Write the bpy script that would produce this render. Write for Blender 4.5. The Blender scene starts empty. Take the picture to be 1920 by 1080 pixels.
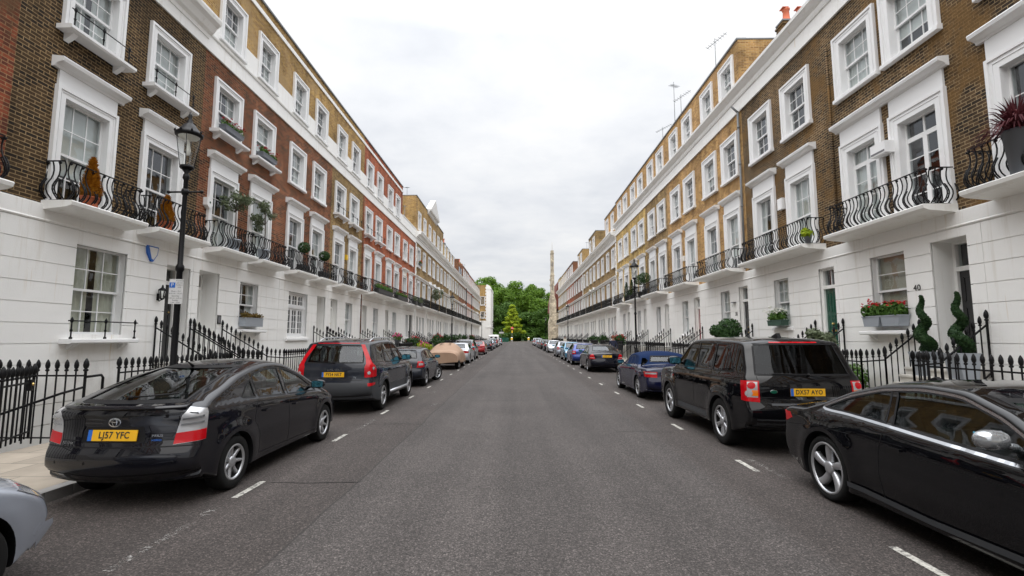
import bpy, bmesh, math, random
from mathutils import Vector, Matrix, noise
from mathutils.bvhtree import BVHTree
from mathutils.geometry import delaunay_2d_cdt
R = math.radians
random.seed(7)
scene = bpy.context.scene
COL = scene.collection
# ------------------------------------------------------------------ materials
MATS = {}
def nmat(name):
    m = bpy.data.materials.new(name); m.use_nodes = True
    nt = m.node_tree; nt.nodes.clear()
    out = nt.nodes.new('ShaderNodeOutputMaterial')
    p = nt.nodes.new('ShaderNodeBsdfPrincipled')
    nt.links.new(p.outputs[0], out.inputs[0])
    MATS[name] = m
    return m, nt, p, out
def setp(p, **k):
    for a, b in k.items():
        a = {'rough': 'Roughness', 'metal': 'Metallic', 'col': 'Base Color', 'coat': 'Coat Weight', 'coatr': 'Coat Roughness',
             'spec': 'Specular IOR Level', 'ior': 'IOR', 'trans': 'Transmission Weight', 'emit': 'Emission Color', 'emits': 'Emission Strength', 'alpha': 'Alpha'}[a]
        if isinstance(b, tuple) and len(b) == 3: b = b + (1,)
        p.inputs[a].default_value = b
def N(nt, t, **k):
    n = nt.nodes.new(t)
    for a, b in k.items():
        if a in n.inputs: n.inputs[a].default_value = b
        else: setattr(n, a, b)
    return n
def ramp(nt, src, stops):
    r = nt.nodes.new('ShaderNodeValToRGB')
    e = r.color_ramp.elements
    while len(e) < len(stops): e.new(0.5)
    for i, (q, c) in enumerate(stops):
        e[i].position = q
        e[i].color = (c, c, c, 1) if not isinstance(c, tuple) else (c + (1,) if len(c) == 3 else c)
    if src: nt.links.new(src, r.inputs[0])
    return r.outputs[0]
def noise_n(nt, vec, scale, detail=4, rough=.5, dim='3D'):
    n = nt.nodes.new('ShaderNodeTexNoise'); n.noise_dimensions = dim
    n.inputs['Scale'].default_value = scale; n.inputs['Detail'].default_value = detail; n.inputs['Roughness'].default_value = rough
    if vec: nt.links.new(vec, n.inputs['Vector'])
    return n.outputs[0]
def mixc(nt, fac, a, b, mode='MIX'):
    m = nt.nodes.new('ShaderNodeMix'); m.data_type = 'RGBA'; m.blend_type = mode
    for sock, v in ((m.inputs[0], fac), (m.inputs[6], a), (m.inputs[7], b)):
        if isinstance(v, bpy.types.NodeSocket): nt.links.new(v, sock)
        elif isinstance(v, tuple): sock.default_value = v + (1,) if len(v) == 3 else v
        else: sock.default_value = v
    return m.outputs[2]
def simple(name, col, rough=.5, metal=0, **k):
    m, nt, p, o = nmat(name); setp(p, col=col, rough=rough, metal=metal, **k)
    return m
def pos(nt): return nt.nodes.new('ShaderNodeNewGeometry').outputs['Position']
def math_n(nt, op, a, b=0.0):
    m = nt.nodes.new('ShaderNodeMath'); m.operation = op
    for s, v in ((m.inputs[0], a), (m.inputs[1], b)):
        if isinstance(v, bpy.types.NodeSocket): nt.links.new(v, s)
        else: s.default_value = v
    return m.outputs[0]
def bump(nt, p, h, strength=.3, dist=.01):
    b = nt.nodes.new('ShaderNodeBump'); b.inputs['Strength'].default_value = strength; b.inputs['Distance'].default_value = dist
    nt.links.new(h, b.inputs['Height']); nt.links.new(b.outputs[0], p.inputs['Normal'])

def brick_mat(name, c1, c2, c3, mortar, patch=None):
    m, nt, p, o = nmat(name)
    P = pos(nt)
    sp = nt.nodes.new('ShaderNodeSeparateXYZ'); nt.links.new(P, sp.inputs[0])
    cb = nt.nodes.new('ShaderNodeCombineXYZ')
    nt.links.new(math_n(nt, 'ADD', sp.outputs[0], sp.outputs[1]), cb.inputs[0]); nt.links.new(sp.outputs[2], cb.inputs[1])
    v = cb.outputs[0]
    b = nt.nodes.new('ShaderNodeTexBrick'); nt.links.new(v, b.inputs['Vector'])
    b.inputs['Scale'].default_value = 1; b.inputs['Brick Width'].default_value = .225; b.inputs['Row Height'].default_value = .075
    b.inputs['Mortar Size'].default_value = .0095; b.inputs['Mortar Smooth'].default_value = .2; b.inputs['Bias'].default_value = -.1
    b.offset = .5
    b.inputs['Color1'].default_value = c1 + (1,); b.inputs['Color2'].default_value = c2 + (1,); b.inputs['Mortar'].default_value = mortar + (1,)
    # a third tone brick by brick: white noise on the cell of each brick
    br = math_n(nt, 'FLOOR', math_n(nt, 'DIVIDE', sp.outputs[2], .075))
    sh = math_n(nt, 'MULTIPLY', math_n(nt, 'MODULO', br, 2.0), .1125)
    bx = math_n(nt, 'FLOOR', math_n(nt, 'DIVIDE', math_n(nt, 'ADD', math_n(nt, 'ADD', sp.outputs[0], sp.outputs[1]), sh), .225))
    cc = nt.nodes.new('ShaderNodeCombineXYZ'); nt.links.new(bx, cc.inputs[0]); nt.links.new(br, cc.inputs[1])
    w = nt.nodes.new('ShaderNodeTexWhiteNoise'); w.noise_dimensions = '2D'; nt.links.new(cc.outputs[0], w.inputs['Vector'])
    f3 = ramp(nt, w.outputs['Value'], [(.62, 0.0), (.72, 1.0)])
    f3 = math_n(nt, 'MULTIPLY', f3, math_n(nt, 'SUBTRACT', 1.0, b.outputs['Fac']))
    col = mixc(nt, f3, b.outputs['Color'], c3)
    big = noise_n(nt, P, .55, 5, .6)
    tone = ramp(nt, big, [(.3, .62), (.7, 1.28)])
    col = mixc(nt, 1.0, col, tone, 'MULTIPLY')
    mpb = nt.nodes.new('ShaderNodeMapping'); mpb.inputs['Scale'].default_value = (1.2, 1.2, .25); nt.links.new(P, mpb.inputs[0])
    col = mixc(nt, 1.0, col, ramp(nt, noise_n(nt, mpb.outputs[0], 1.5, 5, .65), [(.35, .72), (.6, 1.1)]), 'MULTIPLY')
    if patch:
        pn = ramp(nt, noise_n(nt, P, .8, 6, .65), [(.52, 0.0), (.62, 1.0)])
        col = mixc(nt, math_n(nt, 'MULTIPLY', pn, .75), col, patch)
    fine = ramp(nt, noise_n(nt, P, 45, 3), [(.3, .8), (.7, 1.2)])
    col = mixc(nt, 1.0, col, fine, 'MULTIPLY')
    nt.links.new(col, p.inputs['Base Color']); setp(p, rough=.9, spec=.2)
    bump(nt, p, math_n(nt, 'ADD', math_n(nt, 'MULTIPLY', b.outputs['Fac'], -1.0), math_n(nt, 'MULTIPLY', noise_n(nt, P, 60, 3), .4)), .5, .008)
    return m
M_ = MATS
brick_mat('brick_brown', (.052, .033, .018), (.085, .053, .027), (.026, .020, .015), (.27, .185, .095))
brick_mat('brick_brown_right', (.085, .053, .029), (.135, .083, .042), (.04, .029, .021), (.32, .235, .135), patch=(.17, .095, .032))
brick_mat('brick_redbrown', (.175, .052, .026), (.25, .08, .036), (.085, .036, .024), (.31, .2, .12))
brick_mat('brick_red', (.36, .075, .032), (.46, .11, .048), (.26, .06, .03), (.42, .22, .13))
brick_mat('brick_darkred', (.2, .05, .026), (.28, .075, .036), (.12, .04, .025), (.3, .17, .09), patch=(.1, .06, .03))
brick_mat('brick_ochre', (.33, .19, .055), (.45, .28, .085), (.24, .13, .045), (.5, .37, .2), patch=(.38, .26, .13))
brick_mat('brick_orange', (.44, .24, .085), (.55, .34, .125), (.3, .16, .06), (.5, .36, .2), patch=(.45, .28, .14))
brick_mat('brick_olive', (.24, .15, .055), (.33, .22, .09), (.16, .1, .045), (.4, .3, .17))
brick_mat('brick_yellow', (.46, .30, .09), (.56, .39, .12), (.34, .21, .065), (.55, .43, .25))

def stucco(name, c, var=.06, rough=.55, stain=0):
    m, nt, p, o = nmat(name); P = pos(nt)
    n = noise_n(nt, P, 1.3, 6, .6)
    col = mixc(nt, ramp(nt, n, [(.3, 0.0), (.75, 1.0)]), tuple(x * (1 - var) for x in c), c)
    if stain:
        mp = nt.nodes.new('ShaderNodeMapping'); mp.inputs['Scale'].default_value = (2.6, 2.6, .16); nt.links.new(P, mp.inputs[0])
        s = ramp(nt, noise_n(nt, mp.outputs[0], 2.2, 5, .7), [(.55, 0.0), (.78, stain)])
        col = mixc(nt, s, col, (.5, .44, .34))
    if stain:
        sz = nt.nodes.new('ShaderNodeSeparateXYZ'); nt.links.new(P, sz.inputs[0])
        low = ramp(nt, math_n(nt, 'ADD', sz.outputs[2], math_n(nt, 'MULTIPLY', noise_n(nt, P, 2.5, 5, .7), -1.2)), [(.0, .5), (.55, 0.0)])
        col = mixc(nt, low, col, (.42, .39, .34))
        mp2 = nt.nodes.new('ShaderNodeMapping'); mp2.inputs['Scale'].default_value = (5, 5, .22); nt.links.new(P, mp2.inputs[0])
        rs = math_n(nt, 'MULTIPLY', ramp(nt, noise_n(nt, mp2.outputs[0], 1.6, 3, .6), [(.66, 0.0), (.72, .5)]), ramp(nt, noise_n(nt, P, .5, 2), [(.5, 0.0), (.6, 1.0)]))
        col = mixc(nt, rs, col, (.62, .5, .34))
    nt.links.new(col, p.inputs['Base Color']); setp(p, rough=rough, spec=.3)
    bump(nt, p, noise_n(nt, P, 35, 4), .12, .01)
    return m
stucco('stucco_white', (.88, .875, .855), .05, .45, .45)
stucco('stucco_cream', (.82, .795, .74), .05, .5, .3)
stucco('paint_white', (.86, .86, .85), .02, .4)
stucco('stone_step', (.62, .6, .56), .25, .7, .3)
stucco('soffit_grey', (.66, .65, .63), .08, .6)
simple('iron_black', (.005, .005, .006), .45, 0, spec=.22)
simple('iron_satin', (.01, .01, .011), .5, 0, spec=.25)
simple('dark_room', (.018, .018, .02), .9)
simple('lead_grey', (.2, .21, .22), .6)
simple('slate', (.09, .1, .12), .5)
def curtain_mat(name, c):
    m, nt, p, o = nmat(name); setp(p, col=c, rough=.8); 
    e = noise_n(nt, pos(nt), 3, 3)
    nt.links.new(mixc(nt, e, tuple(x * .82 for x in c), c), p.inputs['Base Color'])
curtain_mat('curtain_white', (.78, .77, .74)); curtain_mat('curtain_cream', (.62, .58, .46)); curtain_mat('blind_tan', (.5, .44, .34))
def glass(name, tint=(.8, .84, .84), boost=.12, ior=1.7, rough=.01, wav=0):
    m, nt, p, o = nmat(name); nt.nodes.remove(p)
    t = nt.nodes.new('ShaderNodeBsdfTransparent'); t.inputs[0].default_value = tint + (1,)
    g = nt.nodes.new('ShaderNodeBsdfGlossy'); g.inputs['Roughness'].default_value = rough; g.inputs['Color'].default_value = (.95, .97, 1, 1)
    lw = nt.nodes.new('ShaderNodeLayerWeight'); lw.inputs[0].default_value = .5
    fz = math_n(nt, 'MULTIPLY', math_n(nt, 'POWER', lw.outputs['Facing'], 4.0), .85)
    mx = nt.nodes.new('ShaderNodeMixShader')
    nt.links.new(math_n(nt, 'ADD', fz, boost), mx.inputs[0]); nt.links.new(t.outputs[0], mx.inputs[1]); nt.links.new(g.outputs[0], mx.inputs[2])
    nt.links.new(mx.outputs[0], o.inputs[0])
    if wav:
        b = nt.nodes.new('ShaderNodeBump'); b.inputs['Strength'].default_value = wav; b.inputs['Distance'].default_value = .02
        nt.links.new(noise_n(nt, pos(nt), 2.2, 2), b.inputs['Height'])
        nt.links.new(b.outputs[0], g.inputs['Normal'])
    return m
glass('window_glass', (.8, .85, .85), .1, 1.75, .015, .12)
glass('car_glass', (.36, .43, .42), .05, 1.6, .0)
glass('car_glass_dark', (.07, .075, .08), .02, 1.6, .0)
glass('lamp_glass', (.93, .94, .93), .05, 1.45, .02)
glass('lens_clear', (.75, .78, .8), .12, 1.6, .02)

# asphalt
def asphalt():
    m, nt, p, o = nmat('asphalt'); P = pos(nt)
    sp = nt.nodes.new('ShaderNodeSeparateXYZ'); nt.links.new(P, sp.inputs[0])
    ax = math_n(nt, 'ADD', sp.outputs[0], math_n(nt, 'MULTIPLY', noise_n(nt, P, .7, 3), .12))
    base = (.060, .0525, .0495); lane = (.052, .0435, .040)
    # parking lanes are older, browner asphalt than the centre strip
    left = ramp(nt, math_n(nt, 'ADD', math_n(nt, 'MULTIPLY', ax, -1.0), -1.3), [(.6, 0.0), (.62, 1.0)])
    right = ramp(nt, math_n(nt, 'ADD', ax, -1.9), [(.6, 0.0), (.8, 1.0)])
    side = math_n(nt, 'MAXIMUM', left, right)
    col = mixc(nt, side, base, lane)
    big = ramp(nt, noise_n(nt, P, .35, 6, .6), [(.3, .82), (.72, 1.18)])
    col = mixc(nt, 1.0, col, big, 'MULTIPLY')
    # long streaks along the street from tyres
    mp = nt.nodes.new('ShaderNodeMapping'); mp.inputs['Scale'].default_value = (1.6, .05, 1); nt.links.new(P, mp.inputs[0])
    col = mixc(nt, 1.0, col, ramp(nt, noise_n(nt, mp.outputs[0], 1.0, 4), [(.32, .8), (.68, 1.18)]), 'MULTIPLY')
    # aggregate
    vo = nt.nodes.new('ShaderNodeTexVoronoi'); vo.inputs['Scale'].default_value = 95; nt.links.new(P, vo.inputs['Vector'])
    sepc = nt.nodes.new('ShaderNodeSeparateColor'); nt.links.new(vo.outputs['Color'], sepc.inputs[0])
    ag = ramp(nt, sepc.outputs[0], [(0.0, .45), (.55, .9), (.85, 1.3), (1.0, 2.5)])
    col = mixc(nt, 1.0, col, ag, 'MULTIPLY')
    col = mixc(nt, 1.0, col, ramp(nt, noise_n(nt, P, 28, 3, .7), [(.3, .72), (.7, 1.3)]), 'MULTIPLY')
    # pale scuffs and spilt specks
    sc = math_n(nt, 'MULTIPLY', ramp(nt, noise_n(nt, P, 9, 5, .75), [(.66, 0.0), (.74, 1.0)]), ramp(nt, noise_n(nt, P, .6, 2), [(.45, 0.0), (.62, .5)]))
    col = mixc(nt, sc, col, (.22, .21, .2))
    # dark tar seams
    seam = math_n(nt, 'ABSOLUTE', math_n(nt, 'ADD', ax, 1.92))
    sm = ramp(nt, seam, [(.006, 1.0), (.016, 0.0)])
    col = mixc(nt, math_n(nt, 'MULTIPLY', sm, .75), col, (.02, .019, .018))
    st = ramp(nt, noise_n(nt, P, 1.7, 4, .6), [(.62, 0.0), (.75, .55)])
    col = mixc(nt, math_n(nt, 'MULTIPLY', st, side), col, (.025, .022, .02))
    nt.links.new(col, p.inputs['Base Color']); setp(p, rough=.82, spec=.35)
    bump(nt, p, math_n(nt, 'ADD', vo.outputs['Distance'], noise_n(nt, P, 40, 3)), .55, .006)
asphalt()
def slabs(name, c, bw, rh, mort):
    m, nt, p, o = nmat(name); P = pos(nt)
    b = nt.nodes.new('ShaderNodeTexBrick'); nt.links.new(P, b.inputs['Vector']); b.inputs['Scale'].default_value = 1
    b.inputs['Brick Width'].default_value = bw; b.inputs['Row Height'].default_value = rh; b.inputs['Mortar Size'].default_value = .006
    b.inputs['Color1'].default_value = c + (1,); b.inputs['Color2'].default_value = tuple(x * .82 for x in c) + (1,); b.inputs['Mortar'].default_value = mort + (1,)
    col = mixc(nt, 1.0, b.outputs['Color'], ramp(nt, noise_n(nt, P, 1.4, 6, .65), [(.3, .75), (.7, 1.15)]), 'MULTIPLY')
    nt.links.new(col, p.inputs['Base Color']); setp(p, rough=.85)
    bump(nt, p, noise_n(nt, P, 50, 3), .2, .004)
slabs('paving_slabs', (.36, .31, .25), .75, .6, (.1, .09, .08))
slabs('kerb_granite', (.3, .29, .28), 3.0, .9, (.1, .1, .1))
def worn_paint():
    m, nt, p, o = nmat('road_paint'); P = pos(nt)
    f = ramp(nt, noise_n(nt, P, 14, 6, .75), [(.40, 0.0), (.54, 1.0)])
    col = mixc(nt, f, (.09, .085, .08), mixc(nt, noise_n(nt, P, 5, 3), (.40, .385, .34), (.60, .58, .53)))
    nt.links.new(col, p.inputs['Base Color']); setp(p, rough=.7)
worn_paint()
def worn_paint2():
    m, nt, p, o = nmat('road_paint_faded'); P = pos(nt)
    f = ramp(nt, noise_n(nt, P, 17, 6, .8), [(.52, 0.0), (.66, 1.0)])
    t = nt.nodes.new('ShaderNodeBsdfTransparent'); mx = nt.nodes.new('ShaderNodeMixShader')
    setp(p, col=(.36, .35, .33), rough=.75)
    nt.links.new(f, mx.inputs[0]); nt.links.new(t.outputs[0], mx.inputs[1]); nt.links.new(p.outputs[0], mx.inputs[2]); nt.links.new(mx.outputs[0], o.inputs[0])
worn_paint2()
simple('earth', (.06, .05, .04), .95)
simple('grass', (.05, .09, .02), .95)
def leaf(name, c1, c2, tr=.25):
    m, nt, p, o = nmat(name); P = pos(nt)
    oi = nt.nodes.new('ShaderNodeNewGeometry')
    f = mixc(nt, ramp(nt, oi.outputs['Random Per Island'], [(0.0, 0.0), (1.0, 1.0)]), c1, c2)
    nt.links.new(f, p.inputs['Base Color']); setp(p, rough=.6, spec=.25)
    t = nt.nodes.new('ShaderNodeBsdfTranslucent'); nt.links.new(f, t.inputs[0])
    mx = nt.nodes.new('ShaderNodeMixShader'); mx.inputs[0].default_value = tr
    nt.links.new(p.outputs[0], mx.inputs[1]); nt.links.new(t.outputs[0], mx.inputs[2]); nt.links.new(mx.outputs[0], o.inputs[0])
leaf('leaf_plane', (.065, .14, .012), (.15, .26, .025), .32)
leaf('leaf_plane_dark', (.035, .085, .012), (.08, .155, .02), .3)
leaf('leaf_topiary', (.012, .038, .012), (.03, .07, .018))
leaf('leaf_lime', (.20, .32, .02), (.42, .47, .025), .35)
leaf('leaf_box', (.02, .055, .015), (.045, .1, .025))
leaf('leaf_mid', (.05, .12, .02), (.1, .2, .035))
leaf('leaf_olive', (.09, .12, .06), (.17, .2, .12))
leaf('leaf_gold', (.30, .11, .010), (.48, .22, .02))
leaf('leaf_purple', (.06, .012, .018), (.12, .03, .035))
leaf('leaf_autumn', (.12, .09, .02), (.2, .12, .03))
leaf('petal_red', (.55, .015, .03), (.7, .04, .06)); leaf('petal_pink', (.65, .06, .22), (.8, .2, .4)); leaf('petal_white', (.75, .75, .68), (.85, .85, .8))
leaf('petal_darkred', (.3, .01, .02), (.45, .03, .04))
simple('bark', (.09, .07, .05), .9)
simple('terracotta', (.45, .12, .05), .8); simple('planter_grey', (.33, .36, .4), .45, .3); simple('planter_black', (.03, .03, .03), .6); simple('planter_dark', (.12, .13, .15), .5)
simple('planter_green', (.03, .07, .05), .6)
simple('chimney_pot', (.62, .16, .08), .8)
simple('brass', (.7, .5, .18), .3, 1)
simple('door_black', (.012, .012, .014), .2, coat=.5); simple('door_green', (.006, .075, .045), .22, coat=.5)
simple('door_white', (.8, .8, .78), .35); simple('door_blue', (.03, .05, .08), .3); simple('door_red', (.28, .02, .025), .3); simple('door_grey', (.25, .26, .27), .4)
simple('sign_white', (.6, .6, .6), .4); simple('sign_blue', (.01, .12, .5), .4); simple('sign_red', (.6, .01, .015), .4); simple('sign_yellow', (.8, .5, .02), .4); simple('text_black', (.02, .02, .02), .5)
simple('text_grey', (.15, .15, .16), .5)
simple('bulb', (.85, .85, .8), .3)
def stone_mat():
    m, nt, p, o = nmat('church_stone'); P = pos(nt)
    b = nt.nodes.new('ShaderNodeTexBrick')
    sp = nt.nodes.new('ShaderNodeSeparateXYZ'); nt.links.new(P, sp.inputs[0]); cb = nt.nodes.new('ShaderNodeCombineXYZ')
    nt.links.new(math_n(nt, 'ADD', sp.outputs[0], sp.outputs[1]), cb.inputs[0]); nt.links.new(sp.outputs[2], cb.inputs[1]); nt.links.new(cb.outputs[0], b.inputs['Vector'])
    b.inputs['Scale'].default_value = 1; b.inputs['Brick Width'].default_value = .8; b.inputs['Row Height'].default_value = .4; b.inputs['Mortar Size'].default_value = .02
    b.inputs['Color1'].default_value = (.62, .54, .40, 1); b.inputs['Color2'].default_value = (.42, .36, .28, 1); b.inputs['Mortar'].default_value = (.3, .26, .2, 1)
    col = mixc(nt, 1.0, b.outputs['Color'], ramp(nt, noise_n(nt, P, 1.1, 5, .7), [(.35, .5), (.65, 1.3)]), 'MULTIPLY')
    nt.links.new(col, p.inputs['Base Color']); setp(p, rough=.9)
stone_mat()
simple('roof_tile_red', (.16, .045, .03), .8)
# car paints
def paint(name, c, metal=.0, rough=.3, flake=False):
    m, nt, p, o = nmat(name); setp(p, col=c, metal=metal, rough=rough, coat=1.0, coatr=.015, spec=0.0 if metal < .2 else .3)
    return m
paint('paint_charcoal', (.008, .008, .011), .1, .3)
paint('paint_grey_blue', (.016, .019, .027), .1, .3)
paint('paint_black', (.003, .003, .004), 0, .25)
paint('paint_black_metal', (.012, .012, .016), .4, .32)
paint('paint_silver', (.34, .37, .43), .4, .34)
paint('paint_pale_silver', (.55, .58, .62), .6, .34)
paint('paint_navy', (.006, .008, .032), .1, .3)
paint('paint_darknavy', (.004, .005, .012), .1, .3)
paint('paint_blue', (.02, .045, .22), .45, .32)
paint('paint_lightblue', (.05, .22, .36), .45, .34)
paint('paint_red', (.32, .012, .016), .2, .3)
paint('paint_midgrey', (.13, .14, .155), .6, .35)
paint('paint_white', (.8, .8, .8), 0, .3)
simple('soft_top_blue', (.008, .02, .062), .9, 0, spec=.1)
simple('tyre_rubber', (.012, .012, .012), .8, 0, spec=.2)
simple('alloy', (.5, .51, .53), .32, .7)
simple('alloy_dark', (.012, .012, .012), .7, 0, spec=.2)
simple('chrome', (.5, .51, .53), .16, 1)
simple('trim_black', (.008, .008, .009), .5, 0, spec=.2)
simple('cladding_grey', (.04, .043, .048), .55)
simple('car_interior', (.05, .05, .052), .8)
simple('seat_grey', (.085, .085, .09), .8)
simple('lens_red', (.45, .003, .008), .2, 0, coat=.5, spec=.1)
simple('lens_amber', (.75, .18, .01), .12, 0, coat=1.0)
simple('lens_white', (.42, .42, .43), .12, .3, coat=1.0)
simple('lens_silver', (.4, .42, .44), .1, .7, coat=1.0)
simple('plate_yellow', (.78, .42, .01), .35); simple('plate_white', (.75, .75, .72), .35)
simple('mirror_blue', (.10, .34, .44), .03, .9)
def cloth_mat():
    m, nt, p, o = nmat('cover_cloth'); P = pos(nt)
    setp(p, rough=.8)
    nt.links.new(mixc(nt, noise_n(nt, P, 2, 4), (.29, .185, .125), (.38, .255, .175)), p.inputs['Base Color'])
    bump(nt, p, noise_n(nt, P, 5, 4), .35, .04)
cloth_mat()
simple('skin', (.45, .27, .2), .6); simple('hair_red', (.16, .04, .015), .6); simple('hair_dark', (.03, .02, .015), .6)
simple('jacket_navy', (.012, .016, .04), .85); simple('shirt_pale', (.55, .52, .45), .85); simple('trousers_dark', (.03, .03, .035), .85)

# ------------------------------------------------------------------ mesh builder
class MB:
    def __init__(s): s.v = []; s.f = []; s.m = []; s.s = []
    def add(s, vs, fs, m=0, sm=False):
        o = len(s.v); s.v += [tuple(v) for v in vs]
        for f in fs: s.f.append(tuple(i + o for i in f)); s.m.append(m); s.s.append(sm)
    def box(s, x0, x1, y0, y1, z0, z1, m=0):
        if x0 > x1: x0, x1 = x1, x0
        if y0 > y1: y0, y1 = y1, y0
        s.add([(x0, y0, z0), (x1, y0, z0), (x1, y1, z0), (x0, y1, z0), (x0, y0, z1), (x1, y0, z1), (x1, y1, z1), (x0, y1, z1)],
              [(0, 3, 2, 1), (4, 5, 6, 7), (0, 1, 5, 4), (1, 2, 6, 5), (2, 3, 7, 6), (3, 0, 4, 7)], m)
    def tube(s, pts, r, n=6, m=0, sm=True, cap=True):
        pts = [Vector(p) for p in pts]; rs = r if isinstance(r, (list, tuple)) else [r] * len(pts)
        vs = []; prev = None
        for i, p in enumerate(pts):
            t = (pts[min(i + 1, len(pts) - 1)] - pts[max(i - 1, 0)]).normalized()
            if prev is None:
                a = Vector((0, 0, 1)) if abs(t.z) < .9 else Vector((1, 0, 0))
                u = t.cross(a).normalized()
            else: u = (prev - t * prev.dot(t)).normalized()
            prev = u; w = t.cross(u)
            for k in range(n):
                a = 2 * math.pi * (k + .5) / n
                vs.append(p + (u * math.cos(a) + w * math.sin(a)) * rs[i])
        fs = [(i * n + k, i * n + (k + 1) % n, (i + 1) * n + (k + 1) % n, (i + 1) * n + k) for i in range(len(pts) - 1) for k in range(n)]
        if cap: fs += [tuple(range(n))[::-1], tuple((len(pts) - 1) * n + k for k in range(n))]
        s.add(vs, fs, m, sm)
    def lathe(s, prof, n=16, c=(0, 0, 0), axis='z', m=0, sm=True, cap=True):
        vs = []
        for r, h in prof:
            for k in range(n):
                a = 2 * math.pi * k / n
                if axis == 'z': v = (c[0] + r * math.cos(a), c[1] + r * math.sin(a), c[2] + h)
                else: v = (c[0] + r * math.cos(a), c[1] + h, c[2] + r * math.sin(a))
                vs.append(v)
        L = len(prof)
        fs = [(i * n + k, i * n + (k + 1) % n, (i + 1) * n + (k + 1) % n, (i + 1) * n + k) for i in range(L - 1) for k in range(n)]
        if cap and prof[0][0] > 1e-6: fs.append(tuple(range(n))[::-1])
        if cap and prof[-1][0] > 1e-6: fs.append(tuple((L - 1) * n + k for k in range(n)))
        s.add(vs, fs, m, sm)
    def prism(s, poly, a, b, axis='y', m=0):
        """poly in the plane across AXIS, extruded from a to b"""
        n = len(poly)
        def P(q, t): return (q[0], t, q[1]) if axis == 'y' else ((t, q[0], q[1]) if axis == 'x' else (q[0], q[1], t))
        vs = [P(q, a) for q in poly] + [P(q, b) for q in poly]
        s.add(vs, [tuple(range(n)), tuple(range(n, 2 * n))[::-1]] + [(i, i + n, (i + 1) % n + n, (i + 1) % n) for i in range(n)], m)
    def loft(s, x0, x1, prof, m=0):
        """moulding: profile [(y,z)] swept along x"""
        s.prism(prof, x0, x1, 'x', m)
    def mesh(s, name, mats, recalc=True):
        me = bpy.data.meshes.new(name); me.from_pydata(s.v, [], s.f)
        for q in mats: me.materials.append(MATS[q])
        me.polygons.foreach_set('material_index', s.m); me.polygons.foreach_set('use_smooth', s.s)
        if recalc:
            bm = bmesh.new(); bm.from_mesh(me); bmesh.ops.recalc_face_normals(bm, faces=bm.faces); bm.to_mesh(me); bm.free()
        me.update(); return me
def obj(name, me, parent=None, loc=(0, 0, 0), rot=None):
    o = bpy.data.objects.new(name, me); COL.objects.link(o)
    if parent: o.parent = parent
    o.location = loc
    if rot: o.rotation_euler = rot
    return o
def tag(o, label, cat, group=None):
    o['label'] = label; o['category'] = cat
    if group: o['group'] = group
    return o
def thing(name, label, cat, loc=(0, 0, 0), rz=0, group=None):
    o = bpy.data.objects.new(name, None); COL.objects.link(o); o.location = loc; o.rotation_euler = (0, 0, rz)
    return tag(o, label, cat, group)
def struct(name, me, loc=(0, 0, 0)):
    o = obj(name, me, None, loc); o['kind'] = 'structure'; return o
def copy_tree(o, parent=None):
    c = o.copy(); COL.objects.link(c)
    if parent: c.parent = parent
    for ch in list(o.children): copy_tree(ch, c)
    return c
def text_mesh(s, size, depth=.001, name='lettering', mat='text_black', align='CENTER', sx=1.0, bold=0):
    cu = bpy.data.curves.new(name, 'FONT'); cu.body = s; cu.size = size; cu.extrude = depth; cu.align_x = align; cu.align_y = 'CENTER'; cu.offset = bold; cu.space_character = 1.08
    o = bpy.data.objects.new('t', cu); COL.objects.link(o)
    dg = bpy.context.evaluated_depsgraph_get(); me = bpy.data.meshes.new_from_object(o.evaluated_get(dg)); me.name = name
    bpy.data.objects.remove(o); bpy.data.curves.remove(cu)
    me.materials.clear(); me.materials.append(MATS[mat])
    if sx != 1: me.transform(Matrix.Diagonal((sx, 1, 1, 1)))
    return me
CACHE = {}
def cached(key, fn):
    if key not in CACHE: CACHE[key] = fn()
    return CACHE[key]
def leaves(mb, blobs, n, size, m=0, shell=.55, squash=1.0, quad=False, rng=random):
    """small leaf faces spread through a set of ellipsoid blobs (cx,cy,cz,rx,ry,rz)"""
    tot = sum(b[3] * b[4] + b[5] * b[3] for b in blobs)
    for b in blobs:
        k = max(3, int(n * (b[3] * b[4] + b[5] * b[3]) / tot))
        for _ in range(k):
            d = Vector((rng.gauss(0, 1), rng.gauss(0, 1), rng.gauss(0, 1))).normalized()
            rr = shell + (1 - shell) * rng.random() ** .5
            c = Vector((b[0] + d.x * b[3] * rr, b[1] + d.y * b[4] * rr, b[2] + d.z * b[5] * rr))
            nn = (d + Vector((rng.gauss(0, .5), rng.gauss(0, .5), rng.gauss(0, .5) + .3))).normalized()
            u = nn.cross(Vector((rng.random(), rng.random(), rng.random()))).normalized(); w = nn.cross(u)
            s = size * (.6 + .8 * rng.random())
            mb.add([c - u * s, c + w * s * .6, c + u * s, c - w * s * .6], [(0, 1, 2, 3)], m)
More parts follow.
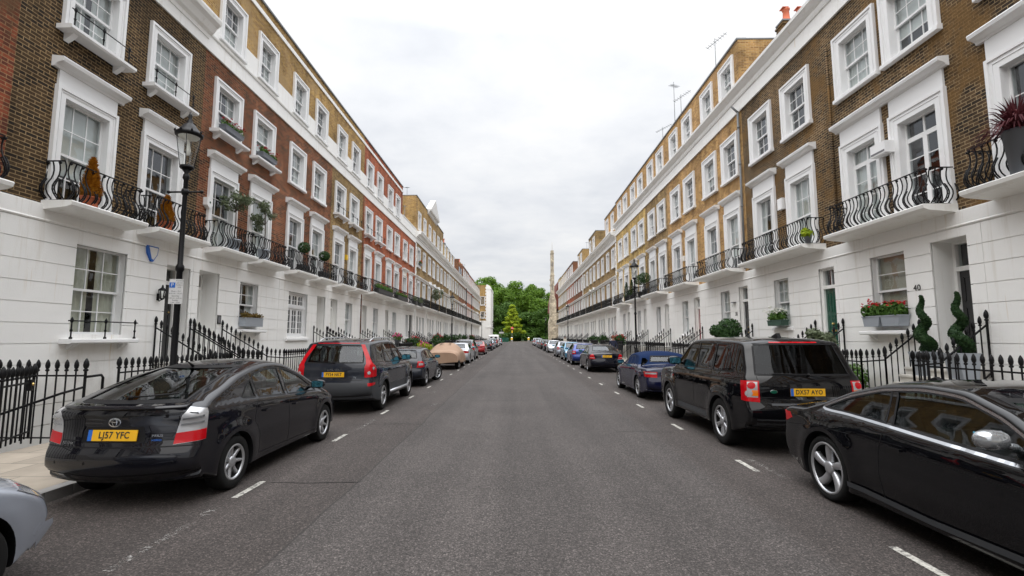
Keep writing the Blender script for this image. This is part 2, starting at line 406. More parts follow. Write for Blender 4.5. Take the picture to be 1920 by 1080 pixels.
# ------------------------------------------------------------------ houses
HX = 9.5
def wall(mb, x0, x1, z0, z1, ops, y0, y1, m=0, gap=0, courses=None):
    """a wall as boxes round its openings (ox0,ox1,oz0,oz1); courses = heights where a groove is left"""
    zs = {z0, z1}
    for o in ops:
        for z in o[2:4]:
            if z0 < z < z1: zs.add(z)
    cs = [c for c in (courses or []) if z0 < c < z1]
    for c in cs:
        if not any(abs(c - z) < .02 for z in zs): zs.add(c)
    zs = sorted(zs)
    for a, b in zip(zs, zs[1:]):
        mid = (a + b) / 2
        a2 = a + (gap if any(abs(a - c) < .02 for c in cs) else 0); b2 = b - (gap if any(abs(b - c) < .02 for c in cs) else 0)
        if b2 - a2 < .004: continue
        blk = sorted([(max(o[0], x0), min(o[1], x1)) for o in ops if o[2] < mid < o[3] and o[1] > x0 and o[0] < x1])
        x = x0
        for p, q in blk:
            if p > x + 1e-4: mb.box(x, p, y0, y1, a2, b2, m)
            x = max(x, q)
        if x < x1 - 1e-4: mb.box(x, x1, y0, y1, a2, b2, m)

def sash_mesh(cw, ch, style):
    mb = MB(); w = cw / 2
    def frame(x0, x1, z0, z1, y, t=.045, d=.045):
        mb.box(x0, x0 + t, y, y + d, z0, z1); mb.box(x1 - t, x1, y, y + d, z0, z1)
        mb.box(x0 + t, x1 - t, y, y + d, z0, z0 + t * 1.2); mb.box(x0 + t, x1 - t, y, y + d, z1 - t, z1)
    def bars(x0, x1, z0, z1, y, nx, nz, t=.022):
        for i in range(1, nx): x = x0 + (x1 - x0) * i / nx; mb.box(x - t / 2, x + t / 2, y + .008, y + .036, z0, z1)
        for i in range(1, nz): z = z0 + (z1 - z0) * i / nz; mb.box(x0, x1, y + .01, y + .034, z - t / 2, z + t / 2)
    if style in ('sash', 'tall', 'plain'):
        mid = ch * (.5 if style != 'tall' else .47)
        nx, nz = (3, 2) if style != 'plain' else (1, 2)
        frame(-w, w, mid - .02, ch, .11); bars(-w + .045, w - .045, mid, ch - .04, .11, nx, nz)
        frame(-w, w, 0, mid + .03, .16); bars(-w + .045, w - .045, .05, mid, .16, nx, nz)
    elif style == 'french':
        tz = ch * .80
        frame(-w, w, tz, ch, .13); bars(-w + .045, w - .045, tz, ch, .13, 2, 1, .05)
        for a, b in ((-w, 0), (0, w)):
            frame(a, b, 0, tz, .13, .06); bars(a + .06, b - .06, .07, tz - .06, .13, 1, 4)
    elif style == 'gothic':
        frame(-w, w, 0, ch, .10, .06); mb.box(-w, w, .07, .16, ch * .64, ch * .64 + .09)
        for i in range(3):
            a = -w + .06 + (cw - .12) / 3 * i; b = a + (cw - .12) / 3
            for z0, z1, nz in ((.06, ch * .64, 4), (ch * .64 + .09, ch - .06, 2)):
                frame(a, b, z0, z1, .115, .07)
                nx = 2
                for k in range(1, nx): x = a + (b - a) * k / nx; mb.box(x - .02, x + .02, .12, .15, z0 + .07, z1 - .07)
                for k in range(1, nz): z = z0 + (z1 - z0) * k / nz; mb.box(a + .07, b - .07, .123, .147, z - .012, z + .012)
                hw = ((b - a) / 2 - .07) / 1
                for q in (0, 1):      # arched heads of the lights
                    xa = a + .07 + q * hw; pw = hw
                    mb.prism([(xa, z1 - .05), (xa, z1 - .05 - pw * .5), (xa + pw * .15, z1 - .05 - pw * .2), (xa + pw * .5, z1 - .062), (xa + pw * .85, z1 - .05 - pw * .2), (xa + pw, z1 - .05 - pw * .5), (xa + pw, z1 - .05)], .118, .148, 'y')
    return mb.mesh('sash', ['paint_white'])
def pane_mesh(cw, ch, style):
    mb = MB(); w = cw / 2 - .02
    if style in ('sash', 'tall', 'plain'):
        mid = ch * (.5 if style != 'tall' else .47)
        mb.add([(-w, .132, mid), (w, .132, mid), (w, .132, ch - .02), (-w, .132, ch - .02)], [(0, 1, 2, 3)])
        mb.add([(-w, .182, .03), (w, .182, .03), (w, .184, mid + .01), (-w, .184, mid + .01)], [(0, 1, 2, 3)])
    else: mb.add([(-w, .152, .02), (w, .152, .02), (w, .152, ch - .02), (-w, .152, ch - .02)], [(0, 1, 2, 3)])
    return mb.mesh('pane', ['window_glass'], False)
def curtain_mesh(cw, ch, var, mat):
    mb = MB(); w = cw / 2 - .004
    def sheet(x0, x1, z0, z1, amp=.03, fr=14, pinch=0):
        n = max(6, int((x1 - x0) * 30)); vs = []
        for i in range(n + 1):
            t = i / n; x = x0 + (x1 - x0) * t; y = .225 + .6 * amp * math.sin(x * fr * 3.1) + .012 * math.sin(x * 61)
            vs += [(x, y, z0), (x * (1 - pinch) + pinch * (x0 if x0 < 0 else x1), y, (z0 + z1) * .45), (x, y, z1)]
        mb.add(vs, [(i * 3 + k, i * 3 + 3 + k, i * 3 + 4 + k, i * 3 + 1 + k) for i in range(n) for k in (0, 1)], 0, True)
    if var == 'sides': sheet(-w, -w * .38, -.02, ch, pinch=.25); sheet(w * .38, w, -.02, ch, pinch=.25)
    elif var == 'wide': sheet(-w, -w * .08, -.02, ch); sheet(w * .2, w, -.02, ch)
    elif var == 'full': sheet(-w, w, -.02, ch, .02, 11)
    elif var == 'blind': mb.box(-w, w, .215, .225, ch * .55, ch)
    elif var == 'half': mb.box(-w, w, .215, .225, ch * .28, ch)
    elif var == 'lower': sheet(-w, w, -.02, ch * .5, .015, 12)
    return mb.mesh('curtain', [mat], False)
def surround_mesh(kind, cw, ch, sw):
    """the white casing: 0 paint, 1 the dark room behind"""
    mb = MB(); w = cw / 2; L = .1
    # lining of the opening
    mb.box(-w - L, -w, .001, .25, -.1, ch + L); mb.box(w, w + L, .001, .25, -.1, ch + L)
    mb.box(-w, w, .001, .25, ch, ch + L); mb.box(-w, w, .001, .25, -.1, 0)
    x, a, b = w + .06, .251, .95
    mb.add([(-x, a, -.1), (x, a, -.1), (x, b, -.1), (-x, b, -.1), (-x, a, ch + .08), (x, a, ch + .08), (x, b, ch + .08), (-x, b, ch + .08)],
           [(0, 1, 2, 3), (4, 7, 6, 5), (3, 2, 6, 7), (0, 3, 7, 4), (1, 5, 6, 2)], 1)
    if kind != 'G':
        zb = -.1
        for s in (-1, 1):
            mb.box(s * w, s * (w + sw), -.055, 0, zb, ch + sw)
            mb.box(s * (w + sw - .065), s * (w + sw), -.085, -.056, zb, ch + sw)
            mb.box(s * (w + sw * .45), s * (w + sw * .45 + .02), -.068, -.056, zb, ch + sw * .45)
        mb.box(-w, w, -.055, 0, ch, ch + sw)
        mb.box(-w - sw + .065, w + sw - .065, -.085, -.056, ch + sw - .065, ch + sw)
        mb.box(-w - sw * .45, w + sw * .45, -.068, -.056, ch + sw * .45, ch + sw * .45 + .02)
        if kind in ('1', '1R'):
            f = .36 if kind == '1' else .45
            z = ch + sw; x = w + sw - .03
            mb.box(-x, x, -.05, 0, z, z + f)
            x2 = w + sw + .12
            mb.loft(-x2, x2, [(0, z + f - .03), (-.07, z + f - .03), (-.09, z + f + .02), (-.17, z + f + .06), (-.24, z + f + .08), (-.26, z + f + .15), (-.25, z + f + .17), (0, z + f + .2)])
        if kind == 'P':     # little pediment on consoles
            z = ch + sw; x = w + sw + .08
            mb.box(-x + .06, x - .06, -.05, 0, z, z + .2)
            mb.prism([(-x, z + .2), (x, z + .2), (x, z + .28), (0, z + .58), (-x, z + .28)], -.28, 0, 'y')
    return mb.mesh('window', ['paint_white', 'dark_room'])
def sill_mesh(cw, sw, deep):
    mb = MB(); x = cw / 2 + sw + (.1 if deep else .03)
    if deep:
        mb.loft(-x, x, [(0, -.1), (-.30, -.1), (-.33, -.115), (-.33, -.175), (-.28, -.2), (0, -.2)])
        for s in (-1, 1): mb.loft(s * (x - .18), s * (x - .3), [(0, -.2), (-.2, -.2), (-.14, -.27), (-.05, -.33), (0, -.36)])
    else: mb.loft(-x, x, [(.1, -.02), (-.12, -.06), (-.13, -.08), (-.13, -.16), (-.1, -.17), (0, -.17)])
    return mb.mesh('sill', ['paint_white'])
def guard_mesh(cw):
    mb = MB(); w = cw / 2 + .16
    mb.tube([(-w - .08, -.24, .28), (w + .08, -.24, .28)], .013, 6)
    for x in (-w, 0, w):
        mb.lathe([(.03, -.1), (.03, -.07), (.014, -.05), (.014, .05), (.026, .08), (.014, .11), (.014, .24), (.028, .26), (.03, .3), (.014, .34), (0, .37)], 8, (x, -.24, 0))
    return mb.mesh('window_guard', ['iron_black'])
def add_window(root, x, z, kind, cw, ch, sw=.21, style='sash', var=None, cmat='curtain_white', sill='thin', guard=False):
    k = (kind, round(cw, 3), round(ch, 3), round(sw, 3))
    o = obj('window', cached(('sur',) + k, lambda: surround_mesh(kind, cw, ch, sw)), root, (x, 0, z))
    obj('sash', cached(('sash', style) + k[1:3], lambda: sash_mesh(cw, ch, style)), o)
    obj('pane', cached(('pane', style) + k[1:3], lambda: pane_mesh(cw, ch, style)), o)
    if var: obj('curtain', cached(('cur', var, cmat) + k[1:3], lambda: curtain_mesh(cw, ch, var, cmat)), o)
    if sill: obj('sill', cached(('sill', sill) + k[1:], lambda: sill_mesh(cw, sw, sill == 'deep')), o)
    if guard: obj('window_guard', cached(('guard', round(cw, 3)), lambda: guard_mesh(cw)), o)
    return o
FLOOR = 1.15
def door_parts(root, x, w, top, color, depth=.25, lattice=False):
    """recess, door with knob and letterbox, fanlight"""
    h = w / 2
    mb = MB()
    mb.box(-h - .1, -h, .001, depth + .1, FLOOR - .2, top + .1); mb.box(h, h + .1, .001, depth + .1, FLOOR - .2, top + .1)
    mb.box(-h, h, .001, depth + .1, top, top + .1); mb.box(-h, h, -.02, depth + .1, FLOOR - .12, FLOOR)
    dh = 2.12
    dw = h - .07
    mb.box(-h, -dw, depth - .06, depth + .08, FLOOR, top); mb.box(dw, h, depth - .06, depth + .08, FLOOR, top)
    mb.box(-dw, dw, depth - .08, depth + .08, FLOOR + dh, FLOOR + dh + .1); mb.box(-dw, dw, depth - .06, depth + .08, top - .06, top)
    mb.box(-dw, dw, depth + .09, depth + .1, FLOOR + dh, top, 1)
    o = obj('porch', mb.mesh('porch', ['stucco_white', 'dark_room']), root, (x, 0, 0))
    def dm():
        m = MB(); m.box(-dw, dw, depth, depth + .05, FLOOR + .01, FLOOR + dh)
        for sx in (-1, 1):
            for z0, z1 in ((.15, .55), (.68, 1.3), (1.42, 1.98)):
                a, b = sorted((sx * .05, sx * (dw - .09)))
                for q in ((a, b, z0, z0 + .02), (a, b, z1 - .02, z1), (a, a + .02, z0, z1), (b - .02, b, z0, z1)):
                    m.box(q[0], q[1], depth - .012, depth - .001, FLOOR + q[2], FLOOR + q[3])
        return m.mesh('door', [color])
    if color == 'door_lattice': color = 'door_black'
    d = obj('door', cached(('door', round(w, 2), color, depth), dm), root, (x, 0, 0))
    def kn():
        m = MB(); m.lathe([(0, -.07), (.025, -.06), (.035, -.035), (.012, -.015), (.03, 0)], 10, (.0, depth, FLOOR + 1.05), 'y')
        m.box(-.11, .11, depth - .02, depth - .001, FLOOR + .82, FLOOR + .87)
        m.lathe([(0, -.03), (.02, -.03), (.02, 0)], 8, (dw - .1, depth, FLOOR + 1.35), 'y')
        return m.mesh('door_furniture', ['brass'])
    obj('door_furniture', cached(('knob', round(w, 2), depth), kn), d)
    m = MB(); m.add([(-dw, depth + .02, FLOOR + dh + .1), (dw, depth + .02, FLOOR + dh + .1), (dw, depth + .02, top - .06), (-dw, depth + .02, top - .06)], [(0, 1, 2, 3)])
    m.box(-.012, .012, depth, depth + .04, FLOOR + dh + .1, top - .06, 1)
    obj('fanlight', m.mesh('fanlight', ['window_glass', 'paint_white'], False), root, (x, 0, 0))
    if lattice:
        m = MB()
        for i in range(7): m.box(-h + .01 + i * (w - .02) / 6 - .012, -h + .01 + i * (w - .02) / 6 + .012, .1, .13, FLOOR, top)
        for i in range(14): m.box(-h, h, .105, .125, FLOOR + i * .2, FLOOR + i * .2 + .025)
        obj('security_gate', m.mesh('security_gate', ['iron_black']), root, (x, 0, 0))

def steps_mesh(w, rail):
    mb = MB(); n = 6; run = rail - .25; h = (FLOOR - .02 - .12) / n
    x = w / 2 + .22
    for i in range(n):
        y0 = -run + i * run * .62 / n
        mb.box(-x, x, y0, -.06, .12 + i * h - (2.2 if i == 0 else 0), .12 + (i + 1) * h)
        mb.box(-x - .0, x + .0, y0 - .03, y0, .12 + (i + 1) * h - .045, .12 + (i + 1) * h)
    mb.box(-x, x, -rail, -run - .03, -.1, .125)
    return mb.mesh('front_steps', ['stone_step'])
SPEAR = [(.013, 0), (.03, .012), (.03, .03), (.016, .045), (.028, .06), (.036, .10), (.03, .15), (.012, .195), (0, .21)]
def spear_rail(mb, p0, p1, zb0, zb1, zt0, zt1, sp=.155, thick=.0125, posts=True, nfin=7):
    """pickets with spearheads from p0 to p1; zb bottoms, zt the tips"""
    p0, p1 = Vector(p0), Vector(p1); L = (p1 - p0).length; n = max(1, round(L / sp))
    for i in range(n + 1):
        t = i / n; p = p0.lerp(p1, t); zb = zb0 + (zb1 - zb0) * t; zt = zt0 + (zt1 - zt0) * t
        heavy = posts and i in (0, n)
        r = thick * (1.7 if heavy else 1)
        mb.tube([(p.x, p.y, zb), (p.x, p.y, zt - .2)], r, 4, sm=False)
        k = 1.25 if heavy else 1
        mb.lathe([(a * k, b * (1.1 if heavy else 1)) for a, b in SPEAR], nfin, (p.x, p.y, zt - .21))
    d = (p1 - p0).normalized() * .02 if L > 0 else Vector((0, 0))
    mb.tube([(p0.x, p0.y, zt0 - .28), (p1.x, p1.y, zt1 - .28)], .02, 4, sm=False)
    mb.tube([(p0.x, p0.y, zb0 + .1), (p1.x, p1.y, zb1 + .1)], .016, 4, sm=False)

BAL = [(o, z * .94) for o, z in [(0, 0), (.045, .055), (.115, .13), (.15, .21), (.15, .29), (.115, .38), (.065, .47), (.03, .57), (.018, .67), (.03, .77), (.06, .86)]]
def balcony_rail_mesh(w, d, kind='bombe', fine=True):
    mb = MB(); x = w / 2 - .08
    path = [((-x, -.02), (-x, -d + .22), (-1, 0)), ((-x, -d + .22), (x, -d + .22), (0, -1)), ((x, -d + .22), (x, -.02), (1, 0))]
    for a, b, nrm in path:
        a, b, nn = Vector(a), Vector(b), Vector(nrm); L = (b - a).length; n = max(3, round(L / .135)); t = (b - a).normalized()
        zt = .81
        e = .06
        A, B = a + nn * e, b + nn * e
        mb.tube([(A.x, A.y, zt), (B.x, B.y, zt)], .016, 4, sm=False)
        mb.tube([(a.x, a.y, .02), (b.x, b.y, .02)], .014, 4, sm=False)
        for i in range(n + 1):
            c = a.lerp(b, i / n)
            if kind == 'bombe':
                mb.tube([(c.x + nn.x * o, c.y + nn.y * o, z) for o, z in BAL], .0125, 4, cap=False)
                if i % 2 == 0 or not fine:
                    q = c + t * .042
                    mb.tube([(q.x + nn.x * o, q.y + nn.y * o, z) for o, z in BAL[1:7]], .013, 4)
                    for o, z in BAL[1:7]:
                        mb.tube([(c.x + nn.x * o, c.y + nn.y * o, z), (q.x + nn.x * o, q.y + nn.y * o, z)], .012, 4, sm=False)
                    cc = c + t * .02; mb.lathe([(0, -.035), (.028, -.01), (.034, .01), (.0, .035)], 5, (cc.x + nn.x * .05, cc.y + nn.y * .05, .775))
            else:
                mb.tube([(c.x, c.y, .02), (c.x, c.y, zt)], .013, 4, sm=False, cap=False)
                if i < n:
                    q = a.lerp(b, (i + 1) / n)
                    mb.tube([(c.x, c.y, .1), (q.x, q.y, .4), (c.x, c.y, .72)], .011, 4, sm=False, cap=False)
                    mb.tube([(q.x, q.y, .1), (c.x, c.y, .4), (q.x, q.y, .72)], .011, 4, sm=False, cap=False)
        if kind != 'bombe': mb.tube([(a.x, a.y, .74), (b.x, b.y, .74)], .014, 4, sm=False)
    return mb.mesh('balcony_railing', ['iron_black'])
def balcony_slab_mesh(w, d):
    mb = MB(); x = w / 2
    mb.loft(-x, x, [(.02, 0), (-d, 0), (-d - .02, -.02), (-d, -.09), (-d + .1, -.13), (-.2, -.17), (0, -.19)])
    return mb.mesh('balcony', ['stucco_white'])
def add_balcony(root, x, w, z=4.58, d=.78, kind='bombe'):
    o = obj('balcony', cached(('bslab', round(w, 2), d), lambda: balcony_slab_mesh(w, d)), root, (x, 0, z))
    obj('balcony_railing', cached(('brail', round(w, 2), d, kind), lambda: balcony_rail_mesh(w, d, kind)), o, (0, 0, 0))
    return o

STY = {
 'L': dict(st=4.46, one=(4.62, 1.10, 2.17, .21, '1'), two=(8.36, 1.10, 1.42, .21), fr=(10.6, 11.9), att=(11.42, .98, 1.42, .23), top=14.35, band=13.8),
 'R': dict(st=4.5, one=(4.70, 1.08, 2.35, .27, '1R'), two=(8.8, 1.12, 1.55, .27), fr=(11.32, 12.45), att=(12.5, .98, 1.36, .25), top=14.57, band=None),
 'B': dict(st=4.6, one=(4.74, 1.02, 2.25, .2, '1B'), two=(8.62, 1.02, 1.6, .2), fr=(10.8, 11.9), att=(12.3, .92, 1.45, .2), top=14.4, band=None),
}
CURT = ['sides', 'full', 'wide', None, 'blind', 'lower', 'half', 'sides', 'full', None]
def house(s, y0, y1, label, brick, bays, sty='L', gwin=(), door=None, attic='brick_ochre', attop=None, group=None, deep2=False, guards=(), balc=None,
          doorcol='door_black', quoin=False, cornice=None, style1='tall', seed=0, mansard=False, pediment=False, stucco_m='stucco_white', attic_plain=False, balk='bombe', deepatt=True):
    rng = random.Random(seed * 77 + 5)
    S = STY[sty]; yc = (y0 + y1) / 2; W = (y1 - y0); h = W / 2
    far = y0 > 60
    root = thing('terraced_house', label, 'house', (s * HX, yc, 0), R(90) if s < 0 else R(-90), group)
    lx = lambda y: (y - yc) * (1 if s < 0 else -1)
    rail = 2.1 if s < 0 else 1.6
    top = S['top'] if attop is None else attop
    # openings
    st = S['st']
    gops = []; gsl = []
    for (gy, gw, gz0, gz1, *_r) in gwin:
        x = lx(gy); gops.append((x - gw / 2 - .1, x + gw / 2 + .1, gz0 - .1, gz1 + .1)); gsl.append((x - gw / 2, x + gw / 2, gz0, gz1))
    if door:
        dx = lx(door[0]); gops.append((dx - door[1] / 2 - .1, dx + door[1] / 2 + .1, FLOOR - .15, door[2] + .1)); gsl.append((dx - door[1] / 2, dx + door[1] / 2, FLOOR - .1, door[2]))
    bops = []
    z1, w1, h1, s1, k1 = S['one']; z2, w2, h2, s2 = S['two']; z3, w3, h3, s3 = S['att']
    xs = [lx(b) for b in bays]
    for x in xs:
        bops.append((x - w1 / 2 - .1, x + w1 / 2 + .1, z1 - .1, z1 + h1 + .1))
        bops.append((x - w2 / 2 - .1, x + w2 / 2 + .1, z2 - .1, z2 + h2 + .1))
    # ground floor stucco with drawn joints
    mb = MB()
    wall(mb, -h, h, -2.2, st, gops, -.03, .33, 0)
    courses = [1.27 + .405 * i for i in range(7)] + [.46, .05, -.4]
    if y0 < 75: wall(mb, -h + .004, h - .004, -2.2, st - .37, gsl, -.052, -.031, 0, .008, courses)
    mb.loft(-h, h, [(-.031, st - .36), (-.06, st - .36), (-.075, st - .33), (-.06, st - .3), (-.06, st - .02), (-.0, st)])
    obj('ground_floor', mb.mesh('ground_floor', [stucco_m]), root)
    # brick upper storeys
    fr0, fr1 = S['fr']
    mb = MB(); wall(mb, -h, h, st, fr0, bops, 0, .33, 0)
    mb.box(-h, -h + .06, .331, 9, -2.2, fr1); mb.box(h - .06, h, .331, 9, -2.2, fr1); mb.box(-h + .06, h - .06, 8.7, 9, -2.2, fr1)
    obj('brick_wall', mb.mesh('brick_wall', [brick]), root)
    # frieze and cornice
    mb = MB()
    aops = [(x - w3 / 2 - .1, x + w3 / 2 + .1, z3 - .1, z3 + h3 + .1) for x in xs] if attic else []
    fops = [o for o in aops]
    wall(mb, -h, h, fr0, fr1, fops, -.05, .33, 0)
    if cornice is None: cornice = {'L': 'flat', 'R': 'mid', 'B': 'heavy'}[sty]
    if cornice == 'flat':
        mb.loft(-h, h, [(-.051, fr0 + .48), (-.08, fr0 + .48), (-.10, fr0 + .52), (-.10, fr0 + .55), (-.051, fr0 + .57)])
    elif cornice == 'big':
        z = fr0 + .42; mb.loft(-h, h, [(-.051, z - .1), (-.08, z - .1), (-.1, z), (-.2, z + .06), (-.3, z + .22), (-.42, z + .3), (-.45, z + .4), (-.45, z + .46), (-.06, z + .5)])
    elif cornice == 'mid':
        z = fr1 - .52; mb.loft(-h, h, [(-.051, z - .06), (-.09, z - .06), (-.12, z + .02), (-.13, z + .12), (-.22, z + .18), (-.32, z + .28), (-.35, z + .3), (-.36, z + .4), (-.3, z + .44), (-.05, z + .47)])
        mb.loft(-h, h, [(-.051, fr0), (-.07, fr0), (-.07, fr0 + .22), (-.051, fr0 + .24)])
    else:
        z = fr1 - .62; mb.loft(-h, h, [(-.051, z - .12), (-.1, z - .12), (-.12, z), (-.25, z + .08), (-.28, z + .18), (-.5, z + .24), (-.55, z + .4), (-.6, z + .44), (-.6, z + .5), (-.05, z + .56)])
        if y0 < 80:
            n = int(W / .28)  # dark bushes added to stand in for the shadows at the trees' base
            for i in range(n): x = -h + (i + .5) * W / n; mb.box(x - .06, x + .06, -.24, -.1, z - .0, z + .1)
        sc = MB(); zc = 7.45; sc.loft(-h, h, [(.0, zc - .14), (-.09, zc - .14), (-.1, zc - .04), (-.22, zc + .04), (-.24, zc + .12), (0, zc + .16)])
        obj('string_course', sc.mesh('string_course', [stucco_m]), root)
        if balk == 'straight':   # pilaster strips of the ground floor
            for x in (-h + .12, ): mb.box(x - .18, x + .18, -.13, -.053, -2.2, 4.25)
    obj('cornice', mb.mesh('cornice', [stucco_m]), root)
    if quoin:
        mb = MB(); e = -h if (s < 0) else h
        sg = 1 if s < 0 else -1
        for i in range(24):
            z = st + i * .29; L = .42 if i % 2 else .3
            if z + .28 < fr0: mb.box(e, e + sg * L, -.06, -.001, z, z + .27)
        obj('quoins', mb.mesh('quoins', [stucco_m]), root)
    if attic:
        mb = MB()
        if mansard:
            mb.prism([(-.0, fr1), (.9, top), (6, top), (8.5, fr1)], -h + .25, h - .25, 'x', 1)
            mb.box(-h, -h + .25, .0, 8.5, fr1, top + .3); mb.box(h - .25, h, 0, 8.5, fr1, top + .3)
        else:
            wall(mb, -h, h, fr1, top - .07, aops, 0, .33, 0)
            mb.box(-h, -h + .25, .331, 5.5, fr1, top - .07); mb.box(h - .25, h, .331, 5.5, fr1, top - .07)
            mb.box(-h - .02, h + .02, -.06, .36, top - .069, top, 1); mb.box(-h - .02, h + .02, .37, 5.5, top - .06, top - .01, 1)
            if S['band']: mb.box(-h, h, -.045, -.001, S['band'], S['band'] + .17, 2)
        obj('attic_storey', mb.mesh('attic_storey', [attic, 'lead_grey', 'stucco_white']), root)
    else:
        mb = MB(); mb.box(-h, h, -.08, .36, fr1 + .001, fr1 + .07, 1); mb.box(-h, h, .37, 8.6, fr1 - .3, fr1 - .22, 0)
        obj('parapet', mb.mesh('parapet', ['slate', stucco_m]), root)
    if pediment:
        mb = MB(); mb.loft(-h, h, [(0, top - .35), (-.12, top - .3), (-.2, top - .1), (-.38, top), (-.42, top + .15), (0, top + .2)])
        mb.prism([(-h, top + .15), (h, top + .15), (0, top + 1.9)], -.4, .2, 'y')
        obj('pediment', mb.mesh('pediment', ['soffit_grey']), root)
    # windows
    for i, x in enumerate(xs):
        kk = k1
        if sty == 'B': kk = 'P' if (pediment or seed % 5 == 2) else '2'
        add_window(root, x, z1, kk, w1, h1, s1, style1, rng.choice(CURT), sill=None)
        add_window(root, x, z2, '2', w2, h2, s2, 'sash', rng.choice(CURT), sill='deep' if deep2 else 'thin', guard=(i in guards))
        if attic and not mansard: add_window(root, x, z3, '2', w3, h3, s3, 'sash', rng.choice(CURT), sill='thin')
        if attic and mansard:
            mb = MB(); mb.box(-.6, .6, 0, 1.2, 0, 1.7); mb.box(-.45, .45, -.02, -.001, .15, 1.55, 1)
            obj('dormer', cached('dormer', lambda: mb.mesh('dormer', ['slate', 'window_glass'])), root, (x, .1, fr1 + .1))
    for g in gwin:
        gy, gw, gz0, gz1 = g[:4]; opt = g[4] if len(g) > 4 else {}
        add_window(root, lx(gy), gz0, 'G', gw, gz1 - gz0, .12, opt.get('style', 'sash'), opt.get('var', rng.choice(CURT)), opt.get('cmat', 'curtain_white'), opt.get('sill', 'thin'), opt.get('guard', False))
    if door:
        door_parts(root, lx(door[0]), door[1], door[2], doorcol, door[3] if len(door) > 3 else .24, doorcol == 'door_lattice')
        obj('front_steps', cached(('steps', round(door[1], 2), rail), lambda: steps_mesh(door[1], rail)), root, (lx(door[0]), 0, 0))
    # balconies
    if balc == 'each':
        for k, x in enumerate(xs): add_balcony(root, x + (.2 if k == 0 else .28), 2.02, S['one'][0] - .09, .62)
    elif balc:
        a, b = lx(balc[0]), lx(balc[1]); add_balcony(root, (a + b) / 2, abs(b - a), S['one'][0] - .04, .74, balk)
    root['hx'] = 0; del root['hx']
    return root, lx
def on_house(root, name, mb, mats, lxv, z=0, parent=None): return obj(name, mb.mesh(name, mats), parent or root, (lxv, 0, z))
def railing_set(s, y0, y1, door, label, group='black spearhead railings along the pavement'):
    """the ironwork before one house: front panels, stair rails, stone plinth"""
    X = s * 7.4 if s < 0 else 7.9
    t = thing('area_railing', label, 'railing', (X, (y0 + y1) / 2, 0), 0, group)
    yc = (y0 + y1) / 2
    tip = 1.42 if s < 0 else 1.52
    segs = [(y0 + .05, y1 - .05)] if not door else [(y0 + .05, door[0] - door[1] / 2 - .28), (door[0] + door[1] / 2 + .28, y1 - .05)]
    far = y0 > 55
    for a, b in segs:
        if b - a < .2: continue
        mb = MB(); spear_rail(mb, (0, a - yc), (0, b - yc), .26, .26, tip, tip, .155 if not far else .19, nfin=7 if not far else 5)
        obj('front_panel', mb.mesh('front_panel', ['iron_black']), t)
        mb = MB(); mb.box(-.13, .13, a - yc - .05, b - yc + .05, -2.2, .27); obj('plinth', mb.mesh('plinth', ['stucco_white' if s < 0 else 'stone_step']), t)
    if door:
        for q in (door[0] - door[1] / 2 - .28, door[0] + door[1] / 2 + .28):
            mb = MB(); xw = s * (9.43) - X; xm = s * .55
            spear_rail(mb, (0, q - yc), (xm, q - yc), .12, .12, tip, tip + .04, .155, posts=True)
            spear_rail(mb, (xm, q - yc), (xw, q - yc), .12, 1.0, tip + .06, 2.33, .15, posts=True)
            obj('stair_rail', mb.mesh('stair_rail', ['iron_black']), t)
    return t
# ------------------------------------------------------------------ cars
def interp(pts, x):
    if x <= pts[0][0]: return pts[0][1]
    for (a, b), (c, d) in zip(pts, pts[1:]):
        if x <= c: return b + (d - b) * (x - a) / (c - a) if c > a else d
    return pts[-1][1]
def sstep(a, b, x):
    t = max(0, min(1, (x - a) / (b - a))); return t * t * (3 - 2 * t)
def resample(pts, n):
    P = [Vector(p) for p in pts]; d = [0]
    for a, b in zip(P, P[1:]): d.append(d[-1] + (b - a).length)
    out = []
    for i in range(n):
        t = d[-1] * i / (n - 1); k = 0
        while k < len(P) - 2 and d[k + 1] < t: k += 1
        u = (t - d[k]) / max(1e-9, d[k + 1] - d[k]); out.append(P[k].lerp(P[k + 1], u))
    return out
def poly_spline(pts, per=6, closed=False):
    """Catmull-Rom through points"""
    P = [Vector(p) for p in pts]; n = len(P); out = []
    rng = range(n) if closed else range(n - 1)
    for i in rng:
        if closed: p0, p1, p2, p3 = P[(i - 1) % n], P[i], P[(i + 1) % n], P[(i + 2) % n]
        else: p0, p1, p2, p3 = P[max(i - 1, 0)], P[i], P[i + 1], P[min(i + 2, n - 1)]
        for k in range(per):
            t = k / per; out.append(.5 * ((2 * p1) + (p2 - p0) * t + (2 * p0 - 5 * p1 + 4 * p2 - p3) * t * t + (3 * p1 - p0 - 3 * p2 + p3) * t ** 3))
    if not closed: out.append(P[-1])
    return out
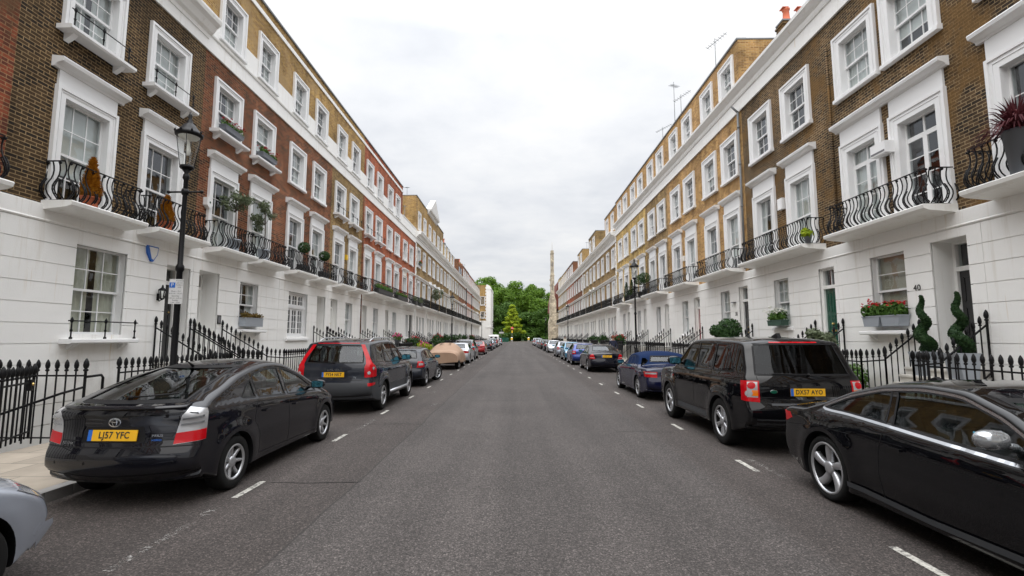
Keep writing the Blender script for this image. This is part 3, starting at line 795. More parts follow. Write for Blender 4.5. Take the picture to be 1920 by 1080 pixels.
class Body:
    def __init__(s, C): s.C = C; s.build()
    def Y(s, x, z):
        C = s.C; L, W = C['L'], C['W']
        zb = interp(C['belt'], x)
        pr, pf = C.get('taper', (.09, .13))
        xr, xf = 1.0, 1.15
        pl = 1 - pr * (max(0, xr - x) / xr) ** 2.2 - pf * (max(0, x - (L - xf)) / xf) ** 2.2
        zm = C.get('zmax', .62)
        if z < zb:
            f = 1 - .055 * (max(0, zm - z) / zm) ** 1.8 - .035 * (max(0, z - zm) / max(.1, zb - zm)) ** 2
            # crease under the shoulder
            f -= .006 * sstep(zb - .12, zb - .18, z)
        else: f = 1 - .041
        y = W * pl * f
        if z > zb: y -= (z - zb) * C.get('tumble', .42) + .018 * sstep(zb, zb + .04, z)
        for ax in C['axles']:
            d = math.hypot(x - ax, z - C['r'])
            y += C.get('flare', .018) * math.exp(-((d - C['r'] - .08) / .10) ** 2) if z < C['r'] + .55 else 0
        return y
    def build(s):
        C = s.C; n = 84; M = 26; T = 22
        top = resample(C['top'], n * 2)
        for _ in range(C.get('smooth', 3)):
            top = [top[0]] + [(top[i - 1] + top[i] * 2 + top[i + 1]) / 4 for i in range(1, len(top) - 1)] + [top[-1]]
        s.top = top
        top = resample(top, n)
        zb = C['zbot']; x0, x1 = top[0].x + .03, top[-1].x - .03
        bot = []
        for i, p in enumerate(top):
            g = .5 * i / (n - 1) + .5 * (p.x - top[0].x) / (top[-1].x - top[0].x) if top[-1].x != top[0].x else i / (n - 1)
            bx = x0 + (x1 - x0) * max(0, min(1, g))
            up = .10 * sstep(.55, .0, bx) + .06 * sstep(C['L'] - .6, C['L'], bx)
            bot.append(Vector((bx, zb + up)))
        bot[0] = Vector((top[0].x + .01, min(bot[0].y, top[0].y - .02))); bot[-1] = Vector((top[-1].x - .01, min(bot[-1].y, top[-1].y - .02)))
        G = [[bot[i].lerp(top[i], j / M) for j in range(M + 1)] for i in range(n)]
        ring = [(0, j) for j in range(M + 1)] + [(i, M) for i in range(1, n)] + [(n - 1, j) for j in range(M - 1, -1, -1)] + [(i, 0) for i in range(n - 2, 0, -1)]
        K = len(ring); nrm = []
        P = [G[i][j] for i, j in ring]
        for k in range(K):
            t = P[(k + 2) % K] - P[(k - 2) % K]
            q = Vector((-t.y, t.x)); nrm.append(q.normalized() if q.length > 1e-9 else Vector((0, 1)))
        for _ in range(4): nrm = [((nrm[k - 1] + nrm[k] * 2 + nrm[(k + 1) % K])).normalized() for k in range(K)]
        # crown amounts
        rr = C.get('round', .055); edge = []; info = []
        for k in range(K):
            p, q = P[k], nrm[k]
            lower = q.y < -.5
            zt = sstep(interp(C['belt'], p.x) + .02, interp(C['belt'], p.x) + .25, p.y)
            ct = C.get('crown', .045) * (1 - zt) + C.get('roofcrown', .075) * zt
            ce = C.get('nose', .16) if p.x > C['L'] / 2 else C.get('tail', .10)
            ce = ce * (1 - zt) + .06 * zt
            c = ct * abs(q.y) * (0.2 if q.y < 0 else 1) + ce * abs(q.x)
            r = rr * (.4 if q.y < -.93 else 1)
            info.append((c, r)); edge.append(p - q * (c + r))
        P0x, P1x = min(p.x for p in P), max(p.x for p in P)
        for k in range(K):
            p, q = P[k], nrm[k]
            if q.y < .1:
                lowk = min(1, (.1 - q.y) / .6); rear_ = p.x < C['L'] / 2
                de = p.x - P0x if rear_ else P1x - p.x
                ce_ = (C.get('tail', .10) if rear_ else C.get('nose', .16)) + info[k][1]
                ax_ = ce_ * lowk * sstep(.75, .0, de) * (1 - abs(q.x)); edge[k] = Vector((edge[k].x + (ax_ if rear_ else -ax_), edge[k].y))
        # side grid positions
        S = [[None] * (M + 1) for _ in range(n)]
        for k, (i, j) in enumerate(ring): S[i][j] = edge[k]
        for i in range(1, n - 1):
            for j in range(1, M): S[i][j] = S[i][0].lerp(S[i][M], j / M)
        verts = []; faces = []
        yk = [s.Y(edge[k].x, edge[k].y) for k in range(K)]
        idx = {}
        ts = [math.sin(math.pi / 2 * t / T) for t in range(-T, T + 1)]
        ts = [max(-1, min(1, t)) for t in ts]
        for a, t in enumerate(ts):
            for k in range(K):
                p, q = P[k], nrm[k]; c, r = info[k]; y = yk[k] * abs(t)
                u = max(0, (y - (yk[k] - r)) / r); off = c * abs(t) ** 2.3 + r * (1 - math.sqrt(max(0, 1 - min(1, u) ** 2)))
                e = p - q * off
                if q.y < .1:   # keep the plan rounding down to the lower edge of the bumpers
                    lowk = min(1, (.1 - q.y) / .6)
                    de = p.x - P0x if p.x < C['L'] / 2 else P1x - p.x
                    ce_ = (C.get('tail', .10) if p.x < C['L'] / 2 else C.get('nose', .16)) + r
                    ax_ = ce_ * lowk * sstep(.75, .0, de) * abs(t) ** 2.3 * (1 - abs(q.x))
                    e = Vector((e.x + (ax_ if p.x < C['L'] / 2 else -ax_), e.y))
                idx[(a, k)] = len(verts); verts.append((e.x, y * (1 if t >= 0 else -1), e.y))
        A = len(ts)
        for a in range(A - 1):
            for k in range(K): faces.append((idx[(a, k)], idx[(a, (k + 1) % K)], idx[(a + 1, (k + 1) % K)], idx[(a + 1, k)]))
        for a, sg in ((0, -1), (A - 1, 1)):
            gi = {}
            for k, (i, j) in enumerate(ring): gi[(i, j)] = idx[(a, k)]
            for i in range(1, n - 1):
                for j in range(1, M):
                    e = S[i][j]; gi[(i, j)] = len(verts); verts.append((e.x, sg * s.Y(e.x, e.y), e.y))
            for i in range(n - 1):
                for j in range(M):
                    f = (gi[(i, j)], gi[(i + 1, j)], gi[(i + 1, j + 1)], gi[(i, j + 1)])
                    faces.append(f if sg < 0 else f[::-1])
        s.verts, s.faces = verts, faces
        et = sorted((edge[k].x, edge[k].y) for k, (i, j) in enumerate(ring) if j == M and edge[k].y > .7)
        s.et = et
        new = []
        for poly in C['side']:
            o = []
            for a, b in zip(poly, poly[1:] + poly[:1]):
                n2 = max(1, int(math.hypot(b[0] - a[0], b[1] - a[1]) / .08))
                for q in range(n2):
                    x, z = a[0] + (b[0] - a[0]) * q / n2, a[1] + (b[1] - a[1]) * q / n2
                    o.append((x, min(z, interp(et, x) - .012)))
            new.append(o)
        C['side'] = new
        s.bvh = BVHTree.FromPolygons([Vector(v) for v in verts], faces)
        me = bpy.data.meshes.new('body'); me.from_pydata(verts, [], faces)
        bm = bmesh.new(); bm.from_mesh(me); bmesh.ops.recalc_face_normals(bm, faces=bm.faces); bm.to_mesh(me); bm.free()
        s.me = me
    def topz(s, x):
        h = s.bvh.ray_cast(Vector((x, 0, 4)), Vector((0, 0, -1)))
        return h[0].z if h[0] else 0
    # projections: (u, z, view) -> point on the body and its normal
    def proj(s, u, z, view, side=1, off=0.0):
        C = s.C
        if view == 'side': o, d = Vector((u, side * 4, z)), Vector((0, -side, 0))
        elif view == 'rear': o, d = Vector((-3, u * side, z)), Vector((1, 0, 0))
        elif view == 'front': o, d = Vector((C['L'] + 3, u * side, z)), Vector((-1, 0, 0))
        elif view == 'top': o, d = Vector((u, z * side, 4)), Vector((0, 0, -1))
        else:
            kind, az = view; az = R(az); W = C['W']
            sx = 1 if kind == 'rc' else -1; rx = 0 if kind == 'rc' else C['L']
            e = Vector((sx * math.cos(az), side * math.sin(az), 0)); d = Vector((sx * math.sin(az), -side * math.cos(az), 0))
            o = Vector((rx, side * W, z)) + e * u - d * 3
        h = s.bvh.ray_cast(o, d)
        if h[0] is None:
            return None, None
        nn = h[1] if h[1].dot(d) < 0 else -h[1]
        return h[0] + nn * off, nn
    def panel(s, mb, poly, view, side=1, off=.004, m=0, step=.05, skirt=True, spl=0, smooth=True):
        if spl: poly = [tuple(p) for p in poly_spline(poly, spl, True)]
        # dense outline
        out = []
        for a, b in zip(poly, poly[1:] + poly[:1]):
            a, b = Vector(a[:2]), Vector(b[:2]); k = max(1, int((b - a).length / step))
            out += [a.lerp(b, i / k) for i in range(k)]
        xs = [p.x for p in out]; zs = [p.y for p in out]
        n0 = len(out); pts = list(out)
        def inside(p):
            c = False
            for i in range(n0):
                a, b = out[i], out[i - 1]
                if (a.y > p.y) != (b.y > p.y) and p.x < (b.x - a.x) * (p.y - a.y) / (b.y - a.y) + a.x: c = not c
            return c
        x = min(xs) + step / 2
        while x < max(xs):
            z = min(zs) + step / 2
            while z < max(zs):
                q = Vector((x, z))
                if inside(q) and min((q - o).length for o in out) > step * .45: pts.append(q)
                z += step
            x += step
        r = delaunay_2d_cdt(pts, [], [list(range(n0))], 1, 1e-6)
        V, F = r[0], r[2]
        P3 = []; last = None
        for v in V:
            p, nn = s.proj(v.x, v.y, view, side, off)
            P3.append((p, nn))
        ok = [p for p, _ in P3 if p is not None]
        if not ok: return
        vs = [(p if p is not None else ok[0]) for p, _ in P3]
        F = [f for f in F if all(P3[i][0] is not None for i in f)]
        # faces wound so that they look outwards
        F2 = []
        for f in F:
            a, b, c = (vs[f[0]], vs[f[1]], vs[f[2]]); nn = (b - a).cross(c - a)
            F2.append(tuple(f) if nn.dot(P3[f[0]][1]) > 0 else tuple(f)[::-1])
        mb.add(vs, F2, m, smooth)
        if skirt and off > 0:
            base = []
            for o in out:
                p, nn = s.proj(o.x, o.y, view, side, off); p2, _ = s.proj(o.x, o.y, view, side, -.004); base.append((p, p2))
            for a, b in zip(base, base[1:] + base[:1]):
                if a[0] is not None and b[0] is not None and a[1] is not None and b[1] is not None: mb.add([a[0], b[0], b[1], a[1]], [(0, 1, 2, 3)], m)
    def strip(s, mb, line, view, side=1, w=.008, off=.0015, m=0, closed=False, step=.04, spl=0):
        if spl: line = [tuple(p) for p in poly_spline(line, spl, closed)]
        L = [Vector(p[:2]) for p in line]
        if closed: L = L + [L[0]]
        D = []
        for a, b in zip(L, L[1:]):
            k = max(1, int((b - a).length / step)); D += [a.lerp(b, i / k) for i in range(k)]
        D.append(L[-1]); prev = None
        for i, p in enumerate(D):
            if closed: t = (D[(i + 1) % (len(D) - 1)] - D[(i - 1) % (len(D) - 1)])
            else: t = D[min(i + 1, len(D) - 1)] - D[max(i - 1, 0)]
            if t.length < 1e-9: continue
            q = Vector((-t.y, t.x)).normalized() * w / 2
            a, _ = s.proj(p.x + q.x, p.y + q.y, view, side, off); b, _ = s.proj(p.x - q.x, p.y - q.y, view, side, off)
            if a is None or b is None: prev = None; continue
            if prev: mb.add([prev[0], prev[1], b, a], [(0, 1, 2, 3)], m, True)
            prev = (a, b)

def bool_diff(me, cutters):
    """me minus closed cutter MBs (each its own material kept)"""
    o = bpy.data.objects.new('b', me); COL.objects.link(o)
    for mb, mats in cutters:
        c = bpy.data.objects.new('c', mb.mesh('c', mats)); COL.objects.link(c)
        md = o.modifiers.new('x', 'BOOLEAN'); md.operation = 'DIFFERENCE'; md.object = c; md.solver = 'EXACT'; md.material_mode = 'TRANSFER'
        n0 = len(o.data.vertices); old = o.data
        for attempt in range(6):
            dg = bpy.context.evaluated_depsgraph_get(); dg.update()
            nm = bpy.data.meshes.new_from_object(o.evaluated_get(dg))
            x1_ = max((v.co.x for v in nm.vertices), default=0); x0_ = max((v.co.x for v in old.vertices))
            z1_ = max((v.co.z for v in nm.vertices), default=0); z0_ = max((v.co.z for v in old.vertices))
            if len(nm.vertices) > n0 * .45 and abs(x1_ - x0_) < .02 and abs(z1_ - z0_) < .02: break
            print('boolean retry', attempt, n0, len(nm.vertices))
            c.location = (.0031 * (attempt + 1), 0, -.0023 * (attempt + 1)); nm = None
        o.modifiers.clear()
        if nm: o.data = nm
        cm = c.data; bpy.data.objects.remove(c); bpy.data.meshes.remove(cm)
    me2 = o.data; bpy.data.objects.remove(o); return me2

def wheel_meshes(r, rr, w, style):
    """faces outward along +y"""
    def ty():
        mb = MB(); a = w / 2
        mb.lathe([(rr - .01, a - .02), (rr + .004, a - .004), (rr + .02, a), (r - .03, a + .004), (r - .012, a - .008), (r - .002, a - .03), (r, 0), (r - .002, -a + .03), (r - .02, -a), (rr, -a)], 40, (0, 0, 0), 'y', cap=False)
        return mb.mesh('tyre', ['tyre_rubber'])
    def ri():
        mb = MB(); a = w / 2
        mb.lathe([(rr + .003, a - .006), (rr - .006, a + .001), (rr - .018, a - .002), (rr - .026, a - .02)], 40, (0, 0, 0), 'y', cap=False); mb.lathe([(rr - .0255, a - .018), (rr - .03, -a + .02)], 40, (0, 0, 0), 'y', 1, cap=False)
        mb.lathe([(0, -.03), (rr - .03, -.03), (rr - .03, -.04)], 24, (0, 0, 0), 'y', 1)
        mb.lathe([(rr * .62, -.02), (rr * .62, -.012), (.0, -.012)], 24, (0, 0, 0), 'y', 2)
        n, tw, w0, w1, dish = style[:5]
        for k in range(n):
            offs = (-tw, tw) if tw else (0,)
            for of in offs:
                a0 = 2 * math.pi * k / n + math.pi / 2; a1 = a0 + of
                vs = []
                steps = 6
                for i in range(steps + 1):
                    t = i / steps; rad = .04 + (rr - .055) * t; ang = a0 + (a1 - a0) * t ** .8 if tw else a0
                    if len(style) > 5: ang = a0 + style[5] * t * t
                    hw = (w0 + (w1 - w0) * t) / 2; yy = a - .022 - dish * math.cos(t * math.pi / 2) ; 
                    c = Vector((math.cos(ang), 0, math.sin(ang))) * rad; e = Vector((-math.sin(ang), 0, math.cos(ang)))
                    for q, dy in ((-1, -.05), (-.92, -.004), (-.45, .008), (.45, .008), (.92, -.004), (1, -.05)):
                        vs.append(c + e * hw * q + Vector((0, yy + dy, 0)))
                mb.add(vs, [(i * 6 + j, i * 6 + j + 1, (i + 1) * 6 + j + 1, (i + 1) * 6 + j) for i in range(steps) for j in range(5)], 0, True)
        mb.lathe([(.075, a - .07), (.07, a - .022 - dish + .012), (.045, a - .015 - dish + .012), (.03, a - .014 - dish + .014), (0, a - .014 - dish + .014)], 20, (0, 0, 0), 'y')
        for k in range(5):
            an = 2 * math.pi * (k + .5) / 5; mb.lathe([(.009, 0), (.009, .006), (0, .006)], 6, (.052 * math.cos(an), a - .02 - dish, .052 * math.sin(an)), 'y', 1)
        return mb.mesh('rim', ['alloy', 'alloy_dark', 'cladding_grey'])
    return ty(), ri()

CARS = {}
CARS['liftback'] = dict(L=4.45, W=.8625, r=.312, rr=.205, tw=.2, axles=(.86, 3.56), zbot=.20, zmax=.6, tumble=.46, flare=.02, nose=.26, tail=.16, crown=.04, roofcrown=.07, taper=(.07, .15),
    top=[(.10, .30), (.0, .36), (-.005, .60), (.03, .66), (.05, .70), (.075, .92), (.055, 1.045), (.09, 1.075), (.2, 1.1), (.6, 1.235), (1.1, 1.385), (1.5, 1.455), (1.85, 1.487), (2.2, 1.487), (2.5, 1.45), (2.9, 1.31), (3.35, 1.09), (3.6, .985), (3.9, .90), (4.2, .78), (4.38, .66), (4.44, .5), (4.43, .34), (4.36, .24)],
    belt=[(0, 1.0), (.8, 1.0), (1.4, .985), (2.4, .93), (3.3, .88), (4.45, .78)],
    side=[[(1.03, 1.045), (1.33, 1.02), (1.36, 1.24), (1.22, 1.18)], [(1.40, 1.015), (2.14, .965), (2.20, 1.395), (1.92, 1.395), (1.62, 1.355), (1.42, 1.27)], [(2.23, .96), (3.18, .91), (3.22, .93), (2.9, 1.13), (2.58, 1.315), (2.42, 1.375), (2.29, 1.392)]],
    rear=[(-.56, 1.10), (.56, 1.10), (.52, 1.30), (.46, 1.415), (-.46, 1.415), (-.52, 1.30)], front=[(-.66, 1.0), (.66, 1.0), (.58, 1.25), (.51, 1.40), (-.51, 1.40), (-.58, 1.25)],
    seams=[[(1.38, .30), (1.38, .55), (1.25, .74), (1.33, 1.0)], [(2.2, .27), (2.19, .95)], [(3.2, .28), (3.17, .6), (3.22, .92)], [(1.38, .30), (3.2, .28)]],
    handles=[(1.55, .83), (2.42, .80)], style=(7, 0, .055, .038, .02), mirror=(3.0, .98), fuel=None)
CARS['suv_tall'] = dict(L=4.80, W=.95, r=.36, rr=.235, tw=.235, axles=(1.02, 3.88), zbot=.27, zmax=.75, tumble=.27, flare=.045, nose=.2, tail=.09, crown=.05, roofcrown=.06, round=.06,
    top=[(.12, .40), (.02, .44), (.0, .72), (.05, .78), (.06, 1.14), (.12, 1.24), (.34, 1.64), (.33, 1.70), (.55, 1.725), (1.2, 1.765), (2.1, 1.775), (2.55, 1.75), (2.9, 1.62), (3.4, 1.33), (3.65, 1.2), (4.2, 1.12), (4.55, 1.02), (4.74, .86), (4.79, .6), (4.78, .42), (4.7, .30)],
    belt=[(0, 1.16), (.7, 1.14), (1.2, 1.10), (3.5, 1.05), (4.8, .95)],
    side=[[(.58, 1.24), (1.30, 1.18), (1.32, 1.62), (.98, 1.62), (.82, 1.60)], [(1.36, 1.175), (2.18, 1.14), (2.18, 1.64), (1.40, 1.63)], [(2.24, 1.14), (3.3, 1.12), (3.32, 1.15), (2.98, 1.40), (2.66, 1.62), (2.28, 1.64)]],
    rear=[(-.66, 1.20), (.66, 1.20), (.60, 1.60), (-.60, 1.60)], front=[(-.76, 1.22), (.76, 1.22), (.66, 1.62), (-.66, 1.62)],
    seams=[[(1.4, .42), (1.42, .6), (1.33, .9), (1.34, 1.14)], [(2.21, .38), (2.21, 1.12)], [(3.3, .4), (3.33, 1.1)], [(1.4, .42), (3.3, .40)]],
    handles=[(1.55, .98), (2.42, .96)], style=(5, .16, .05, .04, .015), mirror=(3.05, 1.17), lower=.60, archblack=True)
CARS['suv_box'] = dict(L=4.79, W=.965, r=.385, rr=.255, tw=.25, axles=(1.0, 3.75), zbot=.30, zmax=.8, tumble=.24, flare=.025, nose=.16, tail=.08, crown=.035, roofcrown=.05, round=.05,
    top=[(.12, .42), (.0, .46), (-.01, .74), (.05, .79), (.055, 1.13), (.10, 1.20), (.36, 1.70), (.38, 1.765), (.6, 1.785), (1.4, 1.81), (2.2, 1.81), (2.6, 1.785), (2.85, 1.70), (3.3, 1.35), (3.5, 1.20), (4.1, 1.15), (4.55, 1.10), (4.7, 1.0), (4.77, .75), (4.77, .5), (4.7, .36)],
    belt=[(0, 1.17), (4.0, 1.16), (4.79, 1.06)],
    side=[[(.56, 1.24), (1.36, 1.22), (1.36, 1.68), (.92, 1.68)], [(1.42, 1.22), (2.16, 1.21), (2.16, 1.69), (1.42, 1.69)], [(2.24, 1.21), (3.22, 1.19), (3.22, 1.22), (2.84, 1.60), (2.72, 1.67), (2.24, 1.69)]],
    rear=[(-.72, 1.22), (.72, 1.22), (.63, 1.69), (-.63, 1.69)], front=[(-.78, 1.22), (.78, 1.22), (.68, 1.66), (-.68, 1.66)],
    seams=[[(1.38, .5), (1.52, .75), (1.38, .98), (1.38, 1.2)], [(2.2, .45), (2.2, 1.2)], [(3.28, .45), (3.28, 1.18)], [(1.42, .5), (3.28, .46)]],
    handles=[(1.55, 1.02), (2.42, 1.02)], style=(6, .12, .055, .04, .01), mirror=(3.0, 1.26), sidepost=True)
CARS['coupe'] = dict(L=4.63, W=.927, r=.35, rr=.275, tw=.255, axles=(1.02, 3.77), zbot=.19, zmax=.62, tumble=.50, flare=.022, nose=.24, tail=.14, crown=.04, roofcrown=.05, round=.045, taper=(.08, .14),
    top=[(.10, .28), (.0, .34), (-.005, .60), (.02, .66), (.045, .90), (.02, .955), (.08, .975), (.4, .99), (.62, 1.02), (.9, 1.12), (1.25, 1.27), (1.65, 1.375), (2.1, 1.415), (2.55, 1.405), (2.95, 1.29), (3.3, 1.12), (3.58, .975), (3.85, .91), (4.2, .83), (4.48, .71), (4.6, .55), (4.62, .36), (4.55, .22)],
    belt=[(0, .93), (.9, .955), (2, .93), (3.3, .88), (4.6, .74)],
    side=[[(1.0, 1.015), (1.88, .985), (1.80, 1.31), (1.56, 1.27), (1.28, 1.18)], [(1.97, .98), (3.38, .92), (3.42, .935), (3.1, 1.10), (2.78, 1.25), (2.45, 1.325), (2.1, 1.335), (1.87, 1.322)]],
    rear=[(-.58, 1.06), (.58, 1.06), (.48, 1.29), (-.48, 1.29)], front=[(-.68, .99), (.68, .99), (.56, 1.31), (-.56, 1.31)],
    seams=[[(1.9, .25), (1.84, .5), (1.86, .75), (1.92, .97)], [(3.2, .25), (3.25, .92)], [(1.86, .25), (3.2, .25)], [(.3, .72), (.95, .80), (1.7, .80), (3.3, .74), (4.2, .62)]],
    handles=[(2.06, .79)], style=(5, 0, .065, .10, .02, .22), mirror=(3.02, 1.02))
CARS['hatchback'] = dict(L=4.20, W=.875, r=.312, rr=.205, tw=.2, axles=(.74, 3.25), zbot=.20, zmax=.6, tumble=.42, flare=.02, nose=.32, tail=.12, crown=.045, roofcrown=.07, taper=(.09, .2),
    top=[(.09, .30), (.0, .36), (-.005, .60), (.045, .66), (.05, .92), (.12, 1.0), (.34, 1.28), (.42, 1.35), (.7, 1.40), (1.2, 1.435), (1.7, 1.44), (2.1, 1.41), (2.45, 1.27), (2.85, 1.06), (3.05, .97), (3.5, .89), (3.9, .78), (4.12, .64), (4.19, .48), (4.18, .34), (4.1, .24)],
    belt=[(0, .98), (1.0, .95), (3.0, .89), (4.2, .76)],
    side=[[(.52, 1.04), (1.0, 1.0), (1.03, 1.31), (.72, 1.29)], [(1.08, .99), (1.80, .96), (1.80, 1.35), (1.10, 1.33)], [(1.86, .955), (2.74, .92), (2.5, 1.10), (2.2, 1.29), (1.90, 1.35)]],
    rear=[(-.58, 1.04), (.58, 1.04), (.50, 1.32), (-.50, 1.32)], front=[(-.66, 1.0), (.66, 1.0), (.54, 1.32), (-.54, 1.32)],
    seams=[[(1.1, .3), (1.12, .5), (1.03, .7), (1.04, .95)], [(1.83, .28), (1.83, .93)], [(2.8, .28), (2.8, .88)], [(1.1, .3), (2.8, .28)]],
    handles=[(1.2, .84), (2.0, .82)], style=(7, 0, .05, .05, .02), mirror=(2.55, .97))
CARS['saloon'] = dict(L=4.53, W=.87, r=.315, rr=.21, tw=.205, axles=(1.0, 3.72), zbot=.20, zmax=.6, tumble=.44, flare=.016, nose=.24, tail=.13, crown=.05, roofcrown=.075,
    top=[(.09, .30), (.0, .36), (-.005, .60), (.035, .66), (.05, .90), (.08, .985), (.3, 1.01), (.72, 1.04), (1.0, 1.17), (1.35, 1.33), (1.65, 1.40), (2.1, 1.425), (2.45, 1.40), (2.8, 1.26), (3.25, 1.04), (3.5, .96), (4.0, .89), (4.35, .78), (4.48, .62), (4.52, .45), (4.5, .3), (4.44, .22)],
    belt=[(0, .96), (1.4, .95), (3.3, .90), (4.53, .78)],
    side=[[(1.08, 1.0), (1.36, 1.0), (1.38, 1.24), (1.28, 1.21)], [(1.42, .99), (2.12, .96), (2.12, 1.33), (1.60, 1.30), (1.44, 1.26)], [(2.18, .955), (3.12, .92), (2.82, 1.12), (2.48, 1.31), (2.2, 1.33)]],
    rear=[(-.58, 1.08), (.58, 1.08), (.48, 1.335), (-.48, 1.335)], front=[(-.66, 1.0), (.66, 1.0), (.54, 1.33), (-.54, 1.33)],
    seams=[[(1.42, .3), (1.4, .7), (1.38, .95)], [(2.15, .28), (2.15, .94)], [(3.1, .28), (3.1, .9)], [(1.42, .3), (3.1, .28)]],
    handles=[(1.55, .84), (2.35, .82)], style=(7, 0, .045, .05, .02), mirror=(2.9, .98))
CARS['cabriolet'] = dict(L=4.49, W=.878, r=.32, rr=.225, tw=.22, axles=(1.05, 3.77), zbot=.18, zmax=.58, tumble=.40, flare=.016, nose=.2, tail=.12, crown=.05, roofcrown=.09,
    top=[(.09, .28), (.0, .34), (-.005, .58), (.035, .64), (.05, .86), (.07, .935), (.3, .955), (.95, .97), (1.02, 1.02), (1.22, 1.27), (1.4, 1.335), (1.8, 1.365), (2.2, 1.36), (2.5, 1.32), (2.85, 1.16), (3.15, 1.0), (3.35, .935), (3.9, .87), (4.3, .77), (4.45, .62), (4.48, .45), (4.47, .3), (4.4, .2)],
    belt=[(0, .9), (1.4, .92), (3.3, .87), (4.5, .76)],
    side=[[(1.55, .96), (2.1, .945), (2.08, 1.25), (1.8, 1.23)], [(2.14, .945), (3.05, .90), (2.76, 1.08), (2.45, 1.25), (2.14, 1.27)]],
    rear=[(-.45, 1.06), (.45, 1.06), (.40, 1.22), (-.40, 1.22)], front=[(-.64, .96), (.64, .96), (.54, 1.27), (-.54, 1.27)],
    seams=[[(1.75, .26), (1.7, .7), (1.8, .93)], [(3.1, .26), (3.1, .88)], [(1.75, .26), (3.1, .26)]],
    handles=[(2.0, .80)], style=(10, 0, .03, .03, .02), mirror=(2.85, .94), softtop=True)
CARS['people_carrier'] = dict(L=4.5, W=.89, r=.32, rr=.21, tw=.205, axles=(.78, 3.5), zbot=.22, zmax=.65, tumble=.30, flare=.02, nose=.2, tail=.08, crown=.05, roofcrown=.07,
    top=[(.09, .32), (.0, .38), (-.005, .64), (.045, .7), (.05, 1.0), (.1, 1.1), (.25, 1.48), (.32, 1.56), (.6, 1.60), (1.4, 1.63), (2.0, 1.60), (2.4, 1.48), (2.9, 1.22), (3.3, 1.05), (3.7, .97), (4.15, .85), (4.4, .7), (4.48, .52), (4.47, .36), (4.4, .25)],
    belt=[(0, 1.04), (1.0, 1.02), (3.0, .96), (4.5, .84)],
    side=[[(.46, 1.1), (1.1, 1.07), (1.12, 1.48), (.68, 1.48)], [(1.17, 1.07), (1.95, 1.04), (1.95, 1.51), (1.19, 1.5)], [(2.0, 1.03), (3.0, .99), (2.75, 1.18), (2.3, 1.44), (2.02, 1.5)]],
    rear=[(-.62, 1.12), (.62, 1.12), (.56, 1.5), (-.56, 1.5)], front=[(-.7, 1.08), (.7, 1.08), (.58, 1.48), (-.58, 1.48)],
    seams=[[(1.15, .32), (1.15, 1.04)], [(1.98, .3), (1.98, 1.02)], [(2.95, .3), (2.95, .98)]],
    handles=[(1.3, .92), (2.15, .9)], style=(7, 0, .05, .05, .02), mirror=(2.75, 1.05))

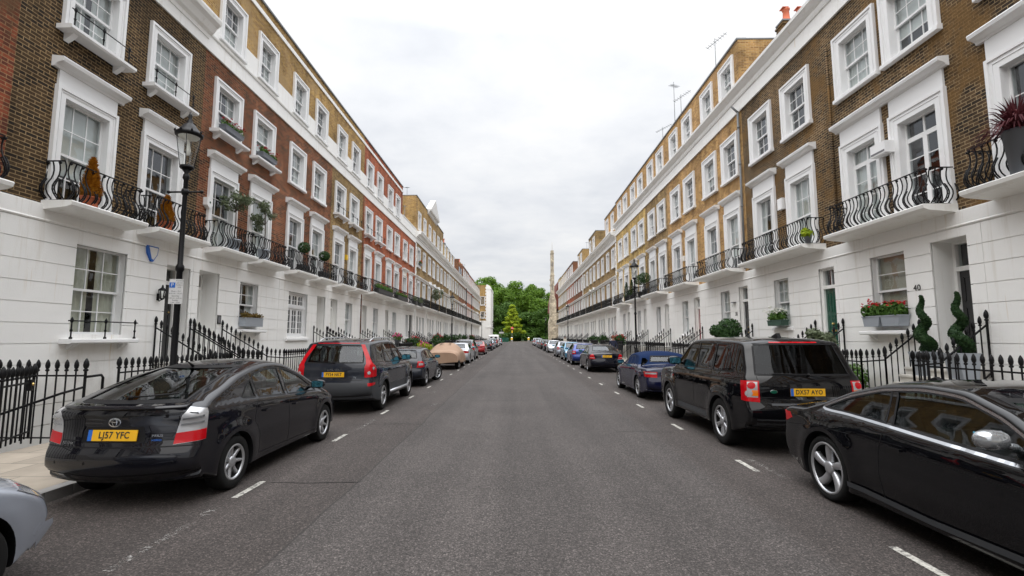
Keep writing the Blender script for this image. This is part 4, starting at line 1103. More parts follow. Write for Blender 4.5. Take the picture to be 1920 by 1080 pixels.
def lights_for(kind):
    """(view, polygon, material slot) for the rear lamps and head lamps; slots: 0 red 1 amber 2 white 3 dark 4 silver"""
    if kind == 'liftback':
        return dict(rear=[(('rc', 48), [(-.12, .67), (.165, .70), (.185, .98), (.175, 1.02), (.02, 1.045), (-.055, .97)], 2), (('rc', 48), [(-.118, .674), (.163, .704), (.168, .815), (-.095, .785)], 0, .010), (('rc', 48), [(-.06, .86), (.14, .88), (.145, .90), (-.055, .88)], 4, .010), (('rc', 48), [(-.05, .92), (.14, .94), (.145, .96), (-.045, .94)], 4, .010)],
                    front=[(('fc', 45), [(-.3, .60), (.12, .62), (.26, .80), (.0, .76), (-.25, .68)], 2)], fog=[])
    if kind == 'suv_tall':
        return dict(rear=[(('rc', 55), [(-.13, .86), (.19, .87), (.20, 1.02), (.16, 1.12), (.06, 1.2), (.02, 1.30), (-.05, 1.62), (-.13, 1.62), (-.08, 1.3), (-.09, 1.17), (-.13, 1.1)], 0), (('rc', 55), [(-.06, .93), (-.01, .93), (0, .98), (-.03, 1.01), (-.07, .98)], 2, .012), (('rc', 55), [(.05, 1.03), (.10, 1.03), (.11, 1.08), (.08, 1.11), (.04, 1.08)], 4, .012), (('rc', 50), [(-.06, .66), (.17, .68), (.17, .74), (-.06, .73)], 0)],
                    front=[(('fc', 45), [(-.3, .82), (.15, .84), (.2, .98), (-.28, .98)], 2)], fog=[])
    if kind == 'suv_box':
        return dict(rear=[(('rc', 50), [(-.16, .80), (.155, .82), (.165, 1.14), (-.15, 1.14)], 0), (('rc', 50), [(-.06, .89), (.02, .89), (.02, 1.0), (-.06, 1.0)], 1, .010), (('rc', 50), [(-.075, 1.02), (.0, 1.02), (.0, 1.11), (-.075, 1.11)], 2, .010),
                        (('rc', 50), [(-.06 + .15 + .045 * math.cos(a), .955 + .05 * math.sin(a)) for a in [i * .7 for i in range(9)]], 4, .011)] if False else
                    [(('rc', 50), [(-.14, .81), (.12, .83), (.13, 1.13), (-.13, 1.13)], 0), (('rc', 50), [(-.115, .88), (.02, .885), (.02, 1.115), (-.11, 1.115)], 2, .008), (('rc', 50), [(-.115, .905), (-.04, .905), (-.04, .99), (-.115, .99)], 1, .011),
                        (('rc', 50), [(-.035 + .052 * math.cos(a), 1.06 + .052 * math.sin(a)) for a in [i * .628 for i in range(10)]], 0, .012), (('rc', 50), [(.0 + .05 * math.cos(a), .94 + .05 * math.sin(a)) for a in [i * .628 for i in range(10)]], 2, .012)],
                    front=[(('fc', 45), [(-.3, .86), (.16, .88), (.16, 1.06), (-.28, 1.06)], 2)], fog=[])
    if kind == 'coupe':
        return dict(rear=[(('rc', 50), [(-.28, .72), (.10, .74), (.21, .80), (.16, .86), (-.28, .87)], 0)], front=[(('fc', 45), [(-.28, .54), (.12, .56), (.2, .68), (-.05, .66), (-.28, .6)], 2)], fog=[])
    if kind == 'hatchback':
        return dict(rear=[(('rc', 50), [(-.14, .70), (.20, .72), (.18, .86), (.06, .93), (-.10, .92)], 0), (('rc', 50), [(-.08, .78), (.09, .79), (.08, .86), (-.06, .86)], 2, .010)], front=[(('fc', 38), [(-.3, .55), (.18, .58), (.44, .735), (.1, .745), (-.25, .69)], 2)], fog=[])
    if kind == 'people_carrier':
        return dict(rear=[(('rc', 55), [(-.12, .76), (.14, .78), (.12, 1.05), (.04, 1.3), (-.05, 1.3), (-.1, 1.0)], 0)], front=[(('fc', 45), [(-.3, .62), (.14, .64), (.26, .88), (-.2, .80)], 2)], fog=[])
    return dict(rear=[(('rc', 52), [(-.18, .68), (.20, .70), (.12, .86), (-.02, .93), (-.10, .90)], 0), (('rc', 52), [(-.15, .735), (.14, .75), (.135, .775), (-.14, .76)], 2, .010)] if kind == 'saloon' else [(('rc', 52), [(-.22, .66), (.16, .68), (.2, .82), (-.22, .82)], 0), (('rc', 52), [(-.2, .75), (.12, .76), (.11, .8), (-.2, .8)], 2, .01)],
                front=[(('fc', 45), [(-.32, .58), (.12, .60), (.2, .74), (-.28, .70)], 2)], fog=[])
LENS = ['lens_red', 'lens_amber', 'lens_white', 'trim_black', 'lens_silver']

def build_car_kind(kind):
    """geometry shared by every car of a kind: list of (name, mesh, children, loc)"""
    C = CARS[kind]; B = Body(C); L, W, r = C['L'], C['W'], C['r']
    SL = ['paint_black', 'car_interior', 'trim_black', 'cladding_grey', 'soft_top_blue']
    me = B.me
    for q in SL: me.materials.append(MATS[q])
    for p in me.polygons:
        c = p.center; p.use_smooth = True
        m = 0
        if c.z < C['zbot'] + .055 and abs(p.normal.z) > .3: m = 2
        if C.get('lower') and c.z < C['lower'] + (0.0 if .5 < c.x < L - .5 else .12): m = 3
        if C.get('archblack'):
            for ax in C['axles']:
                if math.hypot(c.x - ax, c.z - r) < r + .13 and c.z < r + .4: m = 3
        if C.get('softtop') and c.z > interp(C['belt'], c.x) + .055 and .98 < c.x < 2.52: m = 4
        p.material_index = m
    # cutters
    w = MB()
    for ax in C['axles']:
        for sg in (-1, 1):
            n = 40; rad = r + .045; y0, y1 = sg * (W - .34), sg * (W + .3)
            vs = [(ax + rad * math.cos(2 * math.pi * k / n), y, r + rad * math.sin(2 * math.pi * k / n)) for y in (y0, y1) for k in range(n)]
            w.add(vs, [tuple(range(n)), tuple(range(n, 2 * n))[::-1]] + [(k, k + n, (k + 1) % n + n, (k + 1) % n) for k in range(n)], 0)
    cab = MB(); st = []
    fx = 0.74 if C['L'] > 0 else 0
    x = .12
    xs = []
    while x < L - .6:
        if B.topz(x) - .05 > interp(C['belt'], x) + .0: xs.append(x)
        x += .06
    xa, xb = xs[0], xs[-1]
    secs = []
    for x in xs:
        zt = B.topz(x) - .045; zb = interp(C['belt'], x) - .02
        zw = max(zb + .01, zt - .05)
        yw = max(.2, B.Y(x, min(zw, zt)) - .075); yb = B.Y(x, zb) - .07 - .30 * max(0, (.9 - x) / .9) ** 2; yw -= .26 * max(0, (.9 - x) / .9) ** 2
        secs.append([(x, -yb, .5), (x, -yb, zb), (x, -yw, zw), (x, -yw * .6, zt + .0), (x, yw * .6, zt + .0), (x, yw, zw), (x, yb, zb), (x, yb, .5)])
    vs = [v for q in secs for v in q]; k8 = 8
    fs = [(i * 8 + k, i * 8 + (k + 1) % 8, (i + 1) * 8 + (k + 1) % 8, (i + 1) * 8 + k) for i in range(len(secs) - 1) for k in range(8)]
    fs += [tuple(range(8))[::-1], tuple((len(secs) - 1) * 8 + k for k in range(8))]
    cab.add(vs, fs, 0)
    side = MB()
    for poly in C['side']:
        side.prism([tuple(p) for p in poly], -W - .2, W + .2, 'y')
    fr = MB()
    xm = (xa + xb) / 2
    fr.prism([tuple(p) for p in C['front']], xm + .3, L + .3, 'x'); fr.prism([tuple(p) for p in C['rear']], -.3, xm - .3, 'x')
    body = bool_diff(me, [(cab, ['car_interior']), (w, ['trim_black']), (side, ['trim_black']), (fr, ['trim_black'])])
    body.name = 'body'
    bm = bmesh.new(); bm.from_mesh(body)
    for e in bm.edges:
        if len(e.link_faces) == 2:
            e.smooth = e.calc_face_angle(0) < R(34) and e.link_faces[0].material_index // 1 == e.link_faces[1].material_index or (e.calc_face_angle(0) < R(20))
    bm.to_mesh(body); bm.free()
    for p in body.polygons: p.use_smooth = True
    parts = []
    # glass
    for i, poly in enumerate(C['side']):
        for sg in (1, -1):
            mb = MB(); B.panel(mb, poly, 'side', sg, -.006, 0, .07, skirt=False); parts.append(('side_window', mb.mesh('side_window', ['car_glass'], False), []))
    for nm, k, vw in (('windscreen', 'front', 'front'), ('rear_window', 'rear', 'rear')):
        mb = MB(); B.panel(mb, C[k], vw, 1, -.006, 0, .08, skirt=False); parts.append((nm, mb.mesh(nm, ['car_glass'], False), []))
    # seals and seams
    def line(nm, pts, view, sg, wd, off, cl=False):
        mb = MB(); B.strip(mb, pts, view, sg, wd, off, 0, cl)
        if mb.f: parts.append((nm, mb.mesh(nm, ['trim_black'], False), []))
    for sg in (1, -1):
        for poly in C['side']: line('window_seal', poly, 'side', sg, .022, .002, True)
    line('window_seal', C['front'], 'front', 1, .03, .002, True); line('window_seal', C['rear'], 'rear', 1, .03, .002, True)
    for sg in (1, -1):
        for s in C['seams']: line('shut_line', s, 'side', sg, .009, .0012)
    zb = .72 if kind not in ('suv_tall', 'suv_box') else .8
    hw = W * .74
    # tailgate / boot lid and bonnet shut lines
    line('shut_line', [(-hw, C['rear'][0][1] - .02), (-hw * .94, zb), (hw * .94, zb), (hw, C['rear'][0][1] - .02)], 'rear', 1, .009, .0012)
    line('shut_line', [(L - 1.2, -W * .78), (L - .45, -W * .66), (L - .3, 0), (L - .45, W * .66), (L - 1.2, W * .78)], 'top', 1, .009, .0012)
    # lamps
    LT = lights_for(kind)
    for nm, key in (('taillight', 'rear'), ('headlight', 'front')):
        for sg in (1, -1):
            kids = []
            first = LT[key][0]
            mb = MB(); B.panel(mb, first[1], first[0], sg, .006, 0, .04)
            for ex in LT[key][1:]:
                m2 = MB(); B.panel(m2, ex[1], ex[0], sg, ex[3] if len(ex) > 3 else .006, 0, .03); kids.append(('lens', m2.mesh('lens', [LENS[ex[2]]], True), []))
            parts.append((nm, mb.mesh(nm, [LENS[first[2]]], True), kids))
    # handles, mirrors
    for (hx, hz) in C['handles']:
        for sg in (1, -1):
            p, nn = B.proj(hx, hz, 'side', sg); mb = MB()
            mb.box(p.x - .09, p.x + .09, p.y + sg * .018, p.y + sg * .034, p.z - .013, p.z + .013)
            for q in (-.08, .08): mb.box(p.x + q - .012, p.x + q + .012, p.y - sg * .01, p.y + sg * .02, p.z - .012, p.z + .012)
            parts.append(('door_handle', mb.mesh('door_handle', ['HANDLE']) if False else mb, 'handle'))
    mx, mz = C['mirror']
    for sg in (1, -1):
        p, nn = B.proj(mx, mz - .02, 'side', sg); mb = MB()
        vs = []; n, mm = 14, 8; big = 1.25 if 'suv' in kind else 1.0
        c = Vector((p.x + .02, p.y + sg * .15, mz + .05))
        for j in range(mm + 1):
            for k in range(n):
                a = 2 * math.pi * k / n; b = math.pi * j / mm
                ex, ey, ez = math.sin(b) * math.cos(a), math.cos(b), math.sin(b) * math.sin(a)
                pw = lambda v, e: math.copysign(abs(v) ** e, v)
                X = pw(ex, .8) * .075; X = max(X, -.035) if True else X
                vs.append((c.x + X * big, c.y + sg * pw(ey, .75) * .115 * big, c.z + pw(ez, .8) * .07 * big))
        mb.add(vs, [(j * n + k, j * n + (k + 1) % n, (j + 1) * n + (k + 1) % n, (j + 1) * n + k) for j in range(mm) for k in range(n)], 0, True)
        mb.tube([(p.x + .02, p.y - sg * .03, mz - .01), (p.x + .02, p.y + sg * .07, mz + .02)], [.03, .022], 8)
        g = MB(); g.add([(c.x - .037 * big, c.y - .09 * big, c.z - .05 * big), (c.x - .037 * big, c.y + .09 * big, c.z - .05 * big), (c.x - .037 * big, c.y + .09 * big, c.z + .05 * big), (c.x - .037 * big, c.y - .09 * big, c.z + .05 * big)], [(0, 1, 2, 3)])
        parts.append(('wing_mirror', mb, ('mirror', g)))
    # seats and wheel
    xf = L * .52 if kind != 'coupe' else 2.35
    zf = C['belt'][1][1]
    for sx, ys in ((xf, (-.36, .36)), (xf - .85, (-.38, .38))):
        for y in ys:
            mb = MB(); h = interp(C['belt'], sx) + .02
            mb.prism([(sx - .10, .5), (sx + .45, .5), (sx + .45, .62), (sx + .05, .62), (sx - .10, h + .06), (sx - .2, h + .06)], y - .24, y + .24, 'y')
            mb.box(sx - .22, sx - .12, y - .12, y + .12, h + .1, h + .26)
            parts.append(('seat', mb.mesh('seat', ['seat_grey']), []))
    mb = MB(); mb.prism([(xb - .75, .5), (xb + .02, .5), (xb + .02, interp(C['belt'], xb) - .03), (xb - .3, interp(C['belt'], xb) + .0), (xb - .62, interp(C['belt'], xb) - .06)], -W + .14, W - .14, 'y')
    parts.append(('dashboard', mb.mesh('dashboard', ['trim_black']), []))
    # lower grille, number plate recess, exhaust
    if kind != 'liftback':
        mb = MB(); B.panel(mb, [(-.36, .42 if r < .35 else .55), (.36, .42 if r < .35 else .55), (.42, .56 if r < .35 else .74), (-.42, .56 if r < .35 else .74)], 'front', 1, .004, 0, .08); parts.append(('grille', mb.mesh('grille', ['trim_black'], True), []))
    ty, ri = wheel_meshes(r, C['rr'], C['tw'], C['style'])
    return dict(body=body, parts=parts, tyre=ty, rim=ri, B=B, C=C)

def set_slot(me, slot_from, matname):
    me = me.copy()
    for i, m in enumerate(me.materials):
        if m and m.name == slot_from: me.materials[i] = MATS[matname]
    return me
def plate_parts(root, B, view, z, text, col='plate_yellow', u=0, w=.52, blue=True, tilt=True):
    p, nn = B.proj(u, z, view)
    p = p + nn * .012
    sx = -1 if view == 'rear' else 1
    # orientation: face along nn
    zz = Vector((0, 0, 1)); xx = zz.cross(nn).normalized(); yy = nn.cross(xx)
    M = Matrix((xx, yy, nn)).transposed().to_euler()
    mb = MB(); mb.box(-w / 2, w / 2, -.0555, .0555, -.008, 0)
    if blue: mb.box(-w / 2 + .001, -w / 2 + .045, -.0555, .0555, .0005, .001, 1)
    o = obj('number_plate', mb.mesh('number_plate', [col, 'sign_blue']), root, p, M)
    if text:
        tm = text_mesh(text, .093, .0006, 'plate_lettering', 'text_black', 'CENTER', .86, .0022)
        obj('plate_lettering', tm, o, (.018 if blue else 0, 0, .0015))
    return o
def add_car(kind, label, loc, heading, paint, glassm='car_glass', plate=None, group='cars parked along the kerb', wheelturn=0, handle='body', mirror='body', name='parked_car', chrome=False, extras=None, softtop=None, full=True):
    K = cached(('car', kind), lambda: build_car_kind(kind)); C = K['C']; B = K['B']
    root = thing(name, label, 'car', loc, heading, group)
    me = K['body'].copy()
    for i, m in enumerate(me.materials):
        if m and m.name == 'paint_black' and paint != 'paint_black': me.materials[i] = MATS[paint]
        if m and m.name == 'soft_top_blue' and softtop: me.materials[i] = MATS[softtop]
    obj('body', me, root)
    for nm, g, kids in K['parts']:
        if kids == 'handle':
            mm = cached(('hm', kind, id(g), handle, paint), lambda: g.mesh('door_handle', ['chrome' if handle == 'chrome' else paint])); obj('door_handle', mm, root); continue
        if isinstance(kids, tuple) and kids[0] == 'mirror':
            mat = {'body': paint, 'black': 'trim_black', 'silver': 'lens_silver'}[mirror]
            mm = cached(('mm', kind, id(g), mat), lambda: g.mesh('wing_mirror', [mat])); o = obj('wing_mirror', mm, root)
            obj('mirror_glass', cached(('mg', kind, id(g)), lambda: kids[1].mesh('mirror_glass', ['mirror_blue'], False)), o); continue
        if nm in ('side_window', 'windscreen', 'rear_window') and glassm != 'car_glass' and not (glassm == 'car_glass_dark' and nm == 'windscreen'):
            g = cached(('gl', id(g), glassm), lambda: set_slot(g, 'car_glass', glassm))
        if nm == 'window_seal' and chrome and len(g.vertices) > 0 and 'side' and not g.name.startswith('zz') and abs(g.vertices[0].co.y) > 99: continue
        o = obj(nm, g, root)
        for kn, kg, _ in kids: obj(kn, kg, o)
    for ax in C['axles']:
        for sg in (1, -1):
            wt = wheelturn if ax > C['L'] / 2 else 0
            wo = bpy.data.objects.new('wheel', None); COL.objects.link(wo); wo.parent = root
            wo.location = (ax, sg * (C['W'] - C['tw'] / 2 - .018 + (.03 if wt else 0)), C['r']); wo.rotation_euler = (0, random.random() * 6, (0 if sg > 0 else math.pi) + wt)
            wo.rotation_mode = 'XYZ'
            # spin about the axle first, then turn
            M = Matrix.Rotation((0 if sg > 0 else math.pi) + wt, 4, 'Z') @ Matrix.Rotation(random.random() * 6, 4, 'Y')
            wo.rotation_euler = M.to_euler()
            obj('tyre', K['tyre'], wo); obj('rim', K['rim'], wo)
    if plate is not None:
        for pl in plate: plate_parts(root, B, *pl)
    if extras: extras(root, B, C)
    return root
def ph(h, sx=1): return h
# ------------------------------------------------------------------ camera, sky, light
cam = bpy.data.cameras.new('camera'); co = bpy.data.objects.new('camera', cam); COL.objects.link(co)
cam.sensor_width = 36; cam.lens = 17.006; cam.clip_end = 3000; cam.clip_start = .05
co.location = (0, 0, 1.8); co.rotation_euler = (R(90) + math.atan(92 / 907), 0, math.atan(8 / 907)); scene.camera = co
w = bpy.data.worlds.new('World'); scene.world = w; w.use_nodes = True; nt = w.node_tree; nt.nodes.clear()
out = nt.nodes.new('ShaderNodeOutputWorld'); bg = nt.nodes.new('ShaderNodeBackground'); nt.links.new(bg.outputs[0], out.inputs[0])
sky = nt.nodes.new('ShaderNodeTexSky'); sky.sky_type = 'NISHITA'; sky.sun_disc = False; sky.sun_elevation = R(55); sky.sun_rotation = R(200)
tc = nt.nodes.new('ShaderNodeTexCoord'); sp = nt.nodes.new('ShaderNodeSeparateXYZ'); nt.links.new(tc.outputs['Generated'], sp.inputs[0])
# cloud deck: direction projected on a plane overhead so that clouds flatten towards the horizon
zz = math_n(nt, 'MAXIMUM', math_n(nt, 'ADD', sp.outputs[2], .10), .03)
cb = nt.nodes.new('ShaderNodeCombineXYZ'); nt.links.new(math_n(nt, 'DIVIDE', sp.outputs[0], zz), cb.inputs[0]); nt.links.new(math_n(nt, 'DIVIDE', sp.outputs[1], zz), cb.inputs[1])
n1 = noise_n(nt, cb.outputs[0], .85, 6, .55); n2 = noise_n(nt, cb.outputs[0], 2.6, 5, .6)
cl = ramp(nt, math_n(nt, 'ADD', math_n(nt, 'MULTIPLY', n1, .75), math_n(nt, 'MULTIPLY', n2, .25)), [(.34, (.74, .77, .825)), (.48, (.90, .918, .95)), (.62, (1.04, 1.04, 1.04))])
# an overcast sky is brighter overhead than at the horizon
gr = ramp(nt, sp.outputs[2], [(0.0, .60), (.30, .77), (.55, .90), (.85, 3.0), (1.0, 3.6)])
SKY_L = 9.3
c2 = mixc(nt, 1.0, cl, gr, 'MULTIPLY'); sc = nt.nodes.new('ShaderNodeVectorMath'); sc.operation = 'SCALE'; nt.links.new(c2, sc.inputs[0]); sc.inputs['Scale'].default_value = SKY_L
nt.links.new(mixc(nt, .96, sky.outputs[0], sc.outputs[0]), bg.inputs['Color']); bg.inputs['Strength'].default_value = .1
sun = bpy.data.lights.new('sun', 'SUN'); sun.energy = 1.0; sun.angle = R(80); sun.color = (1, .96, .9)
so = bpy.data.objects.new('sun', sun); COL.objects.link(so); so.rotation_euler = (R(38), 0, R(-20))
scene.view_settings.view_transform = 'Standard'; scene.view_settings.look = 'None'; scene.view_settings.gamma = 1; scene.view_settings.exposure = .45
scene.view_settings.use_curve_mapping = False
scene.cycles.max_bounces = 8; scene.cycles.transparent_max_bounces = 14; scene.cycles.use_denoising = True
scene.cycles.diffuse_bounces = 4; scene.cycles.caustics_reflective = False; scene.cycles.caustics_refractive = False

# ------------------------------------------------------------------ ground
def sheet(name, x0, x1, y0, y1, z, mat):
    mb = MB(); mb.add([(x0, y0, z), (x1, y0, z), (x1, y1, z), (x0, y1, z)], [(0, 1, 2, 3)]); return struct(name, mb.mesh(name, [mat], False))
KL, KR = -5.12, 5.55
sheet('ground', -900, 900, -60, 2200, -2.4, 'earth')
sheet('road', KL - .05, KR + .05, -40, 128, 0, 'asphalt')
sheet('far_road', -60, 60, 128, 190, 0, 'asphalt')
for nm, a, b in (('pavement', -7.5, KL - .15), ('pavement', KR + .15, 8.0)):
    mb = MB(); mb.box(a, b, -40, 127.5, -.3, .12); struct(nm, mb.mesh(nm, ['paving_slabs']))
mb = MB()
for x in (KL - .15, KR):
    y = -20.0
    while y < 127:
        mb.box(x + .002, x + .148, y + .004, min(y + .91, 127.5), -.3, .118 + random.uniform(-.003, .003)); y += .92
struct('kerb', mb.mesh('kerb', ['kerb_granite']))
mb = MB(); mb.box(-900, 900, 190, 2000, -.3, .1); struct('park_ground', mb.mesh('park_ground', ['grass']))
mb = MB(); mb.box(-60, 60, 186.5, 190, -.3, .12); struct('far_pavement', mb.mesh('far_pavement', ['paving_slabs']))
# parking bay marks: short dashes each side
mb = MB(); mf = MB()
def dash(b, x, y0, y1, w=.075, dx=0): b.add([(x - w / 2, y0, .004), (x + w / 2, y0, .004), (x + w / 2 + dx, y1, .004), (x - w / 2 + dx, y1, .004)], [(0, 1, 2, 3)])
y = 5.62
for i in range(32): dash(mb, -3.17 + .002 * i, y, y + .62); y += 2.96
dash(mf, -3.16, 3.9, 4.9, .08); dash(mf, -3.18, 5.05, 5.3, .1); dash(mf, -3.1, 9.6, 10.8, .1); dash(mf, -2.2, 13.0, 13.5, .1); dash(mf, -2.7, 16.0, 16.7, .1)
y = 3.78
for i in range(32): dash(mb, 3.24 + .002 * i, y, y + .62); y += 2.96
dash(mf, 3.45, 6.4, 7.4, .09); dash(mf, 3.38, 13.1, 14.1, .09); dash(mf, 3.4, 18.6, 19.6, .09)
dash(mb, .2, 120, 122.4, .12); dash(mb, .2, 112, 113.4, .12)
struct('bay_markings', mb.mesh('bay_markings', ['road_paint'], False)); struct('faded_markings', mf.mesh('faded_markings', ['road_paint_faded'], False))

mb = MB()
for pts in ([(-3.05, 6.2), (-2.6, 6.18), (-1.95, 6.22)], [(-3.2, 10.2), (-2.4, 10.3), (-1.95, 10.25)], [(1.9, 9.5), (3.0, 9.45)], [(-1.2, 14.0), (1.5, 14.1)], [(1.9, 16.5), (3.1, 16.4)]):
    for a, b in zip(pts, pts[1:]): mb.add([(a[0], a[1] - .008, .0035), (b[0], b[1] - .008, .0035), (b[0], b[1] + .008, .0035), (a[0], a[1] + .008, .0035)], [(0, 1, 2, 3)])
struct('tar_seams', mb.mesh('tar_seams', ['tyre_rubber'], False))
# ------------------------------------------------------------------ the left terrace
ORD = ['first', 'second', 'third', 'fourth', 'fifth', 'sixth', 'seventh', 'eighth', 'ninth', 'tenth', 'eleventh', 'twelfth', 'thirteenth', 'fourteenth', 'fifteenth']
G1 = 'brick terraced houses along both sides of the street'
LH = {}
LH[0] = house(-1, 3.3, 8.6, 'dark red brick terraced house cut off by the left edge of the photo', 'brick_darkred', [4.6, 6.95], 'L', balc='each', attic='brick_ochre', seed=1, group=G1)
LH[1] = house(-1, 8.6, 13.95, 'dark brown brick terraced house with orange conifers on its balconies behind the near lamp post', 'brick_brown', [10.17, 12.48], 'L',
              gwin=[(10.86, 1.36, 1.86, 3.80, dict(style='sash', var='wide', cmat='curtain_cream', guard=True, sill='deep'))], door=(13.36, .95, 3.76, .4), cornice='big', deep2=True, guards=(0, 1), balc='each', seed=2, group=G1)
LH[2] = house(-1, 13.95, 19.1, 'red brown brick terraced house with dark red flowers in its upper window boxes, left side', 'brick_redbrown', [15.18, 17.45], 'L',
              gwin=[(16.97, 1.16, 2.16, 3.68, dict(style='sash', var='sides', sill='deep'))], door=(14.72, .98, 3.8, .55), deep2=True, doorcol='door_white', balc='each', seed=3, group=G1)
LH[3] = house(-1, 19.1, 24.2, 'brown red brick terraced house with a wide arched pane casement window on its ground floor', 'brick_redbrown', [20.25, 22.55], 'L',
              gwin=[(20.85, 1.8, 1.82, 3.70, dict(style='gothic', var=None))], door=(23.3, .98, 3.76, .6), balc='each', seed=4, doorcol='door_white', group=G1)
LH[4] = house(-1, 24.2, 29.3, 'ochre brown brick terraced house between a brown red and a bright red one, left side', 'brick_olive', [25.35, 27.6], 'L',
              gwin=[(27.2, 1.1, 1.82, 3.70, {})], door=(24.95, .9, 3.76), balc='each', deep2=True, guards=(0, 1), seed=5, doorcol='door_white', group=G1)
LH[5] = house(-1, 29.3, 34.4, 'nearest bright red brick terraced house, left side, with foliage along its balcony', 'brick_red', [30.4, 32.7], 'L',
              gwin=[(32.4, 1.1, 1.82, 3.70, {})], door=(30.0, .9, 3.76), balc=(29.5, 34.3), attic='brick_red', seed=6, deep2=True, guards=(0, 1), group=G1)
LH[6] = house(-1, 34.4, 39.45, 'bright red brick terraced house with the end of the brick attic storey, left side', 'brick_red', [35.5, 37.8], 'L',
              gwin=[(37.4, 1.1, 1.82, 3.70, {})], door=(35.2, .9, 3.76), balc=(34.6, 39.3), attic='brick_red', seed=7, group=G1)
LH[7] = house(-1, 39.45, 44.9, 'red brick terraced house without an attic storey, beside the tall ochre block, left side', 'brick_red', [40.6, 43.0], 'L',
              gwin=[(41.7, .9, 1.82, 3.70, {})], door=(43.3, 1.3, 3.76, .6), doorcol='door_lattice', balc=(39.7, 44.6), attic=None, seed=8, group=G1)
MATS_ = None
attL = {0: ('brick_ochre', 15.3), 1: ('brick_ochre', 15.3), 2: ('brick_olive', 15.3), 3: ('brick_yellow', 14.1), 4: ('brick_ochre', 13.9), 5: (None, 0), 6: ('slate', 14.4), 7: ('brick_redbrown', 14.5), 8: ('brick_redbrown', 14.5), 9: ('brick_red', 14.4), 10: ('brick_red', 14.4), 11: ('brick_ochre', 14.3), 12: ('brick_ochre', 14.3), 13: ('brick_ochre', 14.3)}
bL = ['brick_olive', 'brick_olive', 'brick_olive', 'brick_olive', 'brick_olive', 'brick_olive', 'brick_redbrown', 'brick_redbrown', 'brick_red', 'brick_red', 'brick_red', 'brick_olive', 'brick_olive', 'brick_olive']
for i in range(14):
    a = 44.9 + 5.7 * i; at, tp = attL[i]
    LH[8 + i] = house(-1, a, a + 5.7, '%s house of the white corniced terrace on the left%s' % (ORD[i], {0: ', with brick gable and quoins', 1: ', under the white pediment', 5: ', with no attic'}.get(i, ', counting away from the camera')),
                      bL[i], [a + 1.5, a + 4.25], 'B', gwin=[(a + 4.1, 1.0, 1.9, 3.7, {})] + ([(a + 2.5, .8, 1.9, 3.7, {})] if i < 6 else []), door=(a + 1.1, .9, 3.76),
                      attic=at if at != 'slate' else 'brick_redbrown', attop=tp or None, mansard=(at == 'slate'), balc=(a + .15, a + 5.55), balk='straight', quoin=(i in (0, 4)), pediment=(i == 1), seed=20 + i,
                      doorcol=['door_black', 'door_white', 'door_grey'][i % 3], group=G1)
# ------------------------------------------------------------------ the right terrace
RH = {}
RH[0] = house(1, 3.9, 9.75, 'brown brick terraced house cut off by the right edge, purple plant on its balcony', 'brick_brown_right', [8.52, 6.2], 'R', balc=(4.3, 9.4), attic=None, seed=41, style1='tall', group=G1)
RH[1] = house(1, 9.75, 14.2, 'brown brick terraced house numbered 40 with spiral topiaries at its black door', 'brick_brown_right', [11.07, 12.92], 'R',
              gwin=[(12.3, 1.14, 2.06, 3.90, dict(style='plain', var='half', cmat='blind_tan', sill='deep'))], door=(10.53, .9, 3.94, .5), balc=(10.25, 13.65), attic=None, style1='french', seed=42, group=G1)
RH[2] = house(1, 14.2, 19.65, 'brown brick terraced house with a green front door, right side', 'brick_brown_right', [15.8, 18.15], 'R',
              gwin=[(17.25, .95, 2.2, 3.86, dict(style='sash', var='full', sill='thin'))], door=(14.72, .74, 3.9, .1), doorcol='door_green', balc=(14.7, 19.0), attic=None, seed=43, group=G1)
RH[3] = house(1, 19.65, 24.75, 'orange brick terraced house numbered 38 next to the grey drainpipe, right side', 'brick_orange', [20.85, 23.1], 'R',
              gwin=[(21.9, .95, 2.0, 3.86, {})], door=(20.15, .8, 3.9, .15), balc=(19.95, 23.8), attic='brick_orange', seed=44, group=G1)
rcol = {4: 'brick_orange', 5: 'brick_olive', 6: 'brick_yellow', 7: 'brick_yellow'}
for i in range(4, 8):
    a = 24.75 + 5.1 * (i - 4) ; b = a + 5.1 if i < 7 else 45.3
    RH[i] = house(1, a, b, {4: 'mottled orange brick terraced house with a red door, second beyond the drainpipe', 5: 'brown olive brick terraced house between orange and yellow ones, right side', 6: 'yellow ochre brick terraced house with topiary balls on its balcony, right side', 7: 'yellow ochre brick terraced house with dark cone shrubs on its balcony, right side'}[i],
                  rcol[i], [a + 1.15, a + 3.45], 'R', gwin=[(a + 2.35, .95, 2.0, 3.8, {})], door=(a + .6, .8, 3.86, .18), doorcol=['door_red', 'door_black', 'door_black', 'door_blue'][i - 4], balc=(a + .3, a + 4.15), attic='brick_orange', seed=40 + i, group=G1)
attR = {0: ('brick_orange', 14.4), 1: (None, 0), 2: ('brick_olive', 14.5), 3: (None, 0), 4: ('brick_ochre', 14.4), 5: (None, 0), 6: ('brick_redbrown', 14.4), 7: ('brick_redbrown', 14.4), 8: ('brick_ochre', 14.4), 9: ('brick_yellow', 14.4), 10: ('brick_yellow', 14.6)}
bR = ['brick_olive', 'brick_olive', 'brick_olive', 'brick_olive', 'brick_redbrown', 'brick_redbrown', 'brick_red', 'brick_red', 'brick_olive', 'brick_olive', 'brick_ochre']
